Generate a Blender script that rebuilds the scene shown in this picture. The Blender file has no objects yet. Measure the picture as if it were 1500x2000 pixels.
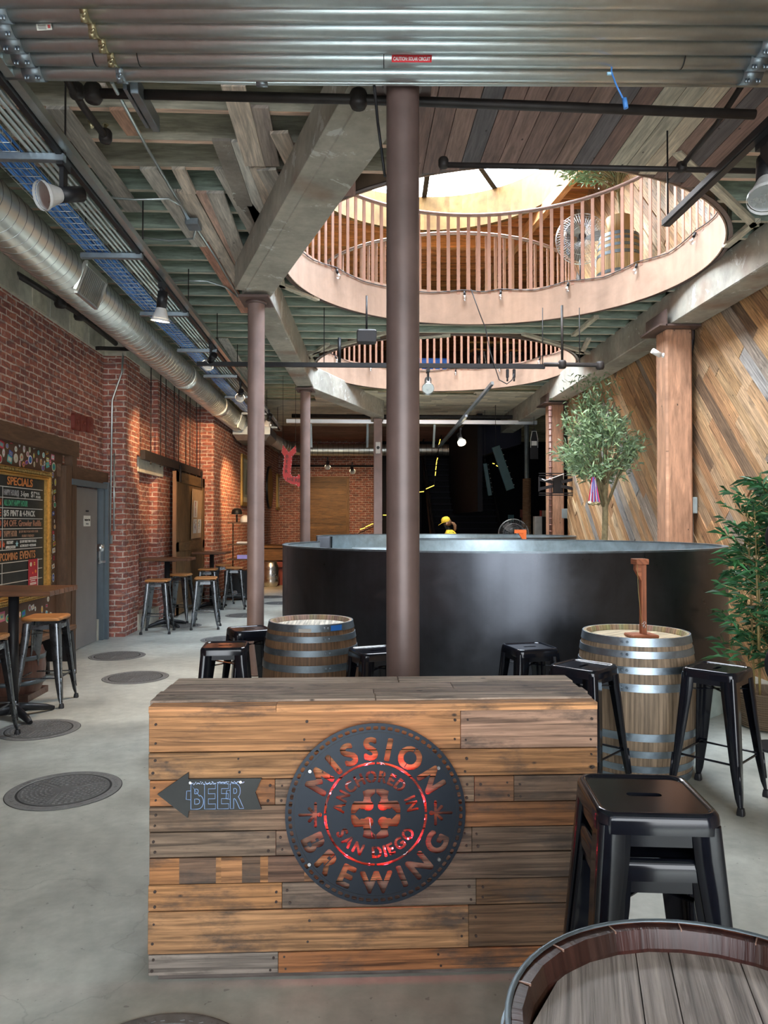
import bpy, bmesh, math, random
from mathutils import Vector, Matrix, noise
random.seed(7)
PI = math.pi
scn = bpy.context.scene
COL = scn.collection

# ------------------------------------------------------------------ camera
F = 1440.0                      # focal length in pixels of the 1500 x 2000 frame
EYE = Vector((0, 0, 1.61))
YAW, PITCH = math.radians(2.39), math.radians(0.875)
camd = bpy.data.cameras.new('camera'); cam = bpy.data.objects.new('camera', camd); COL.objects.link(cam)
camd.sensor_fit = 'HORIZONTAL'; camd.sensor_width = 36; camd.lens = F / 1500 * 36
camd.clip_start = 0.05; camd.clip_end = 200
cam.location = EYE
cam.rotation_euler = (PI / 2 + PITCH, 0, -YAW)
scn.camera = cam
CR = cam.rotation_euler.to_matrix()

# ------------------------------------------------------------------ world, exposure
SKY = 14.0
w = bpy.data.worlds.new('sky'); scn.world = w; w.use_nodes = True
wn = w.node_tree.nodes; wl = w.node_tree.links
bg = wn['Background']; bg.inputs[1].default_value = SKY
tc = wn.new('ShaderNodeTexCoord'); nz = wn.new('ShaderNodeTexNoise'); nz.inputs['Scale'].default_value = 2.2
nz.inputs['Detail'].default_value = 4
rp = wn.new('ShaderNodeValToRGB'); rp.color_ramp.elements[0].color = (.55, .76, 1, 1); rp.color_ramp.elements[1].color = (1, 1, 1, 1)
rp.color_ramp.elements[0].position = .38; rp.color_ramp.elements[1].position = .56
wl.new(tc.outputs['Generated'], nz.inputs['Vector']); wl.new(nz.outputs[0], rp.inputs[0]); wl.new(rp.outputs[0], bg.inputs[0])
# the street outside: dark paving below, dim band for house fronts, set to hold entrance light down, open sky above
sep = wn.new('ShaderNodeSeparateXYZ'); wl.new(tc.outputs['Generated'], sep.inputs[0])
rz = wn.new('ShaderNodeValToRGB'); e = rz.color_ramp.elements; e[0].position = .0; e[0].color = (.02, .02, .02, 1); e[1].position = .42; e[1].color = (1, 1, 1, 1)
q = e.new(.02); q.color = (.07, .07, .07, 1); q = e.new(.34); q.color = (.10, .10, .10, 1)
mm = wn.new('ShaderNodeMath'); mm.operation = 'MULTIPLY'; mm.inputs[1].default_value = SKY
mi = wn.new('ShaderNodeMath'); mi.operation = 'MINIMUM'; mi.inputs[1].default_value = 0; wl.new(sep.outputs[1], mi.inputs[0])
ma = wn.new('ShaderNodeMath'); ma.operation = 'MULTIPLY_ADD'; ma.inputs[1].default_value = .55; wl.new(mi.outputs[0], ma.inputs[0]); wl.new(sep.outputs[2], ma.inputs[2]); wl.new(ma.outputs[0], rz.inputs[0]); wl.new(rz.outputs[0], mm.inputs[0]); wl.new(mm.outputs[0], bg.inputs[1])
scn.view_settings.view_transform = 'Standard'; scn.view_settings.look = 'None'
scn.view_settings.gamma = 1; scn.view_settings.use_curve_mapping = False
scn.view_settings.exposure = 1.6
cy = scn.cycles
cy.use_denoising = True
cy.use_adaptive_sampling = True; cy.adaptive_threshold = .025
cy.max_bounces = 7; cy.diffuse_bounces = 5; cy.glossy_bounces = 4; cy.transparent_max_bounces = 12
cy.sample_clamp_indirect = 6; cy.caustics_reflective = False; cy.caustics_refractive = False

def lamp(name, kind, loc, power, color=(1, 1, 1), size=.1, size_y=None, aim=None, spot=None, blend=.6, portal=False, parent=None):
    l = bpy.data.lights.new(name, kind); o = bpy.data.objects.new(name, l); COL.objects.link(o)
    o.location = loc; l.color = color
    l.energy = power
    if kind == 'AREA':
        l.size = size
        if size_y: l.shape = 'RECTANGLE'; l.size_y = size_y
        if portal: l.cycles.is_portal = True
    else:
        l.shadow_soft_size = size
    if kind == 'SPOT': l.spot_size = spot; l.spot_blend = blend
    if aim is not None:
        d = Vector(aim) - Vector(loc); o.rotation_euler = d.to_track_quat('-Z', 'Y').to_euler()
    if parent: o.parent = parent
    return o

HC1 = (1.53, 7.88); HC2 = (1.62, 13.05); HR = 2.28      # the two round wells in the upper floor
SK1 = (1.40, 12.26); SK2 = (1.40, 6.6)                  # round skylights; the second is unseen, added to let in light
ROOF = 7.6
# daylight openings: the skylight, the added second one and the wide roll-up entrance behind the camera
for (sx, sy) in (SK1, SK2):
    lamp('skylight_portal', 'AREA', (sx, sy, ROOF + 1.35), 1, size=4.5, size_y=4.5, aim=(sx, sy, 0), portal=True)
lamp('entrance_portal', 'AREA', (0.3, -2.3, 2.0), 1, size=5.6, size_y=3.9, aim=(0.3, 5, 2.0), portal=True)
lamp('entrance_daylight', 'AREA', (0.3, -13.0, 3.0), 1250, (.90, .95, 1), size=15, size_y=8, aim=(0.3, 8, 2.6))

# ------------------------------------------------------------------ projection helpers (pixel of the photo -> place in the room)
def ray(px, py):
    return (CR @ Vector(((px - 750) / F, (1000 - py) / F, -1)))
def at(px, py, z):
    return EYE + ray(px, py) * z
def onz(px, py, Z=0.0):
    d = ray(px, py); return EYE + d * ((Z - EYE.z) / d.z)
def onx(px, py, X):
    d = ray(px, py); return EYE + d * ((X - EYE.x) / d.x)
def ony(px, py, Y):
    d = ray(px, py); return EYE + d * ((Y - EYE.y) / d.y)

# ------------------------------------------------------------------ mesh builder
class MB:
    def __init__(s): s.v = []; s.f = []; s.uv = []; s.t = []; s.m = []; s.sm = []
    def add(s, verts, faces, tint=(1, 1, 1), uvs=None, mi=0, smooth=False, uvf=None):
        b = len(s.v); s.v += [tuple(p) for p in verts]
        for f in faces:
            s.f.append([b + i for i in f])
            if uvs: s.uv += [uvs[i] for i in f]
            elif uvf: s.uv += [uvf(verts[i]) for i in f]
            else: s.uv += [(verts[i][0], verts[i][1] + verts[i][2]) for i in f]
            s.t.append(tint); s.m.append(mi); s.sm.append(smooth)
        return s
    def box(s, c, size, R=None, tint=(1, 1, 1), grain=0, mi=0, bev=0.0, bmi=None):
        hx, hy, hz = size[0] / 2, size[1] / 2, size[2] / 2
        c = Vector(c); R3 = (R.to_3x3() if R is not None else Matrix.Identity(3))
        ou, ov = random.random() * 50, random.random() * 50
        if bev <= 0:
            loc = [Vector((x, y, z)) for z in (-hz, hz) for y in (-hy, hy) for x in (-hx, hx)]
            faces = [(0, 2, 3, 1), (4, 5, 7, 6), (0, 1, 5, 4), (2, 6, 7, 3), (0, 4, 6, 2), (1, 3, 7, 5)]
        else:
            b = min(bev, hx * .9, hy * .9, hz * .9); loc = []; idx = {}
            def V(x, y, z):
                k = (round(x, 5), round(y, 5), round(z, 5))
                if k not in idx: idx[k] = len(loc); loc.append(Vector((x, y, z)))
                return idx[k]
            faces = []
            H = (hx, hy, hz)
            def pt(a, sa, o1, s1, o2, s2):
                q = [0, 0, 0]; q[a] = sa * H[a]; q[o1] = s1 * (H[o1] - b); q[o2] = s2 * (H[o2] - b); return V(*q)
            for a in range(3):
                o1, o2 = (a + 1) % 3, (a + 2) % 3
                for sa in (-1, 1):
                    f = [pt(a, sa, o1, -1, o2, -1), pt(a, sa, o1, 1, o2, -1), pt(a, sa, o1, 1, o2, 1), pt(a, sa, o1, -1, o2, 1)]
                    faces.append(tuple(f if sa > 0 else f[::-1]))
            for a in range(3):
                o1, o2 = (a + 1) % 3, (a + 2) % 3
                for s1 in (-1, 1):
                    for s2 in (-1, 1):
                        f = []
                        for (n, sn, oo, so) in ((o1, s1, o2, s2), (o2, s2, o1, s1)):
                            for sa in ((-1, 1) if n == o1 else (1, -1)):
                                q = [0, 0, 0]; q[n] = sn * H[n]; q[oo] = so * (H[oo] - b); q[a] = sa * (H[a] - b); f.append(V(*q))
                        faces.append(tuple(f if s1 * s2 < 0 else f[::-1]))
            for sx in (-1, 1):
                for sy in (-1, 1):
                    for sz in (-1, 1):
                        f = [V(sx * hx, sy * (hy - b), sz * (hz - b)), V(sx * (hx - b), sy * hy, sz * (hz - b)), V(sx * (hx - b), sy * (hy - b), sz * hz)]
                        faces.append(tuple(f if sx * sy * sz > 0 else f[::-1]))
        o = [i for i in (0, 1, 2) if i != grain]
        uvs = [(p[grain] + ou, p[o[0]] + p[o[1]] + ov) for p in loc]
        b0 = len(s.f)
        s.add([c + R3 @ p for p in loc], faces, tint, uvs, mi)
        if bmi is not None: s.m[b0] = bmi
        return s
    def bar(s, p0, p1, wd, ht, tint=(1, 1, 1), mi=0, bev=0, up=(0, 0, 1), bmi=None):
        p0, p1 = Vector(p0), Vector(p1); d = p1 - p0; L = d.length; x = d.normalized(); upv = Vector(up)
        if abs(x.dot(upv)) > .99: upv = Vector((0, 1, 0))
        y = upv.cross(x).normalized(); z = x.cross(y)
        R = Matrix((x, y, z)).transposed()
        return s.box((p0 + p1) / 2, (L, wd, ht), R, tint, 0, mi, bev, bmi)
    def cyl(s, p0, p1, r0, r1=None, n=16, caps=True, tint=(1, 1, 1), mi=0, smooth=True):
        r1 = r0 if r1 is None else r1
        return s.tube([p0, p1], [r0, r1], n, caps, tint, mi, smooth)
    def tube(s, pts, r, n=8, caps=True, tint=(1, 1, 1), mi=0, smooth=True, closed=False):
        pts = [Vector(p) for p in pts]; m = len(pts)
        rr = r if isinstance(r, (list, tuple)) else [r] * m
        rings = []; prev = None; L = 0; vs = []; uvs = []
        for i, p in enumerate(pts):
            if closed: d = (pts[(i + 1) % m] - pts[i - 1])
            else: d = (pts[min(i + 1, m - 1)] - pts[max(i - 1, 0)])
            d = d.normalized() if d.length > 1e-9 else Vector((0, 0, 1))
            if prev is None:
                a = Vector((0, 0, 1)) if abs(d.z) < .9 else Vector((1, 0, 0))
                u = d.cross(a).normalized()
            else:
                u = (prev - d * prev.dot(d)).normalized()
            prev = u; v = d.cross(u)
            if i: L += (p - pts[i - 1]).length
            for k in range(n):
                a = 2 * PI * k / n
                vs.append(p + (u * math.cos(a) + v * math.sin(a)) * rr[i]); uvs.append((L, a * max(rr[i], .01)))
        fs = []
        for i in range(m if closed else m - 1):
            j = (i + 1) % m
            for k in range(n):
                k2 = (k + 1) % n; fs.append((i * n + k, i * n + k2, j * n + k2, j * n + k))
        s.add(vs, fs, tint, uvs, mi, smooth)
        if caps and not closed:
            b = len(s.v) - len(vs)
            for ring, rev in ((list(range(n)), True), (list(range((m - 1) * n, m * n)), False)):
                f = ring[::-1] if rev else ring
                s.f.append([b + i for i in f]); s.uv += [(vs[i][0], vs[i][1]) for i in f]; s.t.append(tint); s.m.append(mi); s.sm.append(False)
        return s
    def hlathe(s, prof, *a, **k):
        """lathe with crisp edges between the profile's segments"""
        for p, q in zip(prof, prof[1:]): s.lathe([p, q], *a, **k)
        return s
    def lathe(s, prof, n=32, c=(0, 0, 0), tint=(1, 1, 1), mi=0, smooth=True, tints=None, a0=0, a1=2 * PI, smv=None):
        c = Vector(c); full = abs(a1 - a0 - 2 * PI) < 1e-6; vs = []; uvs = []; nn = n if full else n + 1
        for j, (r, z) in enumerate(prof):
            for k in range(nn):
                a = a0 + (a1 - a0) * k / n
                vs.append(c + Vector((r * math.cos(a), r * math.sin(a), z))); uvs.append((z, a * .4))
        for j in range(len(prof) - 1):
            for k in range(n):
                k2 = (k + 1) % nn
                t = tints[k % len(tints)] if tints else tint
                i = (j * nn + k, j * nn + k2, (j + 1) * nn + k2, (j + 1) * nn + k)
                b = 0
                s.t.append(t); s.m.append(mi); s.sm.append(smooth)
                s.f.append([len(s.v) + q for q in i])
                uu = [uvs[q] for q in i]
                if full and k2 == 0: uu = [uu[0], (uu[1][0], 2 * PI * .4), (uu[2][0], 2 * PI * .4), uu[3]]
                if tints: uu = [(q[0] + k * 7.3, q[1]) for q in uu]
                s.uv += uu
        s.v += [tuple(p) for p in vs]
        return s
    def loft(s, loops, caps=(True, True), tint=(1, 1, 1), mi=0, smooth=True, closed=True):
        n = len(loops[0]); vs = [Vector(p) for l in loops for p in l]; fs = []
        for j in range(len(loops) - 1):
            for k in range(n if closed else n - 1):
                k2 = (k + 1) % n; fs.append((j * n + k, j * n + k2, (j + 1) * n + k2, (j + 1) * n + k))
        s.add(vs, fs, tint, None, mi, smooth)
        if caps[0]: s.add([vs[i] for i in range(n)], [tuple(range(n))[::-1]], tint, None, mi)
        if caps[1]: s.add([vs[i] for i in range(len(vs) - n, len(vs))], [tuple(range(n))], tint, None, mi)
        return s
    def prism(s, poly, p, ux, uy, dz, tint=(1, 1, 1), mi=0):
        """2D polygon (list) placed at p with axes ux, uy, thick along dz (vector)"""
        p, ux, uy, dz = Vector(p), Vector(ux), Vector(uy), Vector(dz)
        a = [p + ux * x + uy * y for x, y in poly]; b = [q + dz for q in a]; n = len(a)
        s.add(a + b, [tuple(range(n))[::-1], tuple(range(n, 2 * n))] + [(i, (i + 1) % n, n + (i + 1) % n, n + i) for i in range(n)], tint, None, mi)
        return s
    def wallquad(s, p0, p1, z0, z1, tint=(1, 1, 1), mi=0, u0=0):
        """upright quad from p0 to p1 (xy) carrying metre uvs"""
        L = math.hypot(p1[0] - p0[0], p1[1] - p0[1])
        vs = [(p0[0], p0[1], z0), (p1[0], p1[1], z0), (p1[0], p1[1], z1), (p0[0], p0[1], z1)]
        s.add(vs, [(0, 1, 2, 3)], tint, [(u0, z0), (u0 + L, z0), (u0 + L, z1), (u0, z1)], mi); return u0 + L
    def mesh(s, name):
        me = bpy.data.meshes.new(name); me.from_pydata(s.v, [], s.f)
        uvl = me.uv_layers.new(name='UVMap')
        flat = [c for uv in s.uv for c in (uv[0], uv[1])]
        uvl.data.foreach_set('uv', flat)
        ca = me.color_attributes.new('tint', 'FLOAT_COLOR', 'CORNER')
        cl = []
        for f, t in zip(s.f, s.t): cl += list((t[0], t[1], t[2], 1)) * len(f)
        ca.data.foreach_set('color', cl)
        me.polygons.foreach_set('material_index', s.m); me.polygons.foreach_set('use_smooth', s.sm)
        me.validate(); me.update()
        return me
    def obj(s, name, mats, parent=None, loc=(0, 0, 0), rotz=0):
        o = bpy.data.objects.new(name, s.mesh(name)); COL.objects.link(o)
        for m in (mats if isinstance(mats, (list, tuple)) else [mats]): o.data.materials.append(m)
        o.location = loc; o.rotation_euler = (0, 0, rotz)
        if parent is not None: o.parent = parent
        return o

def thing(name, label, cat, loc=(0, 0, 0), rotz=0, group=None):
    o = bpy.data.objects.new(name, None); COL.objects.link(o); o.empty_display_size = .1
    o.location = loc; o.rotation_euler = (0, 0, rotz); o['label'] = label; o['category'] = cat
    if group: o['group'] = group
    return o
def tag(o, label, cat, group=None, kind=None):
    o['label'] = label; o['category'] = cat
    if group: o['group'] = group
    if kind: o['kind'] = kind
    return o
def struct(o, label=None):
    o['kind'] = 'structure'
    if label: o['label'] = label
    return o
def dup(root, loc, rotz, label, group=None):
    r = root.copy(); COL.objects.link(r); r.location = loc; r.rotation_euler = (0, 0, rotz); r['label'] = label
    if group: r['group'] = group
    for ch in list(root.children):
        c = ch.copy(); COL.objects.link(c); c.parent = r
        for g in list(ch.children):
            d = g.copy(); COL.objects.link(d); d.parent = c
    return r

def rr(h, r, n=4, hy=None):
    hy = h if hy is None else hy; out = []
    for cx, cyy, a0 in ((h - r, hy - r, 0), (-h + r, hy - r, PI / 2), (-h + r, -hy + r, PI), (h - r, -hy + r, 1.5 * PI)):
        for k in range(n + 1):
            a = a0 + PI / 2 * k / n; out.append((cx + r * math.cos(a), cyy + r * math.sin(a)))
    return out
def circle(r, n=48, c=(0, 0)): return [(c[0] + r * math.cos(2 * PI * k / n), c[1] + r * math.sin(2 * PI * k / n)) for k in range(n)]

def flat_shape(loops, ext=0.0):
    """fill 2D loops even-odd (holes stay open), thickness 2*ext, returns (verts, faces)"""
    cu = bpy.data.curves.new('tmp', 'CURVE'); cu.dimensions = '2D'; cu.fill_mode = 'BOTH'; cu.extrude = ext
    for lp in loops:
        sp = cu.splines.new('POLY'); sp.points.add(len(lp) - 1); sp.use_cyclic_u = True
        for q, p in zip(sp.points, lp): q.co = (p[0], p[1], 0, 1)
    o = bpy.data.objects.new('tmp', cu); COL.objects.link(o)
    dg = bpy.context.evaluated_depsgraph_get(); ev = o.evaluated_get(dg); me = ev.to_mesh()
    vs = [tuple(v.co) for v in me.vertices]; fs = [tuple(p.vertices) for p in me.polygons]
    ev.to_mesh_clear(); bpy.data.objects.remove(o); bpy.data.curves.remove(cu)
    return vs, fs
def cut_plate(outer, glyphs, th):
    """plate with openings: outer loop minus the even-odd area of every glyph (a list of loops)"""
    from mathutils.geometry import delaunay_2d_cdt
    vs, es = [], []
    for lp in [outer] + [l for g in glyphs for l in g]:
        b = len(vs); vs += [Vector((p[0], p[1])) for p in lp]; es += [(b + i, b + (i + 1) % len(lp)) for i in range(len(lp))]
    ov, oe, of, *_ = delaunay_2d_cdt(vs, es, [], 0, 1e-6)
    def inside(x, y, lp):
        c = False; n = len(lp); j = n - 1
        for i in range(n):
            xi, yi = lp[i][0], lp[i][1]; xj, yj = lp[j][0], lp[j][1]
            if (yi > y) != (yj > y) and x < (xj - xi) * (y - yi) / (yj - yi) + xi: c = not c
            j = i
        return c
    gb = [(min(p[0] for l in g for p in l), max(p[0] for l in g for p in l), min(p[1] for l in g for p in l), max(p[1] for l in g for p in l)) for g in glyphs]
    keep = []
    for f in of:
        x = sum(ov[i][0] for i in f) / 3; y = sum(ov[i][1] for i in f) / 3
        if not inside(x, y, outer): continue
        hole = False
        for g, (x0, x1, y0, y1) in zip(glyphs, gb):
            if x0 <= x <= x1 and y0 <= y <= y1 and sum(inside(x, y, l) for l in g) % 2: hole = True; break
        if not hole: keep.append(tuple(f))
    n = len(ov); V3 = [(p[0], p[1], th) for p in ov] + [(p[0], p[1], -th) for p in ov]; F3 = []; cnt = {}
    for f in keep:
        a, b, c = f; 
        if (ov[b] - ov[a]).cross(ov[c] - ov[a]) < 0: f = (a, c, b)
        F3.append(f); F3.append((f[0] + n, f[2] + n, f[1] + n))
        for q, r in zip(f, f[1:] + f[:1]): cnt[(q, r)] = 1
    for (q, r) in cnt:
        if (r, q) not in cnt: F3.append((q, q + n, r + n, r))
    return V3, F3
_tc = {}
def text2d(s, size=1.0, offset=0.0, ext=0.0, res=3):
    """text as (verts, faces, width); baseline at y 0, starts at x 0"""
    k = (s, size, offset, ext)
    if k in _tc: return _tc[k]
    cu = bpy.data.curves.new('tmp', 'FONT'); cu.body = s; cu.size = size; cu.offset = offset; cu.extrude = ext; cu.resolution_u = res
    o = bpy.data.objects.new('tmp', cu); COL.objects.link(o)
    dg = bpy.context.evaluated_depsgraph_get(); ev = o.evaluated_get(dg); me = ev.to_mesh()
    vs = [tuple(v.co) for v in me.vertices]; fs = [tuple(p.vertices) for p in me.polygons]
    ev.to_mesh_clear(); bpy.data.objects.remove(o); bpy.data.curves.remove(cu)
    wd = (max(v[0] for v in vs) - min(v[0] for v in vs)) if vs else 0
    _tc[k] = (vs, fs, wd); return _tc[k]
def text_loops(s, size, offset=0.0):
    vs, fs, wd = text2d(s, size, offset, 0, 4)
    key = {}; rep = []
    for v in vs:
        k = (round(v[0], 5), round(v[1], 5)); rep.append(key.setdefault(k, len(key)))
    pos = {i: k for k, i in key.items()}
    cnt = {}
    for f in fs:
        g = [rep[i] for i in f]
        for a, b in zip(g, g[1:] + g[:1]):
            if a != b: cnt[(a, b)] = cnt.get((a, b), 0) + 1
    nxt = {}
    for (a, b) in cnt:
        if (b, a) not in cnt: nxt[a] = b
    loops = []
    while nxt:
        a = next(iter(nxt)); lp = []
        while a in nxt:
            lp.append(pos[a]); a = nxt.pop(a)
        if len(lp) > 2: loops.append(lp)
    return loops, wd
def put_text(mb, s, size, p, ux, uy, nrm, offset=0.0, ext=0.0008, width=None, tint=(1, 1, 1), mi=0, lift=.001, align='l'):
    vs, fs, wd = text2d(s, size, offset, ext)
    if not vs: return
    x0 = min(v[0] for v in vs); sx = (width / wd) if (width and wd) else 1.0
    p, ux, uy, nrm = Vector(p), Vector(ux).normalized(), Vector(uy).normalized(), Vector(nrm).normalized()
    W = wd * sx; sh = -W / 2 if align == 'c' else 0
    mb.add([p + ux * ((v[0] - x0) * sx + sh) + uy * v[1] + nrm * (v[2] + lift + ext) for v in vs], fs, tint, None, mi)
# ------------------------------------------------------------------ materials
class NT:
    def __init__(s, name):
        s.m = bpy.data.materials.new(name); s.m.use_nodes = True
        s.n = s.m.node_tree.nodes; s.l = s.m.node_tree.links; s.b = s.n['Principled BSDF']; s.out = s.n['Material Output']
    def node(s, t, **kw):
        nd = s.n.new(t)
        for k, v in kw.items():
            if k in nd.inputs: nd.inputs[k].default_value = v
            else: setattr(nd, k, v)
        return nd
    def link(s, a, b): s.l.new(a, b)
    def uv(s, sx, sy, sz=1, kind='UV', off=None):
        t = s.n.new('ShaderNodeTexCoord'); mp = s.n.new('ShaderNodeMapping')
        mp.inputs['Scale'].default_value = (sx, sy, sz)
        s.link(t.outputs[kind], mp.inputs[0]); return mp.outputs[0]
    def noise(s, vec, scale=1.0, detail=4, rough=.55, dist=0.0):
        nd = s.n.new('ShaderNodeTexNoise'); nd.inputs['Scale'].default_value = scale; nd.inputs['Detail'].default_value = detail
        nd.inputs['Roughness'].default_value = rough; nd.inputs['Distortion'].default_value = dist
        if vec is not None: s.link(vec, nd.inputs['Vector'])
        return nd.outputs[0]
    def ramp(s, fac, stops):
        r = s.n.new('ShaderNodeValToRGB'); e = r.color_ramp.elements
        while len(e) < len(stops): e.new(.5)
        for q, (p, c) in zip(e, stops):
            q.position = p; q.color = (c[0], c[1], c[2], 1) if isinstance(c, (tuple, list)) else (c, c, c, 1)
        s.link(fac, r.inputs[0]); return r.outputs[0]
    def mix(s, fac, a, b, mode='MIX'):
        r = s.n.new('ShaderNodeMix'); r.data_type = 'RGBA'; r.blend_type = mode
        for i, v in ((0, fac), (6, a), (7, b)):
            if isinstance(v, bpy.types.NodeSocket): s.link(v, r.inputs[i])
            elif i == 0: r.inputs[0].default_value = v
            else: r.inputs[i].default_value = (v[0], v[1], v[2], 1)
        return r.outputs[2]
    def math(s, op, a, b=0.0):
        r = s.n.new('ShaderNodeMath'); r.operation = op
        for i, v in ((0, a), (1, b)):
            if isinstance(v, bpy.types.NodeSocket): s.link(v, r.inputs[i])
            else: r.inputs[i].default_value = v
        return r.outputs[0]
    def tint(s):
        a = s.n.new('ShaderNodeAttribute'); a.attribute_name = 'tint'; return a.outputs['Color']
    def bump(s, h, strength=.3, dist=.01):
        b = s.n.new('ShaderNodeBump'); b.inputs['Strength'].default_value = strength; b.inputs['Distance'].default_value = dist
        s.link(h, b.inputs['Height']); s.link(b.outputs[0], s.b.inputs['Normal']); return b
    def set(s, col=None, rough=None, metal=None, spec=None):
        for k, v in (('Base Color', col), ('Roughness', rough), ('Metallic', metal), ('Specular IOR Level', spec)):
            if v is None: continue
            if isinstance(v, bpy.types.NodeSocket): s.link(v, s.b.inputs[k])
            elif k == 'Base Color': s.b.inputs[k].default_value = (v[0], v[1], v[2], 1)
            else: s.b.inputs[k].default_value = v
        return s.m

def plain(name, col, rough=.5, metal=0.0, spec=.5, var=.12, scale=9, bump=0.0):
    t = NT(name); v = t.uv(1, 1, 1, 'Object')
    n = t.noise(v, scale, 4)
    c = t.mix(1.0, (col[0], col[1], col[2]), t.ramp(n, ((.3, 1 - var), (.7, 1 + var * .6))), 'MULTIPLY')
    c = t.mix(1.0, c, t.tint(), 'MULTIPLY')
    if bump: t.bump(t.noise(v, scale * 5, 3), bump, .004)
    return t.set(c, rough, metal, spec)

def wood(name, base=(1, 1, 1), rough=.6, grain=1.0, dark=.45, stain=.5, nails=True, fine=28, coat=0.0, bump=.35, st0=.56):
    """tint attribute x stretched grain x weathering blotches; u runs along the board"""
    t = NT(name)
    g = t.noise(t.uv(1.6, fine), 1.0, 6, .6, 1.2)
    gr = t.ramp(g, ((.32, dark), (.5, .85), (.68, 1.12)))
    w2 = t.noise(t.uv(.8, 6), 1.0, 5, .6, 2.0)
    wv = t.ramp(w2, ((.35, .72), (.55, 1.05)))
    c = t.mix(grain, t.mix(1.0, base, t.tint(), 'MULTIPLY'), gr, 'MULTIPLY')
    c = t.mix(.75 * grain, c, wv, 'MULTIPLY')
    st = t.noise(t.uv(2.2, 5.5), 1.3, 6, .68)
    sf = t.ramp(st, ((st0, 0.0), (st0 + .16, 1.0)))
    c = t.mix(t.math('MULTIPLY', sf, stain), c, (.055, .045, .038))
    if nails:
        vo = t.n.new('ShaderNodeTexVoronoi'); vo.inputs['Scale'].default_value = 1.0; vo.feature = 'F1'
        t.link(t.uv(5, 9), vo.inputs['Vector'])
        nf = t.ramp(vo.outputs['Distance'], ((.05, .9), (.075, 0.0)))
        c = t.mix(nf, c, (.03, .025, .022))
    if fine >= 22:
        wv2 = t.n.new('ShaderNodeTexWave'); wv2.bands_direction = 'Y'; wv2.inputs['Scale'].default_value = 1.0; wv2.inputs['Distortion'].default_value = 5.5; wv2.inputs['Detail'].default_value = 4; wv2.inputs['Detail Scale'].default_value = .8; wv2.inputs['Detail Roughness'].default_value = .6
        t.link(t.uv(1.3, 10), wv2.inputs['Vector']); c = t.mix(.55 * grain, c, t.ramp(wv2.outputs['Fac'], ((.15, .62), (.6, 1.08))), 'MULTIPLY')
    fb = t.noise(t.uv(5, fine * 3.2), 1.0, 4, .6, .3); c = t.mix(.8 * grain, c, t.ramp(fb, ((.3, .68), (.62, 1.12))), 'MULTIPLY')
    if bump: t.bump(t.math('ADD', g, t.math('MULTIPLY', fb, .6)), bump, .004)
    if coat: t.b.inputs['Coat Weight'].default_value = coat; t.b.inputs['Coat Roughness'].default_value = .25
    return t.set(c, rough, 0, .35)

def brick(name, dark=1.0):
    t = NT(name)
    tcn = t.n.new('ShaderNodeTexCoord')
    wob = t.n.new('ShaderNodeTexNoise'); wob.inputs['Scale'].default_value = 8; wob.inputs['Detail'].default_value = 3
    t.link(tcn.outputs['UV'], wob.inputs['Vector'])
    vm = t.n.new('ShaderNodeVectorMath'); vm.operation = 'MULTIPLY_ADD'; vm.inputs[1].default_value = (.03, .03, 0)
    t.link(wob.outputs['Color'], vm.inputs[0]); t.link(tcn.outputs['UV'], vm.inputs[2])
    b = t.n.new('ShaderNodeTexBrick'); b.inputs['Scale'].default_value = 1
    b.inputs['Brick Width'].default_value = .215; b.inputs['Row Height'].default_value = .0765
    b.inputs['Mortar Size'].default_value = .0095; b.inputs['Mortar Smooth'].default_value = .25
    b.inputs['Color1'].default_value = (.34 * dark, .120 * dark, .088 * dark, 1); b.inputs['Color2'].default_value = (.18 * dark, .07 * dark, .06 * dark, 1)
    b.inputs['Mortar'].default_value = (.56 * dark, .46 * dark, .39 * dark, 1); b.inputs['Bias'].default_value = -.25
    t.link(vm.outputs[0], b.inputs['Vector'])
    n1 = t.noise(t.uv(1, 1), 14, 5, .7); n2 = t.noise(t.uv(1, 1), 2.2, 3)
    c = t.mix(1.0, b.outputs['Color'], t.ramp(n1, ((.3, .7), (.7, 1.25))), 'MULTIPLY')
    c = t.mix(.7, c, t.ramp(n2, ((.3, .75), (.7, 1.2))), 'MULTIPLY')
    wf = t.ramp(t.noise(t.uv(1, 1), 9, 6, .75), ((.575, 0.0), (.64, 1.0)))
    gf = t.ramp(t.noise(t.uv(4.6, 13), 1.0, 0), ((.58, 0.0), (.62, .55))); c = t.mix(gf, c, (.15 * dark, .09 * dark, .085 * dark))
    gf = t.ramp(t.noise(t.uv(4.3, 12.4), 1.7, 0), ((.62, 0.0), (.66, .5))); c = t.mix(gf, c, (.45 * dark, .17 * dark, .10 * dark))
    c = t.mix(t.math('MULTIPLY', wf, .65), c, (.42 * dark, .37 * dark, .33 * dark))
    h = t.math('SUBTRACT', 1.0, b.outputs['Fac'])
    t.bump(t.math('ADD', h, t.math('MULTIPLY', n1, .4)), .8, .012)
    return t.set(c, .85, 0, .25)

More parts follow.
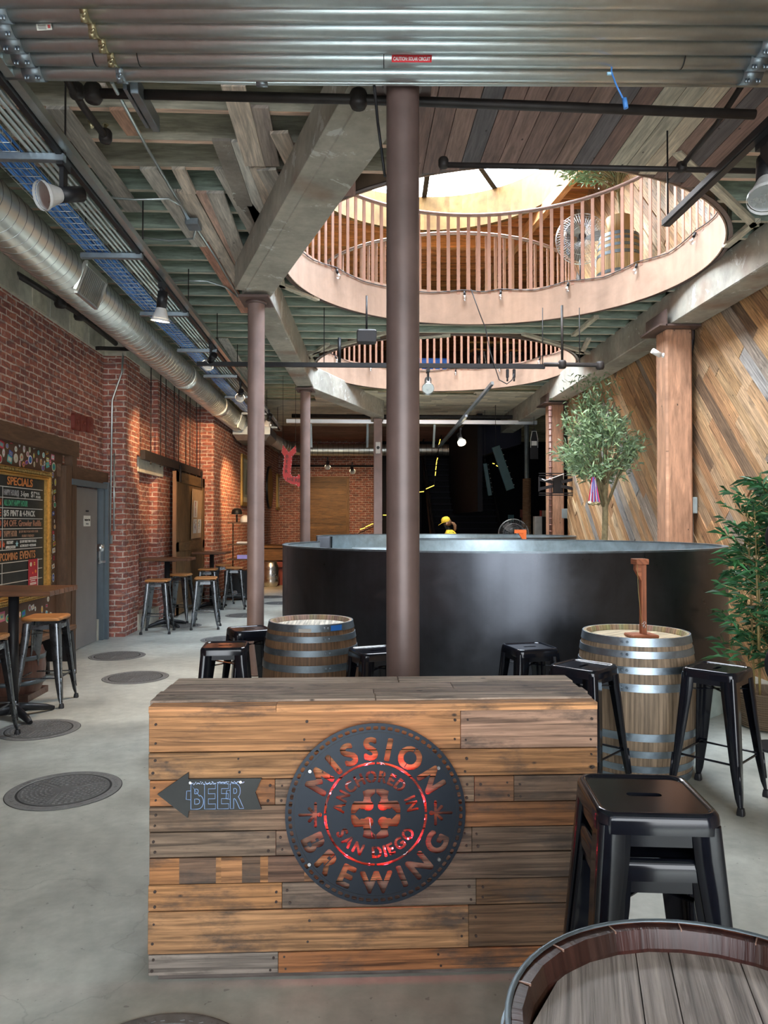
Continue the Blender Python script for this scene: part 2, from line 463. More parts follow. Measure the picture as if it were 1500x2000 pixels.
def concrete(name, col=(.30, .30, .27), peel=0.0, rough=.75, sc=1.0, peelcol=(.62, .64, .60), crack=False):
    t = NT(name); v = t.uv(1, 1, 1, 'Object')
    n1 = t.noise(v, 1.4 * sc, 6, .62); n2 = t.noise(v, 11 * sc, 5, .6)
    c = t.mix(1.0, col, t.ramp(n1, ((.3, .66), (.7, 1.22))), 'MULTIPLY')
    c = t.mix(1.0, c, t.ramp(n2, ((.3, .85), (.7, 1.1))), 'MULTIPLY')
    c = t.mix(1.0, c, t.tint(), 'MULTIPLY')
    hgt = n2
    if peel:
        pf = t.ramp(t.noise(v, 3.2, 8, .72, .6), ((.60, 0.0), (.615, 1.0)))
        c = t.mix(t.math('MULTIPLY', pf, peel), c, peelcol)
        rf = t.ramp(t.noise(v, .9, 3), ((.58, 0.0), (.72, .55))); c = t.mix(rf, c, (.26, .12, .065))
        hgt = t.math('ADD', n2, pf)
    if crack:
        vo = t.n.new('ShaderNodeTexVoronoi'); vo.feature = 'DISTANCE_TO_EDGE'; vo.inputs['Scale'].default_value = .45
        nv = t.n.new('ShaderNodeVectorMath'); nv.operation = 'MULTIPLY_ADD'; nv.inputs[1].default_value = (.7, .7, .7)
        nq = t.n.new('ShaderNodeTexNoise'); nq.inputs['Scale'].default_value = 3; nq.inputs['Detail'].default_value = 6
        t.link(v, nq.inputs['Vector']); t.link(nq.outputs['Color'], nv.inputs[0]); t.link(v, nv.inputs[2]); t.link(nv.outputs[0], vo.inputs['Vector'])
        cf = t.ramp(vo.outputs['Distance'], ((.001, .22), (.004, 0.0)))
        c = t.mix(cf, c, (.10, .10, .09))
        sp = t.ramp(t.noise(v, 26, 2), ((.70, 0.0), (.73, .5))); c = t.mix(sp, c, (.13, .125, .115))
        ro = t.ramp(n1, ((.3, .34), (.7, .62))); t.link(ro, t.b.inputs['Roughness'])
        t.bump(hgt, .12, .004); return t.set(c, None, 0, .45)
    t.bump(hgt, .3, .006)
    return t.set(c, rough, 0, .3)

def sheet(name, col, rough=.3, metal=1.0, mott=.25, sc=6, streak=0.0):
    """sheet metal with cloudy mottling, in the metal itself"""
    t = NT(name); v = t.uv(1, 1, 1, 'Object')
    n = t.noise(v, sc, 7, .68, .3)
    c = t.mix(1.0, col, t.ramp(n, ((.3, 1 - mott), (.7, 1 + mott))), 'MULTIPLY')
    c = t.mix(1.0, c, t.tint(), 'MULTIPLY')
    if streak:
        s2 = t.noise(t.uv(7, 7, .5, 'Object'), 1.0, 4); c = t.mix(streak, c, t.ramp(s2, ((.3, .6), (.7, 1.2))), 'MULTIPLY')
    r = t.ramp(n, ((.3, rough * (1 - mott)), (.7, min(1, rough * (1 + 1.2 * mott)))))
    t.link(r, t.b.inputs['Roughness'])
    return t.set(c, None, metal, .5)

M = {}
M['floor'] = concrete('worn_concrete_floor', (.44, .45, .40), crack=True)
M['brick'] = brick('red_brick', 1.18)
M['brick_dark'] = brick('back_wall_brick', .8)  # brick colours scaled darker for the back wall
M['band'] = concrete('grey_concrete_band', (.60, .57, .47), peel=.2, peelcol=(.2, .19, .15))
M['beam'] = concrete('green_grey_painted_beam', (.44, .415, .35), peel=.8)
M['flake'] = concrete('flaking_white_painted_board', (.34, .30, .26), peel=1.0, sc=2)
M['curb'] = concrete('pale_concrete_curb', (.36, .42, .38))
M['joist'] = wood('green_painted_joist', (.41, .49, .40), stain=.35, fine=14, nails=False, dark=.7)
M['joist_raw'] = wood('bare_joist_edge', (.72, .66, .52), stain=.3, fine=20, dark=.65)
M['deckboard'] = wood('weathered_ceiling_board', (2.0, 2.0, 2.0), stain=.25, fine=20, dark=.6)
M['dwall'] = wood('reclaimed_wall_plank', (1, 1, 1), stain=.7, fine=22, dark=.5)
M['pallet'] = wood('reclaimed_pallet_wood', (1.12, .90, .72), stain=.85, fine=46, dark=.30, bump=.7, rough=.75, st0=.50)
M['roofwood'] = wood('orange_roof_timber', (1, 1, 1), stain=.15, fine=16, dark=.7, nails=False)
M['ply'] = wood('new_plywood', (.36, .21, .075), stain=.05, fine=10, dark=.75, nails=False)
M['post'] = wood('brown_painted_timber_post', (.58, .32, .20), stain=.15, fine=9, dark=.82, nails=True, bump=.15)
M['column'] = plain('brown_painted_steel', (.128, .085, .074), .42, .15, .5, .25, 4)
M['columnpale'] = plain('mauve_brown_column_paint', (.25, .17, .147), .45, .1, .5, .2, 4)
M['corten'] = sheet('rusty_brown_steel_band', (.43, .29, .21), .6, .15, .22, 2.2, .3)
M['baluster'] = plain('rusty_rail_paint', (.40, .215, .15), .5, .1)
M['rail'] = plain('handrail_paint', (.30, .20, .17), .35, .5)
M['drum'] = sheet('dark_hot_rolled_steel', (.068, .073, .084), .33, .9, .24, 2.0, .3)
M['galv'] = sheet('galvanised_sheet', (.46, .56, .62), .34, .9, .2, 7)
M['duct'] = sheet('spiral_duct_metal', (.74, .75, .70), .33, .95, .08, 3)
M['fanblade'] = plain('fan_blade', (.20, .20, .20), .5, .3)
M['ductseam'] = sheet('duct_seam_metal', (.30, .31, .29), .35, 1.0, .1, 5)
M['pipe'] = sheet('galvanised_conduit', (.60, .67, .68), .31, .94, .07, 14)
M['brass'] = sheet('brass_strut_clamp', (.42, .36, .22), .4, 1.0)
M['strut'] = sheet('strut_channel', (.30, .35, .39), .4, .9, .2, 8)
M['blackpipe'] = plain('black_iron_pipe', (.035, .030, .028), .5, .3, .4, .3)
M['black'] = plain('black_paint', (.012, .012, .014), .45, 0, .4, .1)
M['blackgloss'] = plain('black_gloss_enamel', (.006, .007, .011), .14, 0, .38, .3)
M['gun'] = sheet('gunmetal_stool_steel', (.14, .15, .16), .30, .9, .35, 14)
M['seatwood'] = wood('orange_elm_seat', (.62, .27, .09), stain=.1, fine=30, dark=.6, nails=False, rough=.35)
M['tabletop'] = wood('brown_table_top', (.20, .09, .045), stain=.3, fine=25, dark=.6, nails=False, rough=.3)
M['stave'] = wood('oak_stave', (1, 1, 1), stain=.25, fine=30, dark=.62, nails=False)
M['hoop'] = sheet('galvanised_hoop', (.30, .37, .43), .38, .9, .25, 9)
M['hoopdark'] = sheet('worn_dark_hoop', (.15, .18, .20), .45, .8, .35, 9)
M['redwood'] = wood('cedar_stain', (.42, .14, .065), stain=.05, fine=30, dark=.75, nails=False, rough=.45)
M['frontrim'] = wood('red_brown_barrel_chime', (.45, .30, .24), stain=.2, fine=20, dark=.6, nails=False, rough=.28)
M['fronthead'] = wood('worn_barrel_head', (.46, .39, .35), stain=.35, fine=60, dark=.35, nails=True, rough=.55, bump=.6)
M['signmetal'] = plain('matte_black_sign_plate', (.020, .026, .036), .36, .5, .5, .1)
M['chalkboard'] = plain('chalkboard', (.030, .032, .030), .6, 0, .3, .35, 5)
M['gold'] = sheet('gilt_frame', (.62, .36, .10), .38, .8, .3, 40)
M['golddark'] = sheet('gilt_ornament', (.36, .25, .09), .5, .7, .6, 60)
M['panel'] = plain('brown_panel_paint', (.115, .058, .032), .5, 0, .4, .15, 3)
M['trim'] = wood('brown_door_trim', (.145, .080, .045), stain=.2, fine=12, dark=.8, nails=False)
M['doorgrey'] = plain('grey_door_paint', (.22, .205, .195), .4, 0, .5, .1, 3)
M['jamb'] = plain('blue_grey_jamb', (.11, .14, .16), .45, 0, .5, .1)
M['steelpale'] = sheet('satin_steel', (.6, .62, .63), .28, 1.0, .1)
M['white'] = plain('white_plastic', (.75, .75, .73), .4)
M['greybox'] = plain('grey_box_paint', (.36, .44, .46), .45)
M['leaf_olive'] = plain('olive_leaf', (.25, .36, .19), .45, 0, .5, .3, 3)
M['leaf_bamboo'] = plain('bamboo_leaf', (.035, .13, .045), .4, 0, .5, .3, 3)
M['bark'] = plain('olive_bark', (.30, .25, .14), .8, 0, .3, .4, 12, .5)
M['cane'] = plain('bamboo_cane', (.34, .25, .09), .4, 0, .5, .3, 8)
M['basket'] = wood('woven_seagrass', (.26, .18, .11), stain=.4, fine=90, dark=.4, nails=False, bump=.9)
M['wicker'] = wood('pale_wicker', (.62, .42, .2), stain=.3, fine=60, dark=.4, nails=False, bump=.9)
M['darkwall'] = plain('black_painted_wall', (.006, .006, .009), .7, 0, .2)
M['darkwood'] = wood('brown_far_boarding', (.17, .085, .03), stain=.5, fine=12, dark=.5)
M['barnwood'] = wood('olive_brown_barn_door', (.20, .115, .05), stain=.35, fine=5, dark=.7, nails=False)
M['doorrail'] = plain('barn_door_edge', (.34, .17, .08), .5)
M['cardboard'] = plain('cardboard', (.50, .32, .18), .7)
M['iron'] = sheet('cast_iron_cover', (.19, .19, .185), .55, .2, .3, 20)
M['irondark'] = sheet('cast_iron_lid', (.12, .12, .117), .6, .2, .3, 20)  # iron coloured darker between the studs, so the studs look lit
M['irongroove'] = plain('dark_groove', (.02, .02, .02), .8)
M['teal'] = plain('dark_teal_panel', (.02, .065, .075), .5)
M['rope'] = wood('coiled_rope', (.22, .12, .06), stain=.2, fine=60, dark=.4, nails=False)
M['red'] = plain('red_sign_paint', (.58, .035, .03), .4)
M['gaugered'] = plain('oxide_red_iron', (.19, .035, .022), .6)
M['darktext'] = plain('dark_brown_letters', (.12, .03, .02), .5)
M['tinted'] = plain('printed_colour', (1, 1, 1), .6, 0, .3, .05)
M['blue'] = plain('blue_cable_jacket', (.08, .28, .72), .4, 0, .5, .25, 10)
M['wire'] = sheet('wire_basket_tray', (.5, .52, .5), .35, 1.0)
M['orange'] = plain('orange_plastic', (.8, .16, .03), .4)
M['skin'] = plain('skin', (.55, .30, .21), .5)
M['hair'] = plain('fair_brown_hair', (.20, .10, .05), .6, 0, .3, .4, 40)
M['yellow'] = plain('yellow_cloth', (.72, .48, .03), .8)
M['jeans'] = plain('dark_jeans', (.03, .04, .07), .9)

def emit(name, col, strength):
    t = NT(name); t.set(col, .4); t.b.inputs['Emission Color'].default_value = (*col, 1); t.b.inputs['Emission Strength'].default_value = strength
    return t.m
M['lampglow'] = emit('lit_lamp_face', (1, .80, .52), 14)
M['ledred'] = emit('red_led', (1, .05, .08), 8)
M['tape'] = emit('yellow_light_strip', (1, .72, .1), .8)
gt = NT('clear_pane')
tr = gt.n.new('ShaderNodeBsdfTransparent'); gl = gt.n.new('ShaderNodeBsdfGlossy'); gl.inputs['Roughness'].default_value = .05
mx = gt.n.new('ShaderNodeMixShader'); mx.inputs[0].default_value = .06; tr.inputs[0].default_value = (.96, .98, 1, 1)
gt.link(tr.outputs[0], mx.inputs[1]); gt.link(gl.outputs[0], mx.inputs[2]); gt.link(mx.outputs[0], gt.out.inputs[0]); M['pane'] = gt.m
gb = NT('bulb_glass')
tr = gb.n.new('ShaderNodeBsdfTransparent'); gl = gb.n.new('ShaderNodeBsdfGlossy'); gl.inputs['Roughness'].default_value = .08
mx = gb.n.new('ShaderNodeMixShader'); mx.inputs[0].default_value = .35
gb.link(tr.outputs[0], mx.inputs[1]); gb.link(gl.outputs[0], mx.inputs[2]); gb.link(mx.outputs[0], gb.out.inputs[0]); M['bulb'] = gb.m
# ------------------------------------------------------------------ the shell
CEIL = 4.39; DECK = 4.59; UP = 4.83
XL, XR, YB, YF = -3.55, 4.25, -2.2, 25.0
mb = MB(); mb.box((1.5, 11.5, -.1), (13.5, 28.0, .2), grain=1); struct(mb.obj('floor', M['floor']))

# left brick wall: face steps, a pier, a bricked-up niche
mb = MB(); u = 0
P1 = 10.62; X2 = -3.24; NY0, NY1 = 11.3, 12.35; P2 = 15.25
u = mb.wallquad((XL, YB), (XL, P1), 0, 4.0, u0=u)
u = mb.wallquad((XL, P1), (X2, P1), 0, 4.0, u0=u)
u = mb.wallquad((X2, P1), (X2, NY0), 0, 4.0, u0=u)
u = mb.wallquad((X2, NY0), (X2 - .13, NY0), 0, 4.0, u0=u)
u = mb.wallquad((X2 - .13, NY0), (X2 - .13, NY1), 0, 4.02, u0=u)
u = mb.wallquad((X2 - .13, NY1), (X2, NY1), 0, 4.0, u0=u)
u = mb.wallquad((X2, NY1), (X2, P2), 0, 4.0, u0=u)
u = mb.wallquad((X2, P2), (-2.86, P2), 0, 4.0, u0=u)
u = mb.wallquad((-2.86, P2), (-2.52, YF), 0, 4.0, u0=u)
struct(mb.obj('wall_left', M['brick']))
mb = MB()
mb.box(((XL - .12), (YB + P1) / 2, 4.2), (.3, P1 - YB, .42), grain=1)
mb.box(((X2 - .15), (P1 + P2) / 2, 4.2), (.34, P2 - P1 + .1, .42), grain=1); mb.box((-3.08, P2 + .12, 4.2), (.6, .3, .42))
mb.bar((-3.00, P2, 4.2), (-2.66, YF, 4.2), .34, .42)
for i in range(22):
    y = YB + .6 + i * .62 + random.uniform(-.08, .08)
    if y < P1 - .2: mb.box((XL + .036, y, 4.17), (.015, random.uniform(.3, .5), .34), tint=(.86, .86, .86) if i % 2 else (1.08, 1.06, 1.0))
struct(mb.obj('trim_1', M['band']))
mb = MB(); mb.box((X2 - .01, (NY0 + NY1) / 2 + .1, 2.5), (.06, 1.45, .22), grain=1); mb.box((X2 - .06, (NY0 + NY1) / 2, .12), (.16, NY1 - NY0 + .1, .24), grain=1)
mb.box((XL + .02, P1 - .18, .14), (.06, .34, .3), grain=1)
struct(mb.obj('trim_2', M['band']))

# wall beyond the left wall's end, back of the room painted black to keep the light there low
mb = MB(); mb.wallquad((-2.8, YF), (.75, YF), 0, 4.6); struct(mb.obj('wall_back', M['brick_dark']))
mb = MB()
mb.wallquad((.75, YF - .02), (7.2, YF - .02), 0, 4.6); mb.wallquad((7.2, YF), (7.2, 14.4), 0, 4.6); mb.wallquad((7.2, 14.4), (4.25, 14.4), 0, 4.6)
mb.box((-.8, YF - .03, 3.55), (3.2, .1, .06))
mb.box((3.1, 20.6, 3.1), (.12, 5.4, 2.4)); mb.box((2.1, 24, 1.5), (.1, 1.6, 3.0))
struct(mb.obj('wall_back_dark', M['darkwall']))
# wall behind the camera with the open roll-up entrance
mb = MB(); mb.wallquad((-2.5, YB), (XL, YB), 0, 4.6); mb.wallquad((XR, YB), (3.1, YB), 0, 4.6); mb.wallquad((3.1, YB), (-2.5, YB), 3.9, 4.6)
struct(mb.obj('wall_front', M['brick']))

# diagonal reclaimed boards on the right wall
def clip(poly, ax, lim, keep_less):
    out = []
    for i in range(len(poly)):
        a, b = poly[i - 1], poly[i]
        ia = (a[ax] <= lim) if keep_less else (a[ax] >= lim); ib = (b[ax] <= lim) if keep_less else (b[ax] >= lim)
        if ia != ib:
            t = (lim - a[ax]) / (b[ax] - a[ax]); out.append((a[0] + (b[0] - a[0]) * t, a[1] + (b[1] - a[1]) * t))
        if ib: out.append(b)
    return out
PAL = [(.60, .34, .16), (.66, .42, .22), (.52, .29, .14), (.68, .46, .26), (.44, .24, .12), (.58, .38, .22), (.40, .32, .25), (.28, .18, .11), (.62, .35, .16), (.64, .44, .27), (.70, .50, .30), (.62, .37, .18), (.56, .34, .18), (.40, .37, .34)]
mb = MB(); R = random.Random(4)
ca = math.radians(46); dy, dz = -math.cos(ca), -math.sin(ca); ny_, nz_ = math.sin(ca), -math.cos(ca)
Y0, Y1, Z0, Z1 = -2.2, 14.4, 0.0, ROOF
sn = -9.0
while sn < 14:
    wd = R.uniform(.10, .165); a = -22 + R.uniform(0, 1.5)
    while a < 6:
        L = R.uniform(.7, 2.4)
        cs = [(a, sn), (a + L - .004, sn), (a + L - .004, sn + wd - .004), (a, sn + wd - .004)]
        poly = [(dy * p + ny_ * q, dz * p + nz_ * q) for p, q in cs]
        for ax, lim, kl in ((0, Y0, False), (0, Y1, True), (1, Z0, False), (1, Z1, True)):
            poly = clip(poly, ax, lim, kl)
            if len(poly) < 3: break
        if len(poly) >= 3:
            c = R.choice(PAL); k = R.uniform(.8, 1.15); c = tuple(x * k for x in c); th = R.choice((.0, .004, .009, .015))
            ou, ov = R.uniform(0, 60), R.uniform(0, 60); n = len(poly)
            vs = [(XR - .012 - th, y, z) for y, z in poly] + [(XR, y, z) for y, z in poly]
            def f(p): return ((p[1] * dy + p[2] * dz) + ou, (p[1] * ny_ + p[2] * nz_) + ov)
            mb.add(vs, [tuple(range(n))] + [(i, n + i, n + (i + 1) % n, (i + 1) % n) for i in range(n)], c, None, 0, False, f)
        a += L
    sn += wd
struct(mb.obj('wall_right', M['dwall']))
mb = MB(); mb.box((XR + .08, 6.1, ROOF / 2), (.14, 16.6, ROOF)); struct(mb.obj('wall_right_backing', M['darkwall']))

# upper floor slab with its two round wells
vs, fs = flat_shape([[(XL - .2, YB - .2), (7.3, YB - .2), (7.3, YF + .2), (XL - .2, YF + .2)], circle(HR + .01, 72, HC1), circle(HR + .01, 72, HC2)], .12)
mb = MB(); mb.add([(x, y, z + DECK + .12) for x, y, z in vs], fs); struct(mb.obj('floor_upper', M['joist']))

# joists: green painted faces, bare lower edge
def spans(y, x0, x1, pad=.04):
    cuts = []
    for cx, cyy in (HC1, HC2):
        d = (HR + pad) ** 2 - (y - cyy) ** 2
        if d > 0: cuts.append((cx - math.sqrt(d), cx + math.sqrt(d)))
    cuts.sort(); out = []; a = x0
    for c0, c1 in cuts:
        if c0 > a: out.append((a, min(c0, x1)))
        a = max(a, c1)
    if a < x1: out.append((a, x1))
    return out
mb = MB(); y = 3.36; i = 0
while y < YF:
    for a, b in spans(y, XL, 3.9 if y < 14.4 else 7.1):
        if b - a > .1:
            k = random.uniform(.85, 1.12); warm = (1.30, 1.0, .96) if y < 6.2 else ((1, 1, 1) if y < 15 else (1.5, 1.15, .9))
            mb.box(((a + b) / 2, y, (CEIL + DECK) / 2), (b - a, .048, DECK - CEIL), tint=tuple(k * q for q in warm), bmi=1)
    y += .406; i += 1
struct(mb.obj('ceiling', [M['joist'], M['joist_raw']]))
# ------------------------------------------------------------------ beams and columns
BB = 4.05
C0 = onz(787, 1526.0).xy; C0 = Vector((at(787, 1022, 4.0).x, at(787, 1022, 4.0).y))
C1 = at(499.5, 1022, 7.9).xy; C2 = at(596, 1022, 13.1).xy; C3 = at(738, 1022, 16.6).xy
def beam(name, p, q, z0, z1, wd, label):
    m = MB(); m.bar((p[0], p[1], (z0 + z1) / 2), (q[0], q[1], (z0 + z1) / 2), wd, z1 - z0, bev=.012)
    return struct(m.obj(name, M['beam']), label)
beam('beam', (C0.x, C0.y - 5), C0, BB + .01, CEIL + .05, .30, 'painted beam running from the entrance to the near column')
beam('beam', C0, C1, BB, CEIL + .04, .31, 'peeling grey beam running from the near column to the second')
m = MB(); dv = (C1 - C0).normalized(); pn = Vector((-dv.y, dv.x)); o_ = pn * .235
if o_.x > 0: o_ = -o_
a_, b_ = C0 + o_ + dv * -.6, C1 + o_ - dv * .12
m.bar((a_.x, a_.y, 4.20), (b_.x, b_.y, 4.20), .03, .28); m.bar((a_.x + .05, a_.y, 4.07), (b_.x + .05, b_.y, 4.07), .12, .025)
struct(m.obj('steel_channel', M['beam']), 'steel channel bolted along the near beam')
beam('beam', C1, C2, BB - .03, CEIL + .03, .30, 'beam between the second and third round columns')
beam('beam', C2, C3, BB - .05, CEIL + .02, .30, 'beam slanting from the third column to the square far column')
beam('beam', C3, (C3.x, YF), BB - .06, CEIL + .02, .28, 'dark beam running to the back wall')
BX = 4.02
beam('beam', (BX, YB), (BX, 14.7), 4.02, CEIL + .03, .36, 'long grey green beam along the plank wall')
beam('beam', (BX, 14.7), (BX + .1, YF), 4.0, CEIL + .03, .34, 'far end of the long beam beyond the plank wall')
def column(loc, r, h, label, plate=.17, mt='columnpale'):
    t = thing('round_column', label, 'column', (loc.x, loc.y, 0), math.atan2((C2 - C1).y, (C2 - C1).x) - PI / 2)
    m = MB(); m.cyl((0, 0, 0), (0, 0, h - .05), r, n=40, caps=False); m.obj('shaft', M[mt], t)
    m = MB(); m.box((0, 0, h - .018), (plate * 1.9, plate * 2.3, .03), bev=.004); m.cyl((0, 0, h - .06), (0, 0, h - .03), r * 1.18, r * 1.3, n=32)
    m.obj('cap_plate', M['column'], t)
    m = MB(); m.cyl((0, 0, 0), (0, 0, .02), r * 1.5, n=32); m.obj('base_plate', M['column'], t)
    return t
column(C0, .09, BB, 'thick brown round column standing just behind the wooden counter', mt='column')
column(C1, .09, BB - .03, 'brown round column left of the steel drum wall, nearest the left stools')
column(C2, .09, BB - .05, 'mauve brown round column beside the red arrow sign')
t = thing('square_column', 'slim square brown column carrying a small white camera', 'column', (C3.x, C3.y, 0), 0)
m = MB(); m.box((0, 0, 1.98), (.19, .16, 3.96), bev=.006); m.obj('shaft', M['columnpale'], t)
c = thing('security_camera', 'small white security camera box on the slim square column', 'camera', (C3.x, C3.y - .085, 3.30))
m = MB(); m.box((0, -.03, 0), (.11, .05, .26), bev=.008); m.obj('housing', M['white'], c)
m = MB(); m.cyl((0, -.05, 0), (0, -.085, 0), .035, n=20); m.obj('lens', M['black'], c)

def timber(px, z, zb, wd, label):
    p = at(px, 1022, z); t = thing('timber_post', label, 'post', (p.x, p.y, 0), 0)
    m = MB(); m.box((0, 0, zb / 2), (wd, wd * .95, zb), bev=.022, grain=2); m.obj('shaft', M['post'], t)
    m = MB(); m.box((-.05, 0, zb + .0), (wd + .18, .62, .022)); m.box((-wd / 2 - .035 - .02, 0, zb + .09), (.016, .62, .20)); m.box((wd / 2 + .03, 0, zb - .06), (.014, .2, .12))
    m.obj('beam_saddle', M['column'], t)
    return p
R1 = timber(1318, 9.15, 4.00, .33, 'massive orange brown timber post in front of the plank wall')
R2 = timber(1084, 14.75, 3.98, .30, 'orange brown timber post holding the black screen bracket')

# ------------------------------------------------------------------ ceiling boards under the joists
BR = random.Random(11)
def board(m, x, y0, y1, wd, c, z=CEIL - .014, sk=0.0):
    m.bar((x, y0, z), (x + sk, y1, z), wd, .024, tint=c)
m = MB(); x = C0.x + .13
cols = [(.145, .092, .078), (.125, .080, .068), (.16, .105, .088), (.080, .072, .076), (.14, .088, .075), (.17, .108, .092)]
k = 0
while x < 2.72:
    yend = HC1[1] - math.sqrt(max(0, (HR + .03) ** 2 - (x + .07 - HC1[0]) ** 2)) - .02
    if x > HC1[0] + 1.0: yend = min(yend, 6.55)
    c = (.34, .32, .26) if k in (11, 12) else ((.36, .31, .24) if k == 13 else cols[k % 6])
    q = BR.uniform(.85, 1.15)
    board(m, x + .07, 1.0, yend, .137, tuple(v * q for v in c)); x += .142; k += 1
x = C0.x - .32
while x > -.9:
    f = (x - C0.x) / (C1.x - C0.x); yb = C0.y + (C1.y - C0.y) * f + .25
    yend = HC1[1] - math.sqrt(max(0.0, (HR + .03) ** 2 - min((HR) ** 2, (x - HC1[0]) ** 2))) - .02
    if yend > yb: board(m, x, yb, min(yend, 8.0), .137, tuple(v * BR.uniform(.8, 1.1) for v in cols[k % 6]))
    x -= .142; k += 1
struct(m.obj('ceiling_boarding', M['deckboard']))
m = MB()
def brd(px0, py0, px1, py1, wd, c, dz=0):
    dz = (brd.k * 7 % 11) * .0032; brd.k += 1; a = onz(px0, py0, CEIL - .014 - dz); b = onz(px1, py1, CEIL - .014 - dz); m.bar((a.x, a.y, CEIL - .014 - dz), (b.x, b.y, CEIL - .014 - dz), wd, .024, tint=c)
brd.k = 0
G1, G2, G3, G4 = (.31, .285, .25), (.40, .34, .28), (.24, .20, .175), (.42, .40, .36)
for a in ((112, 210, 262, 412, .15, G1), (455, 165, 498, 322, .15, G2), (505, 208, 530, 322, .13, G3), (545, 258, 578, 330, .13, G2), (448, 275, 512, 432, .14, G4), (475, 322, 520, 440, .12, G3),
          (290, 328, 390, 480, .135, G1), (348, 328, 372, 376, .1, G2), (362, 372, 470, 560, .14, G2), (420, 375, 492, 560, .14, G1), (436, 328, 510, 470, .15, G1), (330, 372, 400, 470, .12, G1),
          (395, 375, 470, 520, .1, (.36, .24, .19)), (500, 326, 535, 405, .15, G2), (228, 212, 262, 262, .1, (.34, .20, .14)), (190, 165, 205, 190, .1, G2), (395, 470, 480, 610, .12, (.33, .17, .12)),
          (410, 662, 478, 762, .16, G2), (436, 662, 490, 745, .14, G4), (300, 560, 318, 590, .12, G2), (520, 330, 545, 380, .15, G1)):
    brd(*a)
struct(m.obj('ceiling_boards', M['deckboard']))
m = MB(); brd.k = 3; brd(432, 273, 478, 400, .13, (1, 1, 1)); brd(470, 385, 520, 450, .13, (.9, .9, .9)); struct(m.obj('ceiling_board_flaking', M['flake']))
# trimmers around the wells and diagonal bracing laths
m = MB()
def lath(px0, py0, px1, py1, wd=.07, dz=0.02, c=(1, 1, 1)):
    a = onz(px0, py0, CEIL - dz); b = onz(px1, py1, CEIL - dz); m.bar((a.x, a.y, CEIL - dz), (b.x, b.y, CEIL - dz), wd, .04, tint=c)
for a in ((1322, 295, 1475, 440), (1478, 430, 1418, 480), (538, 552, 620, 585), (545, 532, 552, 560), (597, 693, 755, 650), (600, 700, 640, 672), (597, 690, 616, 712), (1022, 652, 1150, 690), (1165, 618, 1120, 655),
          (1150, 662, 1135, 690), (880, 655, 760, 663)):
    lath(*a)
# far ceiling: tiled pale boarding beyond the second well
struct(m.obj('trim_3', M['joist_raw']))
m = MB(); R = random.Random(3)
y = 15.5
while y < YF - .3:
    x = C3.x - 1.4 if y < 16.6 else C3.x - 3.2
    while x < 3.8:
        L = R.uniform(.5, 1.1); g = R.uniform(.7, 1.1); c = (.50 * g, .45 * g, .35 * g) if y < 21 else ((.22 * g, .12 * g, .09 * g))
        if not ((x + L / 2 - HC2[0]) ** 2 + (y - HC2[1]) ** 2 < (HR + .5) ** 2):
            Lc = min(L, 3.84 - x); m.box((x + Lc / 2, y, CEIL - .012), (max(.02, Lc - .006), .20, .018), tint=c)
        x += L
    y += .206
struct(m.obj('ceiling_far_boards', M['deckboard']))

# ------------------------------------------------------------------ round railings around the wells
FB, FT, HRL = 4.375, 4.83, 5.90
def railing(c, label):
    t = thing('round_railing', label, 'railing', (c[0], c[1], 0), 0)
    m = MB(); m.hlathe([(HR, FT), (HR - .014, FT), (HR - .014, FB), (HR, FB), (HR, FT)], 120); m.obj('fascia_band', M['corten'], t)
    m = MB(); m.lathe([(HR + .012, FB + .01), (HR + .05, FB + .01), (HR + .05, FB - .0), (HR + .012, FB), (HR + .012, FB + .01)], 96, smooth=False); m.obj('lower_flange', M['column'], t)
    m = MB(); m.tube([(HR * .996 * math.cos(a), HR * .996 * math.sin(a), HRL) for a in [2 * PI * k / 96 for k in range(96)]], .026, 10, closed=True); m.obj('handrail', M['rail'], t)
    m = MB(); m.box((0, 0, (FT + HRL) / 2 - .03), (.012, .046, HRL - FT + .02)); me = m.mesh('baluster'); me.materials.append(M['baluster'])
    for k in range(100):
        a = 2 * PI * (k + .5) / 100
        o = bpy.data.objects.new('baluster', me); COL.objects.link(o); o.parent = t
        o.location = (HR * .995 * math.cos(a), HR * .995 * math.sin(a), 0); o.rotation_euler = (0, 0, a)
    return t
railing(HC1, 'large rust brown round railing around the near ceiling opening')
railing(HC2, 'smaller looking round railing around the far ceiling opening')

# ------------------------------------------------------------------ upper storey and roof
vs, fs = flat_shape([[(XL - .2, YB - .2), (7.3, YB - .2), (7.3, YF + .2), (XL - .2, YF + .2)], circle(2.28, 64, SK1), circle(2.28, 64, SK2)], .06)
m = MB(); m.add([(x, y, z + ROOF + .06) for x, y, z in vs], fs, (.48, .17, .06)); struct(m.obj('roof', M['roofwood']))
m = MB(); y = 3.0; k = 0
while y < YF:
    cuts = []
    for cx, cyy in (SK1, SK2):
        d = 2.3 ** 2 - (y - cyy) ** 2
        if d > 0: cuts.append((cx - math.sqrt(d), cx + math.sqrt(d)))
    x = XL
    for a, b in cuts: m.box(((x + a) / 2, y, ROOF - .06), (a - x, .045, .13), tint=(.80, .33, .11)); x = b
    m.box(((x + 7) / 2, y, ROOF - .06), (7 - x, .045, .13), tint=(.80, .33, .11)); y += .42; k += 1
for y in (9.4, 15.0, 19.2): m.box((1.7, y, ROOF - .2), (10.6, .12, .3), tint=(.75, .32, .1))
for a, b in (((3.75, 10.6), (3.1, 17.5)), ((-1.0, 15.0), (-1.6, 22))): m.bar((a[0], a[1], ROOF - .25), (b[0], b[1], ROOF - .25), .12, .22, tint=(.78, .36, .14))
struct(m.obj('roof_joists', M['roofwood']))
m = MB(); R = random.Random(8)
for z in range(14): m.box((1.9, YF - .1, UP + .1 + z * .2), (11, .05, .196), tint=(.34 * R.uniform(.8, 1.1), .12, .045))
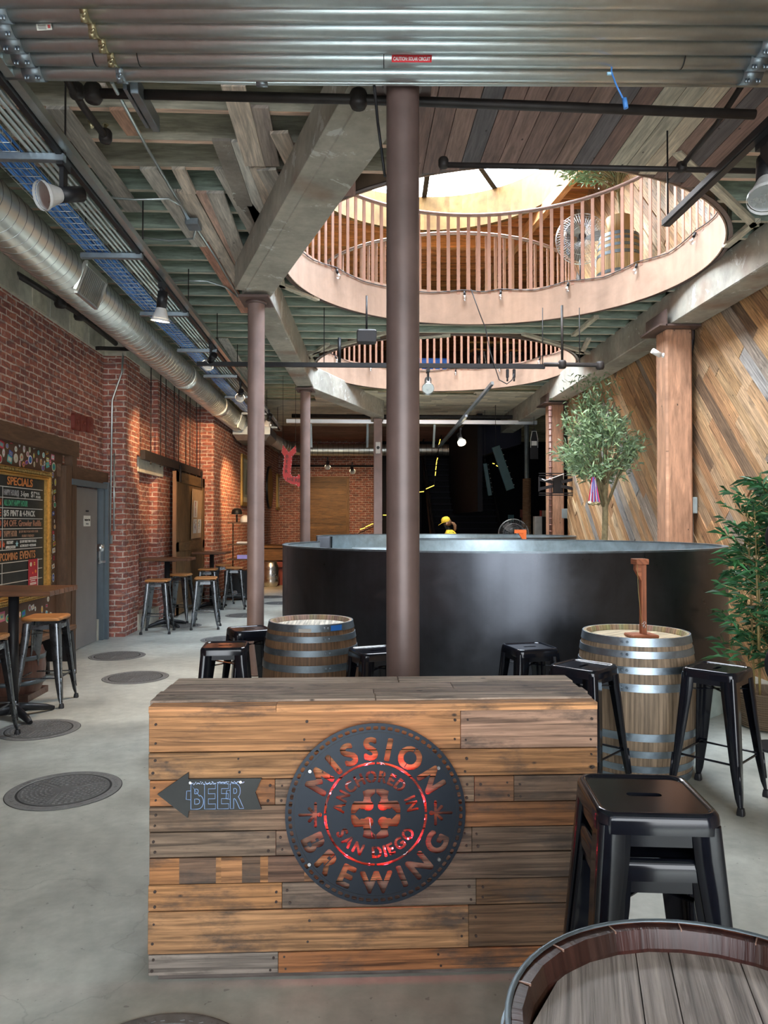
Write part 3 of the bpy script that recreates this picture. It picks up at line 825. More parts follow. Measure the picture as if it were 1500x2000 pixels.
struct(m.obj('wall_upper_back', M['roofwood']))
m = MB(); m.wallquad((XL, YB), (XL, YF), UP, ROOF); m.wallquad((XL, YB), (XR, YB), UP, ROOF); m.wallquad((4.25, 14.4), (7.2, 14.4), UP, ROOF); m.wallquad((7.2, 14.4), (7.2, YF), UP, ROOF); struct(m.obj('wall_upper_left', M['brick']))
for (c, nm) in ((SK1, 'dome skylight ringed with pale plywood above the wells'), (SK2, 'added unseen skylight over the near end of the hall')):
    t = thing('skylight', nm, 'skylight', (c[0], c[1], ROOF)); t['kind'] = 'structure'
    m = MB(); n = 28
    tn = [(q, q * .98, q * .95) for q in [R.uniform(.85, 1.15) for _ in range(n // 2)] for _ in (0, 1)]
    m.lathe([(2.26, -.16), (2.26, .5), (2.36, .5), (2.36, -.16), (2.26, -.16)], n * 2, tints=tn, smooth=False); m.obj('plywood_curb', M['ply'], t)
    for k in range(10):
        a = 2 * PI * k / 10 + .31
        m = MB(); m.bar((2.3 * math.cos(a), 2.3 * math.sin(a), .52), (.12 * math.cos(a), .12 * math.sin(a), 1.05), .10, .08); m.obj('glazing_bar', M['blackpipe'], t)
    m = MB(); m.lathe([(2.34, .545), (.01, 1.09)], 40); m.obj('pane', M['pane'], t)
# ------------------------------------------------------------------ the two round steel enclosures
RIM = 1.39
def arc(cx, cyy, ang): return math.atan2(ang[1] - cyy, ang[0] - cx)
t = thing('steel_drum_enclosure', 'huge dark steel round enclosure wall in the middle of the hall', 'enclosure', (HC1[0], HC1[1], 0))
DR = 2.27
# doorway gap on the far left of the ring
ga, gb_ = math.radians(116), math.radians(150.5)
m = MB(); NS = 7
a0, a1 = gb_, ga + 2 * PI
for k in range(NS):
    b0 = a0 + (a1 - a0) * k / NS; b1 = a0 + (a1 - a0) * (k + 1) / NS - .0025
    m.lathe([(DR, .24), (DR, RIM)], 22, a0=b0, a1=b1)
m.obj('outer_plate', M['drum'], t)
m = MB(); m.lathe([(DR - .05, RIM), (DR - .05, .05)], 150, a0=a0, a1=a1); 
for aa in (a0, a1):
    m.add([((DR - .05) * math.cos(aa), (DR - .05) * math.sin(aa), .05), (DR * math.cos(aa), DR * math.sin(aa), .05), (DR * math.cos(aa), DR * math.sin(aa), RIM), ((DR - .05) * math.cos(aa), (DR - .05) * math.sin(aa), RIM)], [(0, 1, 2, 3)])
m.obj('inner_lining', M['galv'], t)
m = MB(); m.lathe([(DR + .004, RIM - .012), (DR + .004, RIM + .003), (DR - .054, RIM + .003), (DR - .054, RIM - .012)], 150, a0=a0, a1=a1, smooth=False); m.obj('top_edge', M['hoopdark'], t)
m = MB(); m.hlathe([(DR + .0, 0), (DR + .09, 0), (DR + .09, .22), (DR - .0, .24), (DR - .08, .24), (DR - .08, 0)], 150, a0=a0, a1=a1)
o = m.obj('concrete_curb', M['curb'], t)
t = thing('steel_drum_enclosure', 'second round steel enclosure behind the first, only its rim showing', 'enclosure', (HC2[0], HC2[1], 0))
a0, a1 = math.radians(250), math.radians(208 + 360)
m = MB(); m.lathe([(DR, .0), (DR, RIM + .0)], 150, a0=a0, a1=a1); m.obj('outer_plate', M['drum'], t)
m = MB(); m.lathe([(DR - .05, RIM), (DR - .05, .05)], 150, a0=a0, a1=a1); m.obj('inner_lining', M['galv'], t)
m = MB(); m.lathe([(DR + .004, RIM - .012), (DR + .004, RIM + .003), (DR - .054, RIM + .003), (DR - .054, RIM - .012)], 150, a0=a0, a1=a1, smooth=False); m.obj('top_edge', M['hoopdark'], t)
# steel doors / box at the opening of the second ring
p = at(633, 1052, 11.8)
t = thing('steel_locker', 'dark steel box standing by the opening of the second round enclosure', 'box', (p.x, p.y, 0))
m = MB(); m.box((0, 0, .70), (.21, .4, 1.40), bev=.008); m.obj('body', M['drum'], t)
m = MB(); m.box((0, -.205, 1.0), (.18, .012, .68)); m.obj('door', M['drum'], t)
p = at(728, 1060, 9.3)
t = thing('steel_cabinet', 'low galvanised cabinet with rounded corner inside the round enclosure', 'cabinet', (p.x, p.y, 0))
m = MB(); m.loft([[(x, y, .02) for x, y in rr(.26, .08, 5, .25)], [(x, y, 1.30) for x, y in rr(.26, .08, 5, .25)]], (True, True)); m.obj('body', M['galv'], t)
m = MB(); m.box((.04, -.256, .9), (.40, .014, .7), bev=.005); m.obj('door', M['galv'], t)
# ------------------------------------------------------------------ big conduits crossing just above the view
def seg(pa, za, pb, zb, ext=.0):
    a = at(pa[0], pa[1], za); b = at(pb[0], pb[1], zb); d = b - a
    return a - d * ext, b + d * ext
CP = [(18, 24, 3.42, .051), (51, 57, 3.52, .0475), (80, 87, 3.625, .0475), (108, 116, 3.73, .0465), (137, 144, 3.84, .0465)]
names = ['topmost of the five thick conduits across the ceiling', 'second thick conduit across the ceiling with a small paper sticker', 'third thick conduit across the ceiling between brass clamps',
         'fourth thick conduit with black bands and a red warning label', 'lowest of the five thick conduits across the ceiling']
for i, (ya, yb_, z, r) in enumerate(CP):
    a, b = seg((0, ya), z, (1500, yb_), z, .35)
    t = thing('conduit', names[i], 'pipe', a, 0, 'thick conduits across the ceiling')
    d = b - a; u = d.normalized()
    m = MB(); m.cyl((0, 0, 0), d, r, n=28); m.obj('tube', M['pipe'], t)
    def ap(px): return (at(px, ya + (yb_ - ya) * px / 1500, z) - a)
    if i == 3:
        for px in (186, 272, 749, 1331): m = MB(); m.cyl(ap(px), ap(px) + u * .004, r + .002, n=28); m.obj('black_band', M['black'], t)
        m = MB(); q = ap(803); ang = 25
        vs = []; 
        nrm = Vector((0, -math.cos(math.radians(38)), -math.sin(math.radians(38)))); uy = Vector((0, -math.sin(math.radians(38)), math.cos(math.radians(38))))
        c = q + nrm * (r + .001)
        m.prism([(-.1, -.016), (.1, -.016), (.1, .016), (-.1, .016)], c, u, uy, nrm * .002, (.62, .02, .03)); 
        put_text(m, 'CAUTION: SOLAR CIRCUIT', .022, c - uy * .008, u, uy, nrm, width=.185, tint=(.85, .8, .8), lift=.003, align='c', offset=.0006)
        m.obj('warning_label', M['tinted'], t)
    if i == 1:
        nrm = Vector((0, -math.cos(math.radians(38)), -math.sin(math.radians(38)))); uy = Vector((0, -math.sin(math.radians(38)), math.cos(math.radians(38)))); c = ap(93) + nrm * (r + .001)
        m = MB(); m.prism([(-.036, -.014), (.036, -.01), (.036, .014), (-.036, .012)], c, u, uy, nrm * .0015, (.7, .7, .62)); m.prism([(.018, -.004), (.03, -.003), (.03, .01), (.018, .009)], c + nrm * .002, u, uy, nrm * .001, (.6, .1, .1))
        for j in range(3): m.prism([(-.028, -.008 + j * .007), (.01, -.008 + j * .007), (.01, -.005 + j * .007), (-.028, -.005 + j * .007)], c + nrm * .002, u, uy, nrm * .0008, (.15, .15, .15))
        m.obj('paper_sticker', M['tinted'], t)
    # couplings
    cpx = (0, 10, 28, 48, 68)[i]
    for px in (cpx,) + ((1560,) if i < 2 else ((1500,), (1478,), (1464,))[i - 2]):
        q = ap(px); m = MB(); m.cyl(q - u * .05, q + u * .05, r + .008, n=24)
        for dx in (-.035, -.02, .02, .035): m.cyl(q + u * dx + Vector((0, -.03, -r - .02)), q + u * dx + Vector((0, -.03, -r + .0)), .006, n=8)
        m.obj('coupling', M['strut'], t)
    q = ap((170, 186, 205, 222, 238)[i])
    m = MB(); m.cyl(q - u * .018, q + u * .018, r + .005, n=24); m.cyl(q + Vector((0, -.05, -r - .004)), q + Vector((0, -.03, -r - .03)), .016, n=12); m.cyl(q + Vector((0, -.055, -r - .02)), q + Vector((.02, -.07, -r - .012)), .006, n=8)
    m.obj('pipe_clamp', M['brass'] if i < 4 else M['strut'], t)
a, b = seg((0, 147), 3.90, (500, 161), 3.90, .3)
a, b = at(-500, 145, 3.9), at(2000, 167, 3.93)
t = thing('thin_conduit', 'thin conduit running below the five thick ones', 'pipe', a)
m = MB(); m.tube([(0, 0, 0), at(240, 154, 3.9) - a, at(500, 161, 3.9) - a, b - a], .014, 12); m.obj('tube', M['pipe'], t)
for px, py in ((240, 155), (512, 162)):
    q = at(px, py, 3.9) - a; m = MB(); m.cyl(q - Vector((.03, 0, 0)), q + Vector((.03, 0, 0)), .021, n=16); m.obj('coupling', M['strut'], t)
# row of conduits beyond the frame's top edge, so the bank does not stop at the picture
a, b = seg((0, -12), 3.33, (1500, -8), 3.33, .35)
t = thing('conduit', 'dark conduit at the very top above the five thick ones', 'pipe', a, 0, 'thick conduits across the ceiling')
m = MB(); m.cyl((0, 0, 0), b - a, .056, n=24); m.obj('tube', M['pipe'], t)

# supporting rail end poking down and diagonal strut
p0, p1 = at(262, 165, 3.98), at(305, 243, 4.7)
m = MB(); m.bar(p0, p1, .045, .09, bev=.004); m.bar(p0 + Vector((-.05, 0, .0)), p1 + Vector((-.055, 0, 0)), .02, .05); tag(m.obj('strut_rail', M['strut']), 'short galvanised strut rail ending below the ceiling boards', 'rail')

# thin conduits and junction box on the left ceiling
pts = [at(218, 160, 3.95), onz(285, 285, 4.33), onz(340, 378, 4.33), onz(372, 432, 4.33)]
m = MB(); m.tube(pts, .011, 8); m.tube([onz(196, 384, 4.3), onz(262, 390, 4.3), onz(330, 388, 4.3), onz(352, 400, 4.3), onz(368, 432, 4.33)], .010, 8)
tag(m.obj('thin_ceiling_conduit', M['pipe']), 'thin conduit slanting over old boards to a junction box', 'pipe')
m = MB(); m.box(onz(378, 438, 4.31), (.12, .16, .06), bev=.006); tag(m.obj('junction_box', M['strut']), 'small square junction box on the boarded ceiling', 'box')
m = MB(); m.tube([onz(384, 446, 4.33), onz(420, 500, 4.33), onz(455, 560, 4.33), onz(468, 582, 4.33), onz(476, 590, 4.33)], .011, 8); m.tube([onz(382, 448, 4.33), onz(378, 466, 4.33), onz(330, 470, 4.33), onz(268, 463, 4.33)], .010, 8)
m.tube([onz(330, 548, 4.33), onz(405, 549, 4.33), onz(440, 560, 4.33), onz(470, 585, 4.33)], .010, 8)
tag(m.obj('thin_ceiling_conduit', M['pipe']), 'thin conduits leaving the junction box towards the round column', 'pipe')

# sprinkler pipes
def pipe(name, pts, r, label, fit=(), mat='blackpipe'):
    t = thing(name, label, 'pipe', pts[0]); o = Vector(pts[0])
    m = MB(); m.tube([Vector(p) - o for p in pts], r, 12); m.obj('tube', M[mat], t)
    for q in fit:
        q = Vector(q) - o; m = MB(); m.lathe([(0, -r * 1.9), (r * 1.5, -r * 1.8), (r * 1.9, -r), (r * 1.9, r), (r * 1.5, r * 1.8), (0, r * 1.9)], 14, c=q); m.obj('pipe_fitting', M[mat], t)
    return t
pipe('sprinkler_pipe', [at(178, 182, 4.16), at(700, 194, 4.17), at(1050, 207, 4.2), at(1474, 224, 4.23)], .027, 'thick black sprinkler pipe crossing behind the near column', [at(182, 182, 4.16), at(700, 194, 4.17)])
pipe('sprinkler_pipe', [at(866, 322, 4.9), at(1330, 331, 4.95), at(1560, 336, 5.0)], .018, 'slimmer black sprinkler pipe crossing under the near ceiling well', [at(866, 318, 4.9), at(1331, 327, 4.95)])
pipe('sprinkler_pipe', [at(1460, 150, 4.1), at(1400, 242, 4.5), at(1331, 325, 4.95)], .017, 'black sprinkler pipe slanting down to a round fitting')
pipe('sprinkler_pipe', [at(128, 150, 4.0), at(160, 205, 4.35), at(206, 268, 4.75)], .022, 'short black sprinkler pipe ending in a head on the left', [at(150, 178, 4.2), at(206, 266, 4.75)])
m = MB(); q = at(206, 262, 4.75); m.cyl(q, q + Vector((0, 0, .06)), .010, n=8); m.cyl(q + Vector((0, 0, .06)), q + Vector((0, 0, .065)), .02, n=12); q2 = at(174, 236, 4.55); m.cyl(q2, q2 + Vector((.02, 0, -.04)), .012, n=8)
tag(m.obj('sprinkler', M['brass']), 'small sprinkler head at the end of the short left pipe', 'sprinkler')
pipe('sprinkler_pipe', [at(1062, 712, 9.4), at(1100, 712, 9.4), at(1172, 713, 9.4), at(1174, 722, 9.4)], .028, 'short sprinkler pipe ending beside the olive tree crown', [at(1098, 712, 9.4), at(1172, 714, 9.4)])
m = MB(); q = at(1098, 710, 9.4); m.cyl(q, (q.x, q.y, CEIL), .016, n=10); tag(m.obj('sprinkler_drop', M['blackpipe']), 'vertical black drop pipe above the short sprinkler pipe', 'pipe')
m = MB(); q = at(150, 178, 4.2); m.cyl(q, (q.x, q.y, 4.6), .012, n=8); tag(m.obj('pipe_hanger', M['blackpipe']), 'hanger rod of the short left sprinkler pipe', 'hanger')
pipe('sprinkler_pipe', [at(-60, 480, 7.2), at(60, 552, 7.9), at(150, 610, 9.0), at(232, 676, 10.6)], .035, 'dark grey pipe along the concrete band under the duct', [at(118, 590, 8.5), at(155, 615, 9.1)], 'blackpipe')
pipe('sprinkler_pipe', [at(570, 812, 18.0), at(760, 814, 18.0), at(1030, 815, 18.0), at(1040, 806, 18)], .05, 'dark horizontal pipe above the far white cable tray')
m = MB(); a, b = at(560, 823, 17.4), at(1048, 826, 17.4); m.bar(a, b, .14, .09, tint=(1.7, 1.7, 1.6)); tag(m.obj('pale_cable_channel', M['pipe']), 'pale galvanised channel crossing the hall far back', 'channel')
for px in (607, 718, 849):
    m = MB(); q = at(px, 826, 17.6); e = at(px, 868, 19.0); m.bar(q, (q.x, q.y + .3, q.z - .55), .05, .05); tag(m.obj('channel_hanger', M['pipe']), {607: 'grey hanger under the pale channel near the third column', 718: 'grey hanger under the pale channel left of the square column', 849: 'grey hanger under the pale channel right of the thick column'}[px], 'hanger')

# black track bar with spotlights across the hall
za = 9.5
a, b = at(385, 711, za), at(1064, 716, za)
t = thing('track_bar', 'long black lighting bar hung across the hall', 'track', a)
m = MB(); m.bar((0, 0, 0), b - a, .05, .055); m.obj('rail', M['black'], t)
for px in (633, 1060, 1132): 
    q = at(px, 712, za); m = MB(); m.cyl(q - a, (q.x - a.x, q.y - a.y, CEIL - a.z), .006 if px != 663 else .02, n=6); m.obj('hanging_rod', M['black'], t)
q = at(663, 708, za); m = MB(); m.cyl(q - a, (q.x - a.x, q.y - a.y, q.z - a.z + .32), .022, n=10); m.obj('bracket', M['black'], t)

def spot_fixture(p, aim, label, mat='black', s=1.0, lit=0, warm=(1, .72, .42), face='lampglow', spot=1.0):
    """track spotlight: adapter, arm, can and finned reflector; aim in world"""
    t = thing('track_spotlight', label, 'spotlight', p, 0, 'track spotlights')
    d = (Vector(aim) - Vector(p)).normalized(); h = Vector((0, 0, -.16 * s))
    m = MB(); m.box((0, 0, -.02 * s), (.03 * s, .10 * s, .04 * s)); m.bar((0, 0, -.03 * s), (0, 0, -.16 * s), .05 * s, .02 * s, up=(1, 0, 0)); m.obj('arm', M['black'], t)
    m = MB(); m.cyl(h - d * .10 * s, h + d * .02 * s, .036 * s, .036 * s, n=18); m.obj('can', M[mat], t)
    m = MB(); m.cyl(h + d * .02 * s, h + d * .10 * s, .034 * s, .062 * s, n=20, caps=False); m.cyl(h + d * .10 * s, h + d * .115 * s, .066 * s, .066 * s, n=20, caps=False)
    o = m.obj('reflector', M['white'] if mat == 'black' else M[mat], t)
    m = MB(); m.cyl(h + d * .095 * s, h + d * .098 * s, .060 * s, n=20); m.obj('lens', M['lampglow'] if lit else M['steelpale'], t)
    if lit:
        l = lamp('spot_beam', 'SPOT', h + d * .13 * s, lit, warm, size=.04, aim=h + d, spot=spot, blend=.8, parent=t)
    return t
spot_fixture(at(836, 720, za), at(835, 1000, 7), 'white finned spotlight hanging from the black bar across the hall', 'steelpale', 1.25)
m = MB(); q = at(716, 658, 9.0); m.box(q, (.24, .2, .15), bev=.02); m.cyl(q + Vector((0, 0, .07)), (q.x, q.y, CEIL), .012, n=8)
m.box(q + Vector((0, -.1, -.02)), (.22, .012, .12)); tag(m.obj('ceiling_speaker', M['black']), 'black boxy speaker hung under the joists', 'speaker')
for px, nm in ((991, 'left of two small black cable plugs hanging from the lighting bar'), (1004, 'right of two small black cable plugs hanging from the lighting bar')):
    m = MB(); q = at(px, 722, za); m.box(q + Vector((0, 0, -.05)), (.035, .035, .11), bev=.006); m.cyl(q + Vector((0, 0, -.1)), q + Vector((0, 0, -.15)), .012, n=8); tag(m.obj('cable_plug', M['black']), nm, 'plug')
m = MB(); m.tube([at(920, 565, 9.6), at(938, 615, 9.6), at(948, 640, 9.6), at(958, 690, 9.5), at(975, 742, 9.4), at(990, 750, 9.4), at(1000, 742, 9.4), at(1004, 730, 9.4)], .007, 6)
tag(m.obj('black_cable', M['black']), 'thin black cable drooping from the near well to the lighting bar', 'cable')

# right track in depth
a, b = onz(1540, 200, 3.72), onz(1302, 436, 3.72)
a = Vector((b.x, 1.2, 3.72))
t = thing('track_bar', 'black lighting track running along the hall at the upper right', 'track', b)
m = MB(); m.bar(a - b, (0, 0, 0), .045, .05); m.bar(a - b + Vector((-.03, 0, -.0)), Vector((-.03, 0, 0)), .012, .04); m.obj('rail', M['black'], t)
m = MB(); m.cyl((0, -.02, 0), (0, -.02, CEIL - 3.72), .006, n=6); m.obj('hanging_rod', M['black'], t)
spot_fixture(at(1497, 262, 4.0), at(1497, 500, 3.6), 'white bulb spotlight cut by the right edge at the top', 'black', 1.5)

# left: strut racks, blue cable tray, conduits, track
TH = 3.92
SX0, SX1 = -2.32, -1.80
k = 0
for y in (4.65, 6.35, 8.1, 9.8, 11.5, 13.4, 15.4, 17.6):
    t = thing('strut_rack', ['first', 'second', 'third', 'fourth', 'fifth', 'sixth', 'seventh', 'eighth'][k] + ' grey strut under the blue cable tray counted from the top edge', 'strut', ((SX0 + SX1) / 2, y, TH - .03), 0, 'struts carrying the cable tray'); k += 1
    m = MB(); m.box((0, 0, 0), (SX1 - SX0, .045, .045), bev=.003)
    m.obj('channel', M['strut'], t)
    for sx in (-.22, .26):
        m = MB(); m.cyl((sx, 0, .02), (sx, 0, CEIL - TH + .03), .006, n=6); m.obj('threaded_rod', M['blackpipe'], t)
t = thing('blue_cable_bundle', 'bundle of blue data cables lying in the wire tray', 'cables', (-2.18, 2.0, TH))
m = MB(); R = random.Random(2)
for j in range(26):
    x = -.085 + .17 * (j % 13) / 12; z = .012 + .016 * (j // 13); pts = []
    ph = R.uniform(0, 6)
    for q in range(34): pts.append((x + .012 * math.sin(ph + q * .5), q * .5, z + .004 * math.sin(ph * 2 + q * .9)))
    m.tube(pts, .0085, 5)
m.obj('cables', M['blue'], t)
t = thing('wire_cable_tray', 'wire basket tray running along the hall over grey struts', 'tray', (-2.18, 2.0, TH))
m = MB()
for x in (-.10, -.05, 0, .05, .10): m.cyl((x, 0, 0), (x, 16.5, 0), .0028, n=5)
for x in (-.105, .105):
    for z in (.035, .07): m.cyl((x, 0, z), (x, 16.5, z), .0028, n=5)
m.obj('long_wires', M['wire'], t)
m = MB(); y = 0
while y < 16.5: m.tube([(-.105, y, .08), (-.105, y, 0), (.105, y, 0), (.105, y, .08)], .0028, 4); y += .11
m.obj('cross_wires', M['wire'], t)
for j, x in enumerate((-2.015, -1.975, -1.935, -1.895)):
    m = MB(); m.tube([(x, 1.5, TH + .012), (x, 18.0, TH + .012), (x + .1, 18.6, TH + .012)], .0115, 8)
    tag(m.obj('thin_conduit', M['pipe']), ['thin conduit nearest the blue cable tray', 'second thin conduit from the blue cable tray', 'third thin conduit from the blue cable tray', 'fourth thin conduit, beside the black track'][j], 'pipe', 'thin conduits beside the tray')
t = thing('track_bar', 'black lighting track beside the thin conduits on the left', 'track', (-1.83, 1.5, TH + .0))
m = MB(); m.box((0, 8.4, .0), (.035, 16.8, .035)); m.obj('rail', M['black'], t)
m = MB(); m.box((.05, 8.4, .03), (.05, 16.8, .05)); m.obj('galvanised_channel', M['pipe'], t)
TX = -1.83
def tr(px, py): return onz(px, py, TH - .02)
p = onx(124, 330, TX); p.z = TH - .02; spot_fixture(p, p + Vector((-.6, -.75, -.38)), 'big black spotlight with white fins nearest on the left track', 'black', 1.35)
p = onx(316, 548, TX); p.z = TH - .02; spot_fixture(p, (-2.3, p.y + .5, 0), 'lit white spotlight, second along the left track', 'black', 1.3, 60, spot=1.25, warm=(1, .62, .3))
p = onx(412, 662, TX); p.z = TH - .02; spot_fixture(p, (-3.37, 11.85, 2.7), 'small lit spotlight, third along the left track', 'black', 1.2, 170, spot=.62, warm=(1, .62, .3))
p = onx(470, 735, TX); p.z = TH - .02; spot_fixture(p, (-2.8, 15.9, 2.6), 'black spotlight pointing at the barn door wall', 'black', 1.2, 190, spot=1.0, warm=(1, .62, .3))
p = at(525, 800, 15.2); spot_fixture(p, (-2.6, p.y + 1.6, 2.2), 'lit spotlight seen between the two round columns', 'black', 1.25, 220, spot=1.0, warm=(1, .58, .25))
p = at(640, 893, 21.0); spot_fixture(p, (-1.0, YF, 1.4), 'small far spotlight added to brighten the brown boarded opening', 'black', 1.3, 110, spot=1.3, warm=(1, .7, .4))  # lit beam added to brighten the far end
p = at(688, 903, 21.2); spot_fixture(p, (.3, YF, 2.0), 'small far spotlight aimed at the far brick wall', 'black', 1.3, 60, spot=1.3, warm=(1, .7, .4))  # dark fixture, its beam added to brighten the back wall
p = at(899, 836, 16); spot_fixture(p, p + Vector((.12, -1, -.9)), 'glowing warm spotlight hanging right of the thick column', 'black', 1.4, 160)
m = MB(); m.bar(at(962, 748, 13.5) + Vector((0, 0, 0)), at(858, 872, 17.5), .05, .06); tag(m.obj('track_bar', M['strut']), 'grey track slanting beside the glowing far spotlight', 'track')
m = MB(); m.bar(at(911, 812, 15), at(862, 868, 17.5), .05, .05); tag(m.obj('strut_rail', M['strut']), 'thin slanting strut right of the thick column near the ceiling', 'rail')

# spiral duct along the left wall and its elbow
DX, DZ, DRR = -2.60, 3.87, .20
a = Vector((DX, 1.0, DZ)); LEN = 16.3
t = thing('spiral_duct', 'big round spiral duct running along the brick wall', 'duct', a)
m = MB(); m.cyl((0, 0, 0), (0, LEN, 0), DRR, n=48, caps=True); m.obj('tube', M['duct'], t)
m = MB(); n = 26; turns = int(LEN / .125); pts = []
for k in range(turns * n):
    an = 2 * PI * k / n; pts.append((math.cos(an) * (DRR + .001), k / n * .125, math.sin(an) * (DRR + .001)))
m.tube(pts, .0035, 4, caps=False); m.obj('spiral_seam', M['ductseam'], t)
for y in (10.3, 13.1, LEN - .25):
    m = MB(); m.cyl((0, y, 0), (0, y + (.28 if y > 10.4 else .34), 0), DRR + .008, n=48); m.obj('sleeve', M['duct'], t)
p = onx(172, 580, DX + .15)
def vent(y, label_):
    ang = math.radians(-20); nn = Vector((math.cos(ang), 0, math.sin(ang)))
    up = Vector((-math.sin(ang), 0, math.cos(ang)))
    c = Vector((0, y - 1.0, 0)) + nn * (DRR - .01)
    g = MB(); L_, H_ = .52, .13
    for s_ in (-1, 1):
        g.bar(c + up * (s_ * H_) - Vector((0, L_ / 2, 0)), c + up * (s_ * H_) + Vector((0, L_ / 2, 0)), .03, .05, tint=(1.1, 1.1, 1.1))
        g.bar(c + Vector((0, s_ * L_ / 2, 0)) - up * H_, c + Vector((0, s_ * L_ / 2, 0)) + up * H_, .03, .05, up=(0, 1, 0))
    g.obj('vent_frame', M['duct'], t)
    g = MB(); g.bar(c - nn * .0 - Vector((0, L_ / 2, 0)), c + Vector((0, L_ / 2, 0)), .012, 2 * H_, up=up)
    for q in range(13): g.bar(c + nn * .012 + Vector((0, -L_ / 2 + .03 + q * .038, 0)) - up * H_, c + nn * .012 + Vector((0, -L_ / 2 + .03 + q * .038, 0)) + up * H_, .008, .03, up=(0, 1, 0), tint=(1.5, 1.5, 1.5))
    g.obj('vent_grille', M['ductseam'], t)
vent(p.y, ''); vent(16.1, '')
t = thing('duct_box', 'grey sheet metal box under the far end of the duct', 'duct', (-2.30, 17.5, 3.50))
m = MB(); m.loft([[(-.35, -.6, .0), (.3, -.6, .0), (.3, .5, .0), (-.35, .5, .0)], [(-.42, -.75, .12), (.42, -.75, .12), (.42, .6, .12), (-.42, .6, .12)], [(-.42, -.75, .3), (.42, -.75, .3), (.42, .6, .3), (-.42, .6, .3)]], smooth=False); m.obj('body', M['strut'], t)
P = [at(496, 836, 17.6), at(522, 852, 20.5), at(548, 868, 22.3), at(572, 877, 23.2), at(600, 879, 23.4), at(760, 879, 23.6), at(945, 879, 23.6), at(962, 868, 23.2), at(985, 850, 22.6)]
o = P[0]
t = thing('spiral_duct', 'far spiral duct turning across the back of the hall', 'duct', o)
m = MB(); m.tube([p - o for p in P], .185, 28); m.obj('tube', M['duct'], t)
m = MB(); q = o
for i in range(1, len(P)):
    L = (P[i] - P[i - 1]).length; nn = max(1, int(L / .16))
    for k in range(nn):
        c = P[i - 1].lerp(P[i], k / nn) - o; d = (P[i] - P[i - 1]).normalized(); m.cyl(c, c + d * .012, .190, n=24, caps=True)
m.obj('seam', M['ductseam'], t)
# riveted steel edge above the duct and the brown lath wall strip
m = MB(); m.box((-3.28, 8.0, 4.32), (.10, 15.5, .13), grain=1)
tag(m.obj('riveted_steel_angle', M['column']), 'brown riveted steel angle running above the big duct', 'angle')

# barn door rail with hanging rods
ra, rb = onx(279, 893, -3.12), onx(408, 936, -3.12)
ra.z = rb.z = 2.63
t = thing('barn_door_rail', 'dark steel rail above the sliding wooden door', 'rail', ra)
m = MB(); m.box(((0, (rb.y - ra.y) / 2, 0)), (.07, rb.y - ra.y, .14)); m.obj('beam', M['blackpipe'], t)
for j in range(11):
    y = .35 + j * (rb.y - ra.y - .5) / 10 + (.12 if j % 2 else 0)
    m = MB(); m.cyl((0.02, y, -.06), (0.02, y, 4.38 - 2.63), .008, n=6); m.cyl((.02, y, -.12), (.02, y, -.07), .012, n=6); m.obj('hanging_rod', M['blackpipe'], t)
# wall conduits at the pier
m = MB(); q = onx(216, 780, XL + .05)
m.tube([(X2 - .02, P1 - .03, 4.2), (X2 - .04, P1 - .05, 3.75), (XL + .14, P1 - .06, 3.35), (XL + .12, P1 - .06, 1.4)], .014, 8); m.box((XL + .12, P1 - .06, 1.38), (.07, .05, .12))
m.cyl((XL + .17, P1 - .05, 1.5), (XL + .17, P1 - .05, 2.6), .010, n=8)
tag(m.obj('wall_conduit', M['pipe']), 'grey conduit running down the brick corner beside the grey door', 'pipe')
m = MB(); m.bar(at(190, 680, 9.85), at(250, 682, 10.45), .06, .05); tag(m.obj('steel_angle_bracket', M['blackpipe']), 'dark steel bracket where the brick meets the concrete band', 'bracket')
m = MB(); m.tube([onx(1353, 622, 4.2), onx(1352, 660, 4.2), onx(1347, 700, 4.2), onx(1347, 975, 4.2)], .032, 10); q = onx(1347, 900, 4.2); m.cyl((q.x, q.y, q.z - .02), (q.x, q.y, q.z + .02), .04, n=12)
tag(m.obj('downpipe', M['blackpipe']), 'dark grey pipe running down behind the massive timber post', 'pipe')
m = MB(); q = onx(1352, 987, 4.18); m.box(q, (.08, .12, .20), bev=.006); m.tube([q + Vector((0, 0, -.1)), q + Vector((0, 0, -.5)), q + Vector((0, 0.03, -1.2))], .012, 6)
tag(m.obj('switch_box', M['greybox']), 'pale grey electrical box at the foot of the dark pipe', 'box')
m = MB(); q = at(1103, 1003, 14.6); m.box(q, (.11, .05, .19), bev=.006); tag(m.obj('switch_box', M['greybox']), 'pale grey electrical box beside the far timber post', 'box')
q = at(1284, 689, 8.9); t = thing('wall_floodlight', 'small white cylinder light on the massive timber post', 'light', q)
m = MB(); m.cyl((-.07, -.02, .02), (.035, 0, -.03), .032, n=18); m.obj('head', M['white'], t); m = MB(); m.cyl((.03, 0, -.03), (.07, .0, -.03), .014, n=10); m.cyl((.065, 0, -.03), (.075, 0, -.03), .03, n=12); m.obj('mount', M['white'], t)
m = MB(); z = 3.92
m.tube([at(1197, 108, 3.75), at(1194, 140, 3.72), at(1203, 165, 3.70), at(1218, 195, 3.70)], .0045, 8)
q = at(1221, 200, 3.70); m.cyl(q + Vector((-.004, 0, .02)), q + Vector((.004, 0, -.03)), .012, n=10); m.box(at(1191, 144, 3.72), (.028, .01, .012), tint=(6, 3, 1.5))
tag(m.obj('blue_network_cable', M['blue']), 'short blue network cable dangling from the thick conduits', 'cable')
m = MB(); m.tube([at(731, 168, 3.9), at(738, 240, 4.2), at(746, 300, 4.2), at(752, 345, 4.2)], .008, 6); tag(m.obj('black_cable', M['black']), 'thin black cable hanging beside the top of the thick column', 'cable')
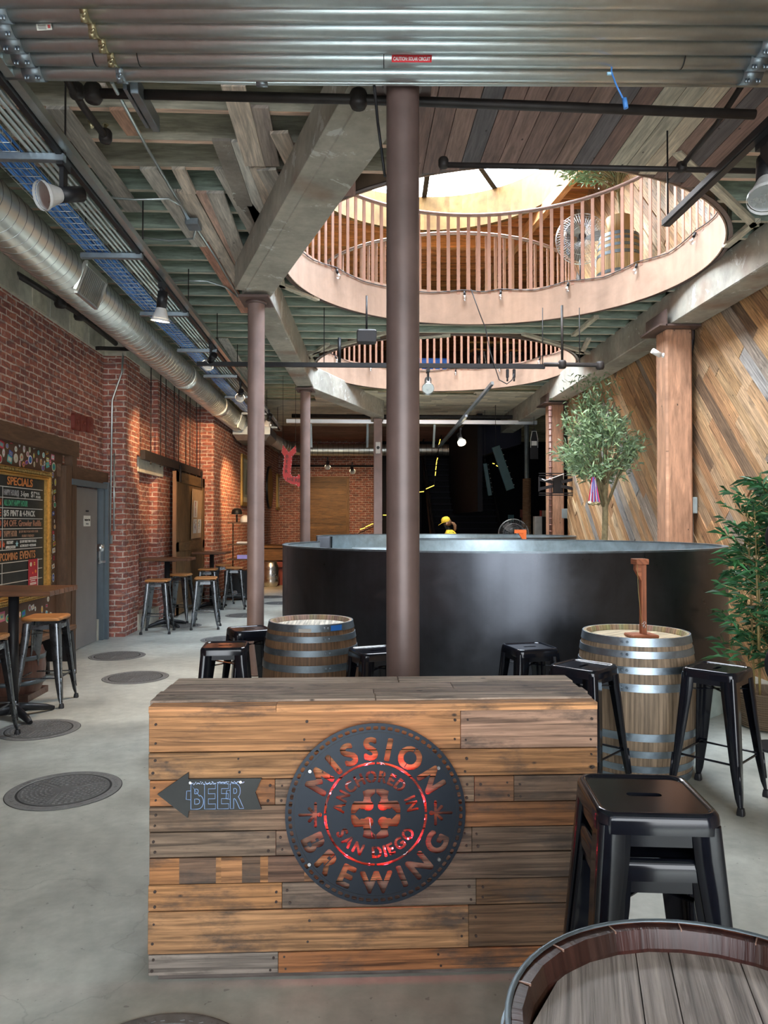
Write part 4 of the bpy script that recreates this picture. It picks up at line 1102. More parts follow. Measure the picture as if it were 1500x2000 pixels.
# ------------------------------------------------------------------ left wall: sticker panel, chalkboard, doors
X0 = XL
def ypx(px, X=X0): return onx(px, 1000, X).y
yR = ypx(121); H0 = 2.62
t = thing('sticker_panel', 'brown framed wall panel covered in stickers behind the chalkboard', 'panel', (X0, 5.6, 0))
m = MB(); m.box((.012, (yR - 5.6) / 2 - .1, 1.3), (.02, yR - 5.6 + .1, 2.5)); m.obj('board', M['panel'], t)
yo = ypx(133) - 5.6
m = MB(); m.box((.055, yo / 2, H0 - .09), (.11, yo + .12, .18), grain=1); m.box((.05, yo - .06, 1.22), (.10, .14, 2.44), grain=2); m.box((.05, -.1, 1.22), (.1, .14, 2.44), grain=2); m.obj('frame', M['trim'], t)
RS = random.Random(21)
SC = [(.65, .62, .52), (.05, .12, .5), (.6, .05, .08), (.05, .35, .2), (.7, .35, .05), (.55, .5, .3), (.12, .45, .42), (.7, .7, .68), (.06, .06, .07), (.65, .2, .3), (.6, .55, .1), (.3, .3, .32)]
def sticker(px, py, s, kind, c):
    q = onx(px, py, X0 + .024); m = MB(); n = Vector((1, 0, 0)); uy = Vector((0, 1, 0)); uz = Vector((0, 0, 1)); q = q - Vector(t.location)
    if kind == 'r': o1, o2 = circle(s, 18), circle(s * .72, 16)
    elif kind == 'o': o1, o2 = [(x * .62, y) for x, y in circle(s, 18)], [(x * .45, y * .75) for x, y in circle(s, 14)]
    else:
        a = RS.uniform(-.3, .3); R_ = lambda p: (p[0] * math.cos(a) - p[1] * math.sin(a), p[0] * math.sin(a) + p[1] * math.cos(a))
        o1, o2 = [R_(p) for p in ((-s, -s * .7), (s, -s * .7), (s, s * .7), (-s, s * .7))], [R_(p) for p in ((-s * .7, -s * .4), (s * .7, -s * .4), (s * .7, s * .4), (-s * .7, s * .4))]
    c2 = RS.choice(SC)
    if kind in 'ro' and RS.random() < .6: c, c2 = (.60, .58, .50), c
    m.prism(o1, q, uy, uz, n * .001, c); m.prism(o2, q + n * .001, uy, uz, n * .0008, c2)
    m.prism([(x * .4, y * .4) for x, y in o2], q + n * .002, uy, uz, n * .0006, RS.choice(SC)); m.obj('sticker', M['tinted'], t)
for px, py, s, k, c in ((3, 868, .06, 's', 2), (22, 863, .03, 's', 2), (38, 866, .06, 'o', 8), (31, 877, .035, 'r', 7), (47, 876, .05, 'o', 7), (58, 877, .045, 'o', 5), (67, 873, .035, 's', 7), (75, 884, .04, 'r', 8), (85, 889, .035, 'r', 7),
    (92, 883, .04, 's', 4), (14, 871, .03, 'r', 1), (21, 886, .045, 's', 1), (19, 897, .06, 's', 6), (31, 895, .055, 'r', 0), (42, 893, .045, 'r', 5), (54, 887, .035, 'r', 9), (59, 898, .055, 'r', 7), (66, 890, .035, 'o', 11), (72, 899, .03, 'o', 5),
    (80, 903, .045, 'o', 4), (84, 914, .04, 'r', 1), (93, 908, .05, 's', 6), (93, 898, .04, 's', 10), (103, 893, .05, 's', 9), (105, 912, .06, 'r', 3), (98, 903, .035, 'r', 9), (87, 905, .035, 'o', 7), (39, 905, .04, 'o', 0), (46, 907, .035, 'r', 4),
    (52, 903, .035, 's', 9), (67, 907, .035, 'o', 5), (7, 884, .05, 'o', 7), (0, 896, .05, 'r', 2), (103, 928, .04, 'o', 7), (108, 942, .05, 'o', 10), (102, 944, .035, 's', 8), (107, 960, .035, 's', 10), (102, 961, .035, 'o', 5),
    (106, 973, .04, 'o', 2), (107, 986, .04, 'r', 0), (100, 984, .03, 's', 2), (104, 1003, .035, 's', 1), (106, 1018, .035, 'o', 8), (107, 1029, .03, 'r', 7), (104, 1040, .03, 's', 2), (105, 1050, .045, 'o', 7), (106, 1062, .04, 's', 10),
    (105, 1075, .045, 's', 7), (105, 1090, .045, 'o', 8), (100, 1088, .03, 'o', 9), (104, 1106, .04, 's', 7), (98, 1112, .03, 's', 3), (104, 1128, .06, 'o', 1), (98, 1138, .03, 'o', 5), (94, 1170, .035, 'r', 0), (58, 1187, .04, 'r', 11), (64, 1186, .04, 's', 7),
    (69, 1189, .03, 'o', 7), (82, 1190, .045, 'o', 4), (91, 1183, .03, 's', 11), (91, 1196, .03, 's', 7), (99, 1199, .03, 's', 7), (46, 1198, .05, 's', 3), (15, 1208, .05, 'r', 3), (3, 1205, .08, 's', 9), (39, 1200, .04, 'o', 4)):
    sticker(px, py, s * .9, k, SC[c])

# chalkboard in gilt frame
CX = X0 + .03
yr = ypx(97.5, CX + .05); yl = yr - 2.3; zt, zb = 2.19, .78
t = thing('specials_chalkboard', 'large black chalkboard of specials in an ornate gilt frame', 'chalkboard', (CX, yl, 0))
fw = .14; L = yr - yl
m = MB(); m.box((.012, L / 2, (zt + zb) / 2), (.02, L - .05, zt - zb - .05)); m.obj('board', M['chalkboard'], t)
def frame(m, off, wd, dep, prof_mat=0, tint=(1, 1, 1)):
    for (c, s) in (((dep / 2, L / 2, zt - off - wd / 2), (dep, L - 2 * off, wd)), ((dep / 2, L / 2, zb + off + wd / 2), (dep, L - 2 * off, wd)), ((dep / 2, off + wd / 2, (zt + zb) / 2), (dep, wd, zt - zb - 2 * off)), ((dep / 2, L - off - wd / 2, (zt + zb) / 2), (dep, wd, zt - zb - 2 * off))):
        m.box(c, s, bev=min(.01, wd / 3), tint=tint)
m = MB(); frame(m, .062, .032, .06); frame(m, .05, .014, .085); frame(m, 0, .010, .07); m.obj('gilt_moulding', M['gold'], t)
m = MB(); frame(m, .008, .044, .065)
R = random.Random(5)
def orn(y, z):
    m.lathe([(0, -.024), (.016, -.012), (.024, 0), (.016, .012), (0, .024)], 6, c=(.066, y, z))
y = .03
while y < L: orn(y, zt - .03); orn(y, zb + .03); y += .05
z = zb + .05
while z < zt: orn(L - .03, z); orn(.03, z); z += .05
m.obj('gilt_ornament', M['golddark'], t)
# chalk lines and lettering
def cy_(px): return onx(px, 1000, CX + .03).y - yl
m = MB(); nrm = (1, 0, 0); uy = (0, 1, 0); uz = (0, 0, 1)
Wh, Or, Gr, Re, Br = (.62, .62, .58), (.62, .23, .07), (.08, .36, .20), (.60, .12, .05), (.40, .20, .11)
rows = [1.98, 1.87, 1.765, 1.658, 1.553, 1.447, 1.34, 1.21, 1.11, 1.0]
y1 = cy_(83.5); yv = cy_(5.5); yw = yv - .34
for z in rows: m.box((.027, (y1 + .13) / 2, z), (.002, y1 - .13, .008), tint=Wh)
for yy in (yv, ): 
    m.box((.027, yy, (1.98 + 1.34) / 2), (.002, .007, .64), tint=Wh); m.box((.027, yy, (1.21 + .93) / 2), (.002, .007, .28), tint=Wh)
def tx(s, px0, px1, z, size, c, off=0.0):
    ya, yb2 = cy_(px0), cy_(px1); put_text(m, s, size, (.026, ya, z), uy, uz, nrm, width=yb2 - ya, tint=c, offset=off)
tx('SPECIALS', 14, 64, 2.005, .115, Or, .003)
tx('HAPPY HOUR(S)', 7.5, 37, 1.895, .085, (.42, .42, .42)); tx('3-6pm', 41, 56, 1.895, .08, Wh); tx('$1', 61, 67, 1.895, .09, Wh); tx('oo', 67.5, 70.5, 1.94, .03, Wh); tx('FULL', 71, 78, 1.925, .04, Wh); tx('POURS', 70.5, 79.5, 1.885, .04, Wh)
tx('ALL DAY HAPPY HOUR!', 8, 54, 1.79, .085, Gr, .0015)
tx('$/5 PINT & 4-PACK', 8, 69, 1.685, .085, Wh, .002)
tx('$4 OFF. Growler Refills', 8, 81, 1.58, .09, (.45, .22, .14), .0015)
tx('YAPPY HOUR', 8, 34, 1.475, .085, (.38, .22, .14), .0015); tx('$2 OFF FIRST POUR WITH YOUR', 38, 75, 1.51, .035, (.38, .22, .14)); tx('FURRY FRIEND!', 44, 67, 1.462, .04, (.38, .22, .14))
tx('MILITARY', 14, 27, 1.40, .042, Wh, .0015); tx('APPRECIATION', 12, 31, 1.352, .04, Wh, .0015); tx('$2 OFF FIRST PINT FOR ALL', 40, 72, 1.405, .036, Wh, .001); tx('ACTIVE DUTY + VETERANS', 40, 71, 1.36, .036, Wh, .001)
def star(px, z, r, c):
    y = cy_(px); P_ = [(r * (1 if k % 2 == 0 else .42) * math.sin(PI * k / 5), r * (1 if k % 2 == 0 else .42) * math.cos(PI * k / 5)) for k in range(10)]
    m.prism(P_, (.027, y, z), uy, uz, Vector((.002, 0, 0)), c)
star(8, 1.395, .035, Re); star(34, 1.395, .035, (.3, .55, .6))
tx('UPCOMING', -4, 35, 1.235, .105, (.5, .22, .09), .002); tx('EVENTS', 40, 70, 1.235, .115, (.5, .22, .09), .002)
for s, z, c in (('MON', 1.79, Re), ('TUE', 1.685, Re), ('WED', 1.58, Re), ('THU', 1.475, Re), ('SUN', 1.37, Re)):
    put_text(m, s, .09, (.026, yv - .03 - .2, z), uy, uz, nrm, width=.2, tint=c, offset=.002)
m.obj('chalk_writing', M['tinted'], t)
# poster clipped over the lower right of the board
p0, p1 = cy_(56), cy_(74.5)
t2 = thing('event_poster', 'small red event poster hanging on the chalkboard', 'poster', (CX + .032, yl + p0, .88))
W_, H_ = p1 - p0, .34
m = MB(); m.box((0, W_ / 2, H_ / 2), (.003, W_, H_), tint=(.42, .03, .045)); m.box((.0018, W_ - .006, H_ / 2), (.002, .012, H_), tint=(.75, .72, .66)); m.obj('sheet', M['tinted'], t2)
m = MB(); m.prism([(W_ * .22 + x, H_ * .84 + y) for x, y in circle(.024, 14)], (.003, 0, 0), uy, uz, Vector((.001, 0, 0)), (.75, .7, .5)); m.prism([(W_ * .72 + x, H_ * .6 + y) for x, y in circle(.018, 14)], (.003, 0, 0), uy, uz, Vector((.001, 0, 0)), (.75, .28, .05))
m.prism([(W_ * .42 + x, H_ * .56 + y) for x, y in circle(.012, 14)], (.003, 0, 0), uy, uz, Vector((.001, 0, 0)), (.8, .12, .05))
for z, a, b in ((.42, .12, .85), (.37, .1, .88), (.31, .2, .7), (.24, .15, .8), (.2, .15, .8)): m.box((.003, W_ * (a + b) / 2, H_ * z), (.0015, W_ * (b - a), .009), tint=(.75, .7, .62))
for z in (.88, .82): m.box((.003, W_ * .6, H_ * z), (.0015, .03, .014), tint=(.75, .5, .1))
for k in range(4): m.box((.003, W_ * (.2 + .18 * k), H_ * .08), (.0015, .016, .02), tint=(.75, .68, .5))
m.obj('printed_design', M['tinted'], t2)

# grey door
ya, yb = onx(139, 1000, X0 + .12).y, onx(205, 1000, X0 + .06).y
t = thing('door_1', 'grey steel door with lever handle in the brick wall', 'door', (X0, ya, 0)); t['kind'] = 'structure'
dl = yb - ya
m = MB(); m.box((.03, dl * .40, 1.04), (.045, dl * .78, 2.06)); m.obj('leaf', M['doorgrey'], t)
m = MB(); m.box((.06, .0, 1.09), (.10, .03, 2.18)); m.box((.07, dl / 2, 2.12), (.14, dl, .07)); m.box((.07, dl - .10, 1.09), (.16, .055, 2.18)); m.box((.06, dl - .16, 1.06), (.09, .07, 2.12)); m.obj('frame', M['jamb'], t)
m = MB(); m.box((.06, -.10, 1.15), (.14, .17, 2.3), grain=2); m.box((.03, dl / 2 - .05, 2.24), (.09, dl + .3, .16), grain=1); m.box((.03, dl + .01, 1.15), (.07, .06, 2.3), grain=2); m.obj('outer_trim', M['trim'], t)
hy = onx(187, 1095, X0).y - ya
m = MB(); m.box((.06, hy, 1.16), (.03, .09, .22), bev=.008); m.cyl((.07, hy, 1.08), (.13, hy, 1.08), .018, n=12); m.tube([(.125, hy, 1.08), (.125, hy - .06, 1.08), (.12, hy - .13, 1.08)], .013, 8)
m.lathe([(0, .06), (.045, .05), (.055, 0), (.045, -.05), (0, -.06)], 12, c=(.065, hy, 1.27)); m.obj('lever_handle', M['steelpale'], t)
sy = onx(162, 1010, X0).y - ya
m = MB(); m.box((.054, sy, 1.64), (.003, .24, .14), tint=(.75, .75, .7)); m.box((.056, sy - .0, 1.77), (.003, .1, .025), tint=(.03, .03, .03))
put_text(m, 'Employees Only', .035, (.056, sy, 1.645), uy, uz, nrm, width=.2, tint=(.03, .03, .03), align='c', offset=.001); put_text(m, 'Restroom', .028, (.056, sy, 1.595), uy, uz, nrm, width=.09, tint=(.1, .1, .1), align='c')
m.obj('notice', M['tinted'], t)

# three iron tie plates on the bricks
for k, (px, py) in enumerate(((148, 824), (160, 827), (175, 830))):
    q = onx(px, py, X0 + .03)
    m = MB(); lp = [(x, y) for x, y in rr(.09, .045, 4, .105)]
    m.prism(lp, (X0 + .0, q.y, q.z), (0, 1, 0), (0, 0, 1), (.05, 0, 0)); m.cyl((X0 + .05, q.y, q.z), (X0 + .075, q.y, q.z), .018, n=8); m.cyl((X0 + .05, q.y, q.z), (X0 + .056, q.y, q.z), .05, .045, n=16)
    tag(m.obj('wall_tie_plate', M['gaugered']), ['round oxide red iron tie plate nearest the sticker panel', 'middle one of three oxide red iron tie plates', 'oxide red iron tie plate nearest the brick corner'][k], 'plate', 'iron tie plates on the brick wall')

# sliding barn door with cardboard poster
bx = -3.07; by0, by1 = onx(341, 1000, bx).y, 15.18
t = thing('barn_door', 'tall olive brown sliding barn door hanging on the rail', 'door', (bx, by0, 0)); W_ = by1 - by0
m = MB(); m.box((0, W_ / 2, 1.27), (.045, W_, 2.48), grain=2); m.obj('panel', M['barnwood'], t)
m = MB()
for (c, s, g) in (((.03, W_ / 2, 2.42), (.02, W_, .18), 1), ((.03, W_ / 2, 1.20), (.02, W_, .16), 1), ((.03, W_ / 2, .12), (.02, W_, .18), 1), ((.03, .08, 1.27), (.02, .16, 2.48), 2), ((.03, W_ - .08, 1.27), (.02, .16, 2.48), 2)): m.box(c, s, grain=g)
m.obj('battens', M['barnwood'], t)
m = MB(); m.box((.0, -.012, 1.27), (.06, .02, 2.48), grain=2); m.obj('edge_strip', M['doorrail'], t)
for yy in (.25, W_ - .3):
    m = MB(); m.box((.045, yy, 2.46), (.012, .06, .24)); m.cyl((.03, yy, 2.6), (.055, yy, 2.6), .05, n=16); m.obj('roller_hanger', M['black'], t)
cx_ = bx + .05
q0, q1 = onx(371, 1050, cx_ + .02), onx(390, 960, cx_ + .02)
W2 = onx(392, 1000, cx_).y - onx(372.5, 1000, cx_).y
t2 = thing('cardboard_poster', 'cardboard poster with two photographs pinned on the barn door', 'poster', (cx_, onx(374, 1000, cx_).y, 1.32))
m = MB(); m.prism([(-.03, 0), (W2 * .92, .01), (W2 + .04, .94), (.06, .94)], (0, 0, 0), uy, uz, Vector((.008, 0, 0))); m.obj('card', M['cardboard'], t2)
m = MB(); m.prism([(.12, .40), (W2 * .5, .40), (W2 * .58, .72), (.17, .72)], (.009, 0, 0), uy, uz, Vector((.001, 0, 0)), (.72, .68, .62))
put_text(m, 'ALMOST FREE', .07, (.0105, W2 * .36, .42), (0, 0, 1), (0, -1, 0), nrm, width=.28, tint=(.35, .05, .06), offset=.002); m.obj('heading_strip', M['tinted'], t2)
for yy, cols in ((.10, ((.12, .1, .2), (.6, .35, .3), (.75, .72, .75), (.5, .15, .1))), (W2 * .55, ((.2, .18, .2), (.35, .4, .55), (.7, .68, .66), (.2, .3, .1)))):
    m = MB(); m.prism([(yy, .10), (yy + W2 * .34, .10), (yy + W2 * .38, .37), (yy + .03, .37)], (.009, 0, 0), uy, uz, Vector((.001, 0, 0)), (.75, .74, .72))
    R = random.Random(int(yy * 100))
    for j in range(14): m.prism([(yy + .04 + x * 1.0, .15 + y) for x, y in [(R.uniform(0, W2 * .2) + c_[0], R.uniform(0, .17) + c_[1]) for c_ in [(0, 0)]] for x, y in [(x, y), (x + .06, y + .01), (x + .05, y + .05)]], (.0105 + j * .0001, 0, 0), uy, uz, Vector((.0003, 0, 0)), cols[j % 4])
    m.obj('photograph', M['tinted'], t2)

# pictures and oval on the far left wall
def lw(px): # point on the slanting far wall
    d = ray(px, 1000); # X = -2.76 + (.38/9.75)(Y-15.25)
    k = .34 / 9.75; tt = (-2.86 - k * P2) / (d.x - k * d.y); return EYE + d * tt
wd = math.atan2(.34, 9.75)
def wallpic(px0, px1, py0, py1, label, name='framed_picture', oval=False):
    a, b = lw(px0), lw(px1); zc = (a - EYE).length; 
    tt = (a.y - EYE.y) / ray(px0, py0).y; zt = EYE.z + ray(px0, py0).z * tt; zb_ = EYE.z + ray(px0, py1).z * tt
    L = (b - a).length; H = zt - zb_
    t = thing(name, label, 'picture', (a.x + .0, a.y, zb_), -wd)
    m = MB()
    if oval:
        m.prism([(L / 2 + L / 2 * math.cos(2 * PI * k / 32), H / 2 + H / 2 * math.sin(2 * PI * k / 32)) for k in range(32)], (.01, 0, 0), uy, uz, Vector((.06, 0, 0))); m.obj('rim', M['black'], t)
        m = MB(); m.prism([(L / 2 + L * .42 * math.cos(2 * PI * k / 32), H / 2 + H * .46 * math.sin(2 * PI * k / 32)) for k in range(32)], (.071, 0, 0), uy, uz, Vector((.004, 0, 0)), (.30, .17, .05)); m.obj('face', M['tinted'], t); return
    for (c, s) in (((.03, L / 2, H - .04), (.06, L, .09)), ((.03, L / 2, .05), (.06, L, .10)), ((.03, .06, H / 2), (.06, .12, H)), ((.03, L - .06, H / 2), (.06, .12, H))): m.box(c, s, bev=.01)
    m.obj('frame', M['golddark'], t)
    m = MB(); m.box((.02, L / 2, H / 2), (.01, L - .2, H - .16), tint=(.36, .40, .33)); m.box((.026, L / 2, .17), (.004, L - .24, .12), tint=(.6, .58, .42)); m.box((.026, L / 2, H - .14), (.004, L - .24, .06), tint=(.5, .5, .4))
    m.prism([(L * .3, .3), (L * .7, .3), (L * .55, H * .7), (L * .45, H * .75)], (.026, 0, 0), uy, uz, Vector((.003, 0, 0)), (.22, .25, .2)); m.obj('print', M['tinted'], t)
wallpic(469, 490, 886, 988, 'tall framed print beside the round column on the brick wall')
wallpic(539, 555, 925, 996, 'framed print farthest along the brick wall')
wallpic(518, 529, 908, 993, 'tall oval amber plaque between the two framed prints', 'oval_plaque', True)
# ------------------------------------------------------------------ stools
def make_stool(kind, label, cat='stool'):
    t = thing('bar_stool', label, cat)
    met = M['blackgloss'] if kind == 'black' else M['gun']
    H = .76; sz = .155
    if kind == 'black':
        m = MB()
        L = [(sz - .022, H - .004), (sz - .016, H + .002), (sz - .008, H + .002), (sz - .001, H - .006), (sz + .002, H - .018), (sz + .003, H - .05)]
        m.loft([[(x, y, z) for x, y in rr(h, .045 - (sz - h) * .5, 5)] for h, z in L], (False, False))
        inner = rr(sz - .022, .034, 5); slot = [(x, y) for x, y in rr(.047, .012, 4, .013)]
        vs, fs = flat_shape([inner, slot], .0); m.add([(x, y, H - .004) for x, y, z in vs], fs)
        m.loft([[(x, y, z) for x, y in slot] for z in (H - .004, H - .018)], (False, False))
        m.obj('seat', met, t)
    else:
        m = MB(); hs = .165
        m.loft([[(x, y, z) for x, y in rr(h, .035, 5)] for h, z in ((hs - .008, H - .008), (hs, H), (hs, H + .016), (hs - .004, H + .022), (hs - .012, H + .025))], (True, False))
        vs, fs = flat_shape([rr(hs - .012, .028, 5)], 0); m.add([(x, y, H + .025) for x, y, z in vs], fs, (1, 1, 1), None, 0, False, lambda p: (p[0], p[1]))
        m.obj('seat', M['seatwood'], t)
    m = MB(); a = sz - .003
    for k in range(4):
        R_ = Matrix.Rotation(PI / 2 * k, 4, 'Z'); m.box(R_ @ Vector((a - .004, 0, H - .062)), (.006, a * 1.7, .038) if True else 0, R_)
    for k in (0, 1):
        R_ = Matrix.Rotation(PI / 4 + PI / 2 * k, 4, 'Z'); m.box(Vector((0, 0, H - .13 + k * .006)), (a * 2.7, .022, .004), R_)
    m.obj('seat_frame', met, t)
    def leg(k):
        m = MB(); loops = []
        for f in (0, .12, .45, .72, .93, 1.0):
            z = (H - .03) * (1 - f) + .035 * f; c = a * (1 - f) + .208 * f + .0; w = .066 * (1 - f) ** .8 + .026 if f < .93 else .022; w = {0: .078, .12: .078, .45: .063, .72: .050, .93: .034, 1.0: .020}[f]
            r = .014; th = .004
            o = [(c - w, c), (c - r, c), (c - r * .3, c - r * .3), (c, c - r), (c, c - w), (c - th - .004, c - w), (c - th, c - r - .002), (c - r * .6 - th, c - r * .6 - th), (c - r - .002, c - th), (c - w, c - th - .004)]
            loops.append([(x, y, z) for x, y in o])
        m.loft(loops, (True, True))
        # pressed rib low on the outer corner
        p0 = Vector((.187, .187, .26)); p1 = Vector((.199, .199, .11)); m.tube([p0, p1], [.007, .007], 8)
        m.v = [tuple(Matrix.Rotation(PI / 2 * k, 3, 'Z') @ Vector(p)) for p in m.v]
        o = m.obj('leg', met, t)
        f = MB(); c = .2; f.loft([[(x + c, y + c, z) for x, y in rr(h, .008, 3)] for h, z in ((.019, 0), (.020, .012), (.016, .04))])
        f.v = [tuple(Matrix.Rotation(PI / 2 * k, 3, 'Z') @ Vector(p)) for p in f.v]
        f.obj('rubber_foot', M['black'], o)
    for k in range(4): leg(k)
    for k in range(4):
        z = .255; c = .180; m = MB()
        pts = [(-c, c - .01, z), (-c + .05, c - .01, z), (c - .05, c - .01, z), (c, c - .01, z)]
        m.tube(pts, [.010, .0065, .0065, .010], 8); m.v = [tuple(Matrix.Rotation(PI / 2 * k, 3, 'Z') @ Vector(p)) for p in m.v]
        m.obj('footrail', met, t)
    return t
sb = make_stool('black', ''); sw = make_stool('wood', '')
_u = [False, False]
def stool(kind, px, z, rot, label, group, dz=0, pos=None, py=1022):
    p = at(px, 1022, z) if pos is None else Vector(pos)
    i = 0 if kind == 'black' else 1; src = (sb, sw)[i]; loc = (p.x, p.y, dz)
    if not _u[i]:
        _u[i] = True; src.location = loc; src.rotation_euler = (0, 0, rot); src['label'] = label; src['group'] = group; return src
    return dup(src, loc, rot, label, group)
Rd = math.radians
BS = 'black metal bar stools'; WS = 'bar stools with orange wood seats'
stool('black', 1255, 2.02, Rd(-6), 'scuffed black metal stool on top of the stack beside the counter', BS, dz=.115)
stool('black', 1255, 2.02, Rd(-6), 'black metal stool nested underneath the scuffed one beside the counter', BS)
stool('black', 1399, 4.37, Rd(42), 'black metal stool to the right of the barrel holding the wooden hook game', BS)
stool('black', 1139, 4.44, Rd(44), 'black metal stool left of the barrel with the wooden game, partly behind the counter', BS)
stool('black', 1034, 5.12, Rd(12), 'small looking black stool standing against the dark steel drum wall', BS)
stool('black', 735, 4.98, Rd(20), 'black metal stool half hidden behind the thick round column', BS)
stool('black', 441, 5.18, Rd(4), 'black metal stool in front of the left barrel, nearest the open floor', BS)
stool('black', 488, 5.98, Rd(24), 'black metal stool just behind another, left of the barrel with blue tape', BS)
stool('wood', 92, 6.62, Rd(3), 'wood seated stool in front of the sticker panel, right of the table post', WS)
stool('wood', -40, 5.42, Rd(2), 'wood seated stool cut by the left edge of the picture', WS)
stool('wood', 309, 10.9, Rd(4), 'wood seated stool nearest, in front of the table by the brick niche', WS)
stool('wood', 352, 12.1, Rd(-8), 'wood seated stool behind the table by the brick niche', WS)
stool('wood', 403, 11.35, Rd(6), 'wood seated stool standing alone right of the niche table', WS)
stool('wood', 407, 13.5, Rd(3), 'wood seated stool in front of the second bar table, farther back', WS)
stool('wood', 458, 13.95, Rd(6), 'wood seated stool right of the second bar table beside the shelf', WS)
stool('wood', 437, 14.9, Rd(10), 'wood seated stool hidden behind the second bar table', WS)

# ------------------------------------------------------------------ bar tables
def bar_table(px, z, sx, sy, rot, label, dx=0):
    p = at(px, 1022, z)
    t = thing('bar_table', label, 'table', (p.x, p.y, 0), rot, 'square bar tables on pedestal bases')
    m = MB(); n = 6
    for k in range(n): m.box((0 + dx, -sy / 2 + sy * (k + .5) / n, 1.05), (sx, sy / n - .0015, .04), grain=0, tint=tuple([random.uniform(.85, 1.2)] * 3), bev=.004)
    m.obj('table_top', M['tabletop'], t)
    m = MB(); m.cyl((0, 0, .05), (0, 0, 1.03), .041, n=24); m.obj('post', M['black'], t)
    m = MB()
    for k in range(4):
        R_ = Matrix.Rotation(PI / 4 + PI / 2 * k, 3, 'Z')
        pts = [R_ @ Vector(q) for q in ((0, 0, .075), (.12, 0, .07), (.27, 0, .04), (.34, 0, .02))]; m.tube(pts, [.045, .034, .028, .018], 10)
    m.cyl((0, 0, .04), (0, 0, .12), .07, .045, n=20)
    m.obj('cross_base', M['black'], t)
    m = MB(); m.box((0, 0, 1.02), (.3, .3, .012)); m.obj('mounting_plate', M['black'], t)
bar_table(28, 6.13, .82, .62, Rd(1), 'bar table cut by the left edge in front of the chalkboard', .0)
bar_table(327, 11.55, .76, .60, Rd(0), 'bar table standing before the brick niche')
bar_table(414, 14.1, .64, .60, Rd(0), 'bar table farther back at the end of the barn door')

# ------------------------------------------------------------------ barrels
def make_barrel(name, label, r0, r1, H, stv, headc, hoopm, rims, head_mat='stave', stave_mat='stave', n=30, hoops=None, seed=1, hw=None):
    t = thing(name, label, 'barrel'); R = random.Random(seed)
    tn = []
    for k in range(n):
        g = R.uniform(.92, 1.08); tn += [tuple(c * g for c in stv)] * 2
    def rad(z): q = (z / H - .5) * 2; return r1 - (r1 - r0) * q * q
    prof = [(rad(H * k / 16), H * k / 16) for k in range(17)]
    m = MB(); m.lathe(prof, n * 2, tints=tn)
    tr_ = [tuple(c * R.uniform(.85, 1.12) for c in rims) for _ in range(n) for _2 in (0, 1)]
    m.obj('staves', M[stave_mat], t)
    m = MB(); m.hlathe([(r0, H - .002), (r0 - .006, H), (r0 - .022, H - .001), (r0 - .030, H - .03), (r0 - .030, H - .05)], n * 2, tints=tr_)
    if name == 'wine_barrel' and H == .90 and n == 15:
        for k in range(15):
            a = 2 * PI * k / 15; m.box(((r0 - .014) * math.cos(a), (r0 - .014) * math.sin(a), H - .0005), (.022, .0016, .004), Matrix.Rotation(a, 4, 'Z'), tint=(.9, .8, .75))
    m.obj('chime', M[stave_mat], t)
    m = MB(); m.lathe([(r0, .002), (r0 - .025, .0), (r0 - .03, .04)], n * 2, tints=tr_); m.obj('bottom_chime', M[stave_mat], t)
    m = MB(); hr = r0 - .029; x = -hr; k = 0; m2z = H - .036
    while x < hr - .01:
        w = min((hw[k] if hw and k < len(hw) else R.uniform(.07, .10)), hr - x); xs = [x + (w - .002) * j / 4 for j in range(5)]
        up = [(q, math.sqrt(max(0, hr * hr - q * q))) for q in xs]; g = R.uniform(.85, 1.12)
        poly = [(q, -v) for q, v in up] + [(q, v) for q, v in up[::-1]]
        ou, ov = R.uniform(0, 30), R.uniform(0, 30)
        nn = len(poly); m.add([(a, b, m2z) for a, b in poly] + [(a, b, m2z - .02) for a, b in poly], [tuple(range(nn))] + [(i, nn + i, nn + (i + 1) % nn, (i + 1) % nn) for i in range(nn)], tuple(c * g for c in headc), None, 0, False, lambda p: (p[1] + ou, p[0] + ov))
        x += w; k += 1
    m.obj('head', M[head_mat], t)
    for (z0, wd) in (hoops or ((.025, .05), (.10, .042), (.195, .042), (.30, .048))):
        for s_ in (0, 1):
            zc = H - z0 if s_ == 0 else z0
            a, b = zc - wd / 2, zc + wd / 2
            m = MB(); m.hlathe([(rad(a) - .003, a), (rad(a) + .004, a), (rad(b) + .004, b), (rad(b) - .003, b)], 72)
            o = m.obj('hoop', M[hoopm], t)
            m = MB(); an = -PI / 2 + .35 + (.0)
            for j in (0, 1):
                q = Vector(((rad(zc) + .004) * math.cos(an + j * .09), (rad(zc) + .004) * math.sin(an + j * .09), zc)); d = Vector((math.cos(an), math.sin(an), 0)); m.cyl(q, q + d * .004, .009, .006, n=10)
            m.obj('rivet', M['hoop'], o)
    return t
OAK = (.30, .215, .14)
p = at(608, 1022, 5.45)
b1 = make_barrel('wine_barrel', 'oak barrel with a strip of blue tape on its top hoop', .305, .355, .90, (.17, .095, .05), (.62, .56, .46), 'hoopdark', (.36, .26, .18), seed=3)
b1.location = (p.x, p.y, 0)
m = MB()
def wrap(m, r, a0, a1, z0, z1, c, rr_=.0008):
    n = 6
    m.add([((r) * math.cos(a0 + (a1 - a0) * k / n), r * math.sin(a0 + (a1 - a0) * k / n), z) for z in (z0, z1) for k in range(n + 1)], [(k, k + 1, n + 2 + k, n + 1 + k) for k in range(n)], c, None, 0, True)
wrap(m, .3195, -PI / 2 + .50, -PI / 2 + .80, .855, .893, (.02, .14, .46)); m.obj('blue_tape', M['tinted'], b1)
m = MB(); wrap(m, .3195, -PI / 2 - .22, -PI / 2 + .06, .852, .876, (.40, .37, .33)); m.obj('paper_label', M['tinted'], b1)
p = at(1240, 1022, 4.88)
